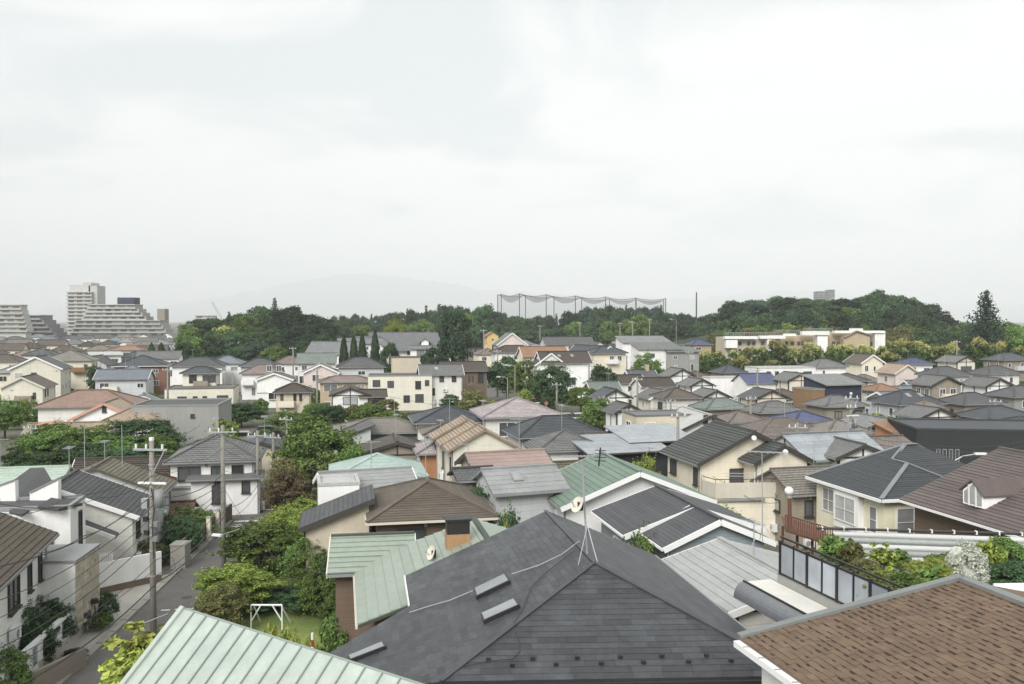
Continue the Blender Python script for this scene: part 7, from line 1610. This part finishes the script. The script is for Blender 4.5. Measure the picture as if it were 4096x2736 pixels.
potted('feathery grey-green plant at the terrace front', 3640, 2310, 26.5, 1.1, .9, 'mid', .5, .3, 'a'); potted('low mixed plant at the foot of the glass fence', 3560, 2330, 27, 1.2, .7, 'olive', .6, .3, 'a'); potted('tall airy shrub right of the wrapped plant', 3965, 2195, 29.2, .9, 1.2, 'bright', .6, .5, 'l'); potted('dark green low bush at the right end of the terrace', 4060, 2285, 28.0, 1.3, .7, 'dark', .8, .4, 'a'); potted('airy green plant at the far left of the terrace', 3330, 2180, 31, 1.0, 1.0, 'mid', .5, .4, 'l'); potted('small plant in front of the wrapped one', 3925, 2315, 27.4, .5, .5, 'yellow', .4, .3, 'l')
q = aty(3560, 2282, 27.6); fl = thing('flower', 'yellow flower spike among the terrace plants', 'flower', (q.x, q.y, 7.8)); mb = MB(); mb.tube([(0, 0, 0), (0, 0, q.z - 7.8)], .012, 4); mb.build('stem', BARK, fl); c = link('petals', crown_mesh('l', 'yellow'), fl, (0, 0, q.z - 7.8)); c.scale = (.17, .17, .17)
for i_, (u_, Y_, w_, lf_, lb_) in enumerate(((3390, 30.5, 1.1, 'mid', 'green bush behind the reddish shrub on the terrace'), (3470, 28.5, .9, 'olive', 'olive plant below the reddish shrub'), (3600, 30.4, .8, 'mid', 'small bush right of the pale planter'), (3770, 28.8, 1.0, 'mid', 'bush left of the wrapped plant'), (3740, 26.6, 1.3, 'mid', 'low green plant in front of the clipped bush'), (4030, 30.2, 1.1, 'mid', 'green shrub against the screen at right'), (3500, 26.9, 1.1, 'bright', 'ferny plant by the glass fence'))): potted(lb_, u_, 2260, Y_, w_, w_ * .9, lf_, .5, .3, 'a' if i_ % 2 else 'l')
tb_ = thing('plant_table', 'white slatted plant bench at the right edge of the terrace', 'bench', aty(4040, 2340, 26.0)); off = tb_.location
for i in range(6): a = aty(3975, 2338 + i * 5, 26.4 - .16 * i); mb = MB(); mb.bar(a, a + Vector((1.6, .1, 0)), .09, .04); mb.build('slat', TRIM, tb_, off)
for x in (.15, 1.4): mb = MB(); a = aty(3975, 2345, 26.2); mb.box((a.x + x, a.y, (a.z + 7.8) / 2), (.08, .5, a.z - 7.84)); mb.build('leg', TRIM, tb_, off)
# yellow house forecourt: globe lamp on a red post, red-brown deck rail
gl = thing('globe_lamp', 'white globe lamp on a rust-red post before the yellow house', 'lamp', aty(3160, 2120, 50.5)); off = gl.location
mb = MB(); mb.tube([aty(3160, 2120, 50.5), aty(3158, 1992, 50.5)], .12, 8); mb.build('post', mat('rust_red', (124, 88, 72), 0.7, k=0.75), gl, off)
mb = MB(); c = aty(3156, 1964, 50.5)
for j in range(10):
    for i in range(16):
        f = lambda a_, b_: c + Vector((math.sin(math.pi * b_ / 10) * math.cos(2 * math.pi * a_ / 16), math.sin(math.pi * b_ / 10) * math.sin(2 * math.pi * a_ / 16), math.cos(math.pi * b_ / 10))) * .26
        mb.face([f(i, j), f(i + 1, j), f(i + 1, j + 1), f(i, j + 1)])
mb.build('globe', PLASTIC, gl, off, True)
mb = MB(); mb.tube([aty(3158, 1992, 50.5), aty(3157, 1980, 50.5)], .16, 8); mb.build('collar', CONC, gl, off)
RUST = MATS['rust_red']; dk = thing('deck', 'rust-red timber deck with railing beside the yellow house', 'deck', atz(3230, 2140, 3.4)); off = dk.location
a, b = atz(3142, 2120, 3.4), atz(3330, 2180, 3.4)
for i in range(10): q = a.lerp(b, i / 10) ; mb = MB(); mb.prism([q, q + (b - a) / 10.6, q + (b - a) / 10.6 + Vector((1.0, 4.0, 0)), q + Vector((1.0, 4.0, 0))], (0, 0, -.12)); mb.build('plank', RUST, dk, off)
for i in range(22): q = a.lerp(b, i / 21); mb = MB(); mb.bar(q, q + Vector((0, 0, .95)), .05, .05); mb.build('baluster', RUST, dk, off)
mb = MB(); mb.bar(a + Vector((0, 0, .98)), b + Vector((0, 0, .98)), .09, .07); mb.build('handrail', RUST, dk, off)
for i in range(4): q = a.lerp(b, i / 3) + Vector((.3, 1.5, 0)); mb = MB(); mb.bar((q.x, q.y, 0), (q.x, q.y, 3.3), .14, .14); mb.build('leg', RUST, dk, off)
# ------------------------------------------------------------------ street side at left
STONE = mat('stone_cladding', (206, 196, 178), 0.9, 'tile', 0.85, 0.12, tv=0.16, bump=0.5)
s0, s1 = atz(299, 2240, 4.6), atz(392, 2175, 4.6); sd_ = (s1 - s0).normalized(); sn_ = Vector((-sd_.y, sd_.x, 0))
sp_ = thing('porch_block', 'flat-roofed white porch with a tall stone-clad street wall', 'porch', (s0.x, s0.y, 0.9)); off = sp_.location
mb = MB(); q = [s0 - Vector((0.0, 0, 0)), s1, s1 + sn_ * 3.6, s0 + sn_ * 3.6]; mb.prism([p - Vector((0, 0, .1)) for p in q], (0, 0, -3.6)); mb.build('wall', W['white'], sp_, off)
mb = MB(); mb.prism([s0 - sd_ * .1 - sn_ * .1, s1 + sd_ * .1 - sn_ * .1, s1 + sn_ * 3.7 + sd_ * .1, s0 + sn_ * 3.7 - sd_ * .1], (0, 0, -.12)); mb.build('roof', TRIM_G, sp_, off)
rs = random.Random(9); nz, nx = 14, 6; ln = (s1 - s0).length
for j in range(nz):
    x = -rs.random() * .4
    while x < ln:
        w = rs.uniform(.3, .8); a_, b_ = max(0, x), min(ln, x + w - .02)
        if b_ - a_ > .06:
            zt = 4.45 - j * .25; mb = MB(); p_ = s0 + sd_ * a_; dpt = rs.uniform(.04, .09); mb.prism([Vector((*(p_ - sn_ * dpt).xy, zt)), Vector((*(s0 + sd_ * b_ - sn_ * dpt).xy, zt)), Vector((*(s0 + sd_ * b_ - sn_ * dpt).xy, zt - .235)), Vector((*(p_ - sn_ * dpt).xy, zt - .235))], sn_ * dpt); mb.build('stone', STONE, sp_, off)
        x += w
# white garden wall with openings and a coping, along the street
g0, g1 = Vector((-22.0, 36.6, 0)), Vector((-22.95, 43.6, 0)); gd = (g1 - g0).normalized(); gn = Vector((gd.y, -gd.x, 0))
gw = thing('garden_wall', 'white street wall with rectangular openings under the hedge', 'wall', g0); off = gw.location
mb = MB(); mb.bar(g0 + Vector((0, 0, .45)), g1 + Vector((0, 0, .45)), .22, .9); mb.build('base', W['white'], gw, off)
for i in range(7): q = g0.lerp(g1, i / 6); mb = MB(); mb.bar(q + gd * -.3 + Vector((0, 0, 1.35)), q + gd * .3 + Vector((0, 0, 1.35)), .2, .9); mb.build('pier', W['white'], gw, off)
for i in range(6): q = g0.lerp(g1, (i + .5) / 6); mb = MB(); mb.bar(q + gd * -.28 + Vector((0, 0, 1.3)), q + gd * .28 + Vector((0, 0, 1.3)), .06, .8); mb.build('panel', W['bluegray'], gw, off)
mb = MB(); mb.bar(g0 + Vector((0, 0, 1.86)), g1 + Vector((0, 0, 1.86)), .3, .12); mb.build('coping', TRIM, gw, off)
# sloping parking wall in the corner and white fence further on
mb = MB(); mb.prism([(-21.9, 34.5, 1.5), (-20.95, 41.6, .9), (-20.95, 41.6, 0), (-21.9, 34.5, 0)], (-.2, 0, 0)); tag(mb.build('ramp_wall', W['taupe']), 'dark sloping ramp wall at the bottom left of the street', 'wall')
f0_, f1_ = Vector((-26.2, 51.9, 0)), Vector((-22.95, 55.4, 0)); fd = f1_ - f0_
wf_ = thing('white_fence', 'white garden wall with a picket railing beside the street', 'fence', f0_); off = wf_.location
mb = MB(); mb.bar(f0_ + Vector((0, 0, 1.2)), f1_ + Vector((0, 0, 1.2)), .2, 1.5); mb.build('wall', W['white'], wf_, off)
mb = MB(); mb.bar(f0_ + Vector((0, 0, .22)), f1_ + Vector((0, 0, .22)), .22, .44); mb.build('base', W['brown'], wf_, off)
for i in range(12): q = f0_ + fd * (.02 + i * .03); mb = MB(); mb.bar(q + Vector((0, 0, 1.95)), q + Vector((0, 0, 2.55)), .06, .06); mb.build('picket', TRIM, wf_, off)
mb = MB(); mb.bar(f0_ + Vector((0, 0, 2.4)), f0_ + fd * .36 + Vector((0, 0, 2.4)), .05, .05); mb.build('picket_rail', TRIM, wf_, off)
gp = thing('gate_post', 'pale concrete gate block beyond the white fence', 'gate post', (-22.9, 58.6, 0)); off = gp.location
mb = MB(); mb.box((-22.9, 58.6, .8), (1.0, 1.1, 1.6)); mb.build('block', CONC, gp, off); mb = MB(); mb.box((-22.9, 58.6, 1.64), (1.1, 1.2, .08)); mb.build('cap', CONC, gp, off)
for i, (x, y) in enumerate(((-23.2, 63.0), (-23.4, 65.5), (-23.6, 68.0))):
    t = thing('gate_pillar', ['first cream gate pillar along the upper street', 'second cream gate pillar along the upper street', 'third cream gate pillar near the junction'][i], 'pillar', (x, y, 0), 0, 'cream gate pillars'); mb = MB(); mb.box((0, 0, .9), (.3, .3, 1.8)); mb.build('shaft', W['ivory'], t); mb = MB(); mb.box((0, 0, 1.84), (.38, .38, .08)); mb.build('cap', CONC, t)
mb = MB(); mb.bar((-23.5, 60.4, .7), (-24.0, 72.5, .7), .2, 1.4); tag(mb.build('block_wall', W['brown']), 'brown block wall along the upper left street', 'wall')
bw0, bw1 = Vector((-25.2, 77.6, 0)), Vector((-20.6, 79.0, 0)); t = thing('corner_wall', 'sand-coloured wall at the junction below the white hip house', 'wall', bw0); mb = MB(); mb.bar(bw0 + Vector((0, 0, .75)), bw1 + Vector((0, 0, .75)), .25, 1.5); mb.build('wall', W['beige'], t, t.location); mb = MB(); mb.bar(bw0 + Vector((0, 0, 1.54)), bw1 + Vector((0, 0, 1.54)), .32, .08); mb.build('coping', CONC, t, t.location)
for i in range(9):       # block wall on the garden side of the street, in panels
    y = 44 + i * 3.4; x = float(np.interp(y, [q[1] for q in SR], [q[0] for q in SR])) + .45; x2 = float(np.interp(y + 3.4, [q[1] for q in SR], [q[0] for q in SR])) + .45
    mb = MB(); mb.bar((x, y, .5), (x2, y + 3.36, .5), .15, 1.0); o = mb.build('wall_panel', W['concrete'])
    if i == 0: gwl = thing('garden_block_wall', 'low concrete block wall on the garden side of the street', 'wall', (0, 0, 0))
    o.parent = gwl
# swing frame in the garden
sf = thing('swing_frame', 'white steel swing frame on the lawn', 'swing frame', atz(1000, 2492, 0)); off = sf.location; ys = 46.5
c0, c1 = aty(1004, 2420, ys), aty(1128, 2420, ys); b0, b1 = Vector((c0.x, ys, 0)), Vector((c1.x, ys, 0)); bk = Vector((.25, 1.0, 0))
for a, b in ((b0, c0), (b1, c1), (b0 + bk, c0 + Vector((.1, .1, 0))), (b1 + bk, c1 + Vector((-.1, .1, 0)))): mb = MB(); mb.tube([a, b], .045, 6); mb.build('leg', PLASTIC, sf, off)
mb = MB(); mb.tube([c0, c1], .05, 6); mb.build('top_bar', PLASTIC, sf, off)
for a, b in ((b0 + Vector((0, 0, c0.z * .35)), c0.lerp(c1, .32)), (b1 + Vector((0, 0, c0.z * .35)), c1.lerp(c0, .32))): mb = MB(); mb.tube([a, b], .04, 6); mb.build('brace', PLASTIC, sf, off)
mk = thing('marker_post', 'red and white marker post behind the mint roof', 'post', aty(1250, 2600, 37.5)); off = mk.location
for k in range(4): a = aty(1250, 2600, 37.5); mb = MB(); z1 = aty(1250, 2532, 37.5).z; zz = z1 - .3 * (k + 1); mb.tube([(a.x, a.y, zz), (a.x, a.y, zz + .3)], .06, 8); mb.build('band', PLASTIC if k % 2 == 0 else mat('red_band', (176, 66, 50), 0.6), mk, off)
mb = MB(); mb.tube([(a.x, a.y, 0), (a.x, a.y, z1 - 1.2)], .05, 8); mb.build('shaft', PLASTIC, mk, off)
mb = MB(); mb.bar((-9.0, 41.2, .3), (-17.0, 42.4, .3), .2, .6); tag(mb.build('garden_edging', W['brown']), 'low dark edging wall at the near side of the lawn', 'wall')
# bicycle
def bicycle(label, c, ang):
    t = thing('bicycle', label, 'bicycle', c, ang)
    for x in (-.52, .52):
        n = 18; ring = [(x + .33 * math.cos(2 * math.pi * i / n), 0, .35 + .33 * math.sin(2 * math.pi * i / n)) for i in range(n + 1)]
        mb = MB(); mb.tube(ring, .022, 5); wl_ = mb.build('wheel', RUBBER, t); mb = MB()
        for i in range(0, n, 2): mb.bar((x, 0, .35), ring[i], .006, .006, (0, 1, 0))
        mb.build('spokes', METAL_L, wl_)
    mb = MB()
    for a, b in (((-.52, 0, .35), (-.1, 0, .33)), ((-.1, 0, .33), (-.2, 0, .8)), ((-.2, 0, .8), (.38, 0, .82)), ((-.1, 0, .33), (.4, 0, .72)), ((-.52, 0, .35), (-.2, 0, .78)), ((.52, 0, .35), (.36, 0, .98))): mb.tube([a, b], .018, 5)
    mb.build('frame', METAL_D, t)
    mb = MB(); mb.tube([(.3, -.28, 1.0), (.38, 0, 1.0), (.3, .28, 1.0)], .014, 5); mb.build('handlebar', METAL_L, t)
    mb = MB(); mb.prism([(-.34, -.08, .88), (-.06, -.02, .88), (-.06, .02, .88), (-.34, .08, .88)], (0, 0, -.06)); mb.build('saddle', RUBBER, t)
    mb = MB(); mb.box((.52, 0, .9), (.3, .34, .24)); mb.build('basket', METAL_D, t)
    return t
bicycle('dark bicycle parked by the white gate', (-22.1, 44.2, .9), R(-70)); bicycle('second dark bicycle by the flowering bush', (-22.9, 46.4, .9), R(-60))
# cars and small street things
def car(label, c, ang, rgb):
    t = thing('parked_car', label, 'car', c, ang, 'cars'); m = mat('car_%d_%d_%d' % rgb, rgb, 0.25, k=0.8, var=0.02, spec=0.6)
    prof = [(-2.1, .35), (-2.15, .8), (-1.7, .95), (1.0, .95), (2.0, .8), (2.1, .4)]
    mb = MB(); mb.prism([(x, -.85, z) for x, z in prof], (0, 1.7, 0)); mb.build('body', m, t)
    mb = MB(); mb.prism([(-1.75, -.74, .96), (-1.45, -.7, 1.5), (.3, -.7, 1.52), (1.05, -.74, .96)], (0, 1.44, 0)); mb.build('cabin', GLASS, t)
    mb = MB(); mb.prism([(-1.5, -.74, 1.5), (.35, -.74, 1.52), (.35, .74, 1.52), (-1.5, .74, 1.5)], (0, 0, .06)); mb.build('roof', m, t)
    for x in (-1.35, 1.35):
        for y in (-.8, .8): mb = MB(); mb.tube([(x, y - .1, .32), (x, y + .1, .32)], .32, 12); wl_ = mb.build('wheel', RUBBER, t); mb = MB(); mb.tube([(x, y - .12, .32), (x, y + .12, .32)], .17, 8); mb.build('rim', METAL_L, wl_)
    for y in (-.6, .6): mb = MB(); mb.box((2.05, y, .68), (.1, .3, .14)); mb.build('headlight', PLASTIC, t)
    return t
for (u, v, lb, rgb, ang) in ((2150, 1606, 'red car on the middle road behind the mauve roof', (170, 70, 60), 10), (2165, 1625, 'white car left of the signpost behind the mauve roof', (236, 236, 236), 14), (2330, 1668, 'white car parked by the hedge right of the mauve roof', (238, 238, 238), 8), (2275, 1668, 'silver car beside the white one by the hedge', (190, 194, 198), 8), (1905, 1412, 'silver car on the rising road', (196, 200, 204), 95), (2000, 1448, 'white car climbing the rising road', (226, 226, 222), 95), (1075, 1722, 'dark car parked behind the beige gable house', (80, 82, 84), 15), (985, 1745, 'white car in the carport behind the white hip house', (222, 224, 224), 15)):
    q = atz(u, v, .9); car(lb, (q.x, q.y, .01), R(ang), rgb)
sg = aty(2185, 1605, 128); t = thing('road_sign', 'small red and white road sign on a pole behind the mauve roof', 'sign', (sg.x, sg.y, 0)); mb = MB(); mb.tube([(0, 0, 0), (0, 0, sg.z)], .06, 6); mb.build('post', METAL_L, t); mb = MB(); mb.tube([(0, -.08, sg.z - .3), (0, -.05, sg.z - .3)], .28, 14); mb.build('plate', mat('sign_red', (186, 104, 100), .5), t)
sg = aty(3420, 2050, 60)
lm = thing('street_lamp', 'curved street lamp reaching over the graphite roof', 'lamp', (33.0, 70, 0)); off = (0, 0, 0); a, b = aty(3820, 1842, 70), aty(3938, 1815, 70)
lm.location = (a.x, a.y, 0); off = lm.location
mb = MB(); mb.tube([(a.x, a.y, 0), a], .08, 8); mb.build('post', METAL_L, lm, off); mb = MB(); mb.tube([a, aty(3850, 1825, 70), aty(3905, 1816, 70)], .05, 6); mb.build('arm', METAL_L, lm, off); mb = MB(); mb.box(aty(3922, 1815, 70), (.95, .3, .16)); mb.build('lamp_head', PLASTIC, lm, off)
for (u, v, Y, lb) in ((540, 2497, 41, 'street lamp head on a short arm of the near pole'), (866, 2140, 54, 'street lamp head on the bright pole')):
    q = aty(u, v, Y); t = thing('street_lamp', lb, 'lamp', q); off = q; mb = MB(); mb.box(q, (.75, .25, .12), R(-15)); mb.build('lamp_head', PLASTIC, t, off); mb = MB(); mb.tube([q + Vector((.3, 0, 0)), q + Vector((1.1, 1.2, .1))], .03, 5); mb.build('arm', METAL_L, t, off)
# ------------------------------------------------------------------ the air
mb = MB(); mb.box((0, 14000, 799.0), (66000, 28800, 1600))
hz_ = mb.build('haze', None) if False else None
me = mb.mesh('haze', bpy.data.materials.new('haze_air')); hz_ = link('haze', me); hz_['kind'] = 'stuff'
hm = me.materials[0]; n, l = nodes_of(hm); n.clear(); ho = n.new('ShaderNodeOutputMaterial'); pv_ = n.new('ShaderNodeVolumePrincipled')
pv_.inputs['Color'].default_value = (0.95, 0.98, 1.0, 1); pv_.inputs['Density'].default_value = 0.00013; pv_.inputs['Anisotropy'].default_value = -0.25
l.new(pv_.outputs[0], ho.inputs['Volume'])
for t in HOUSES:
    if '_z' in t: del t['_z']
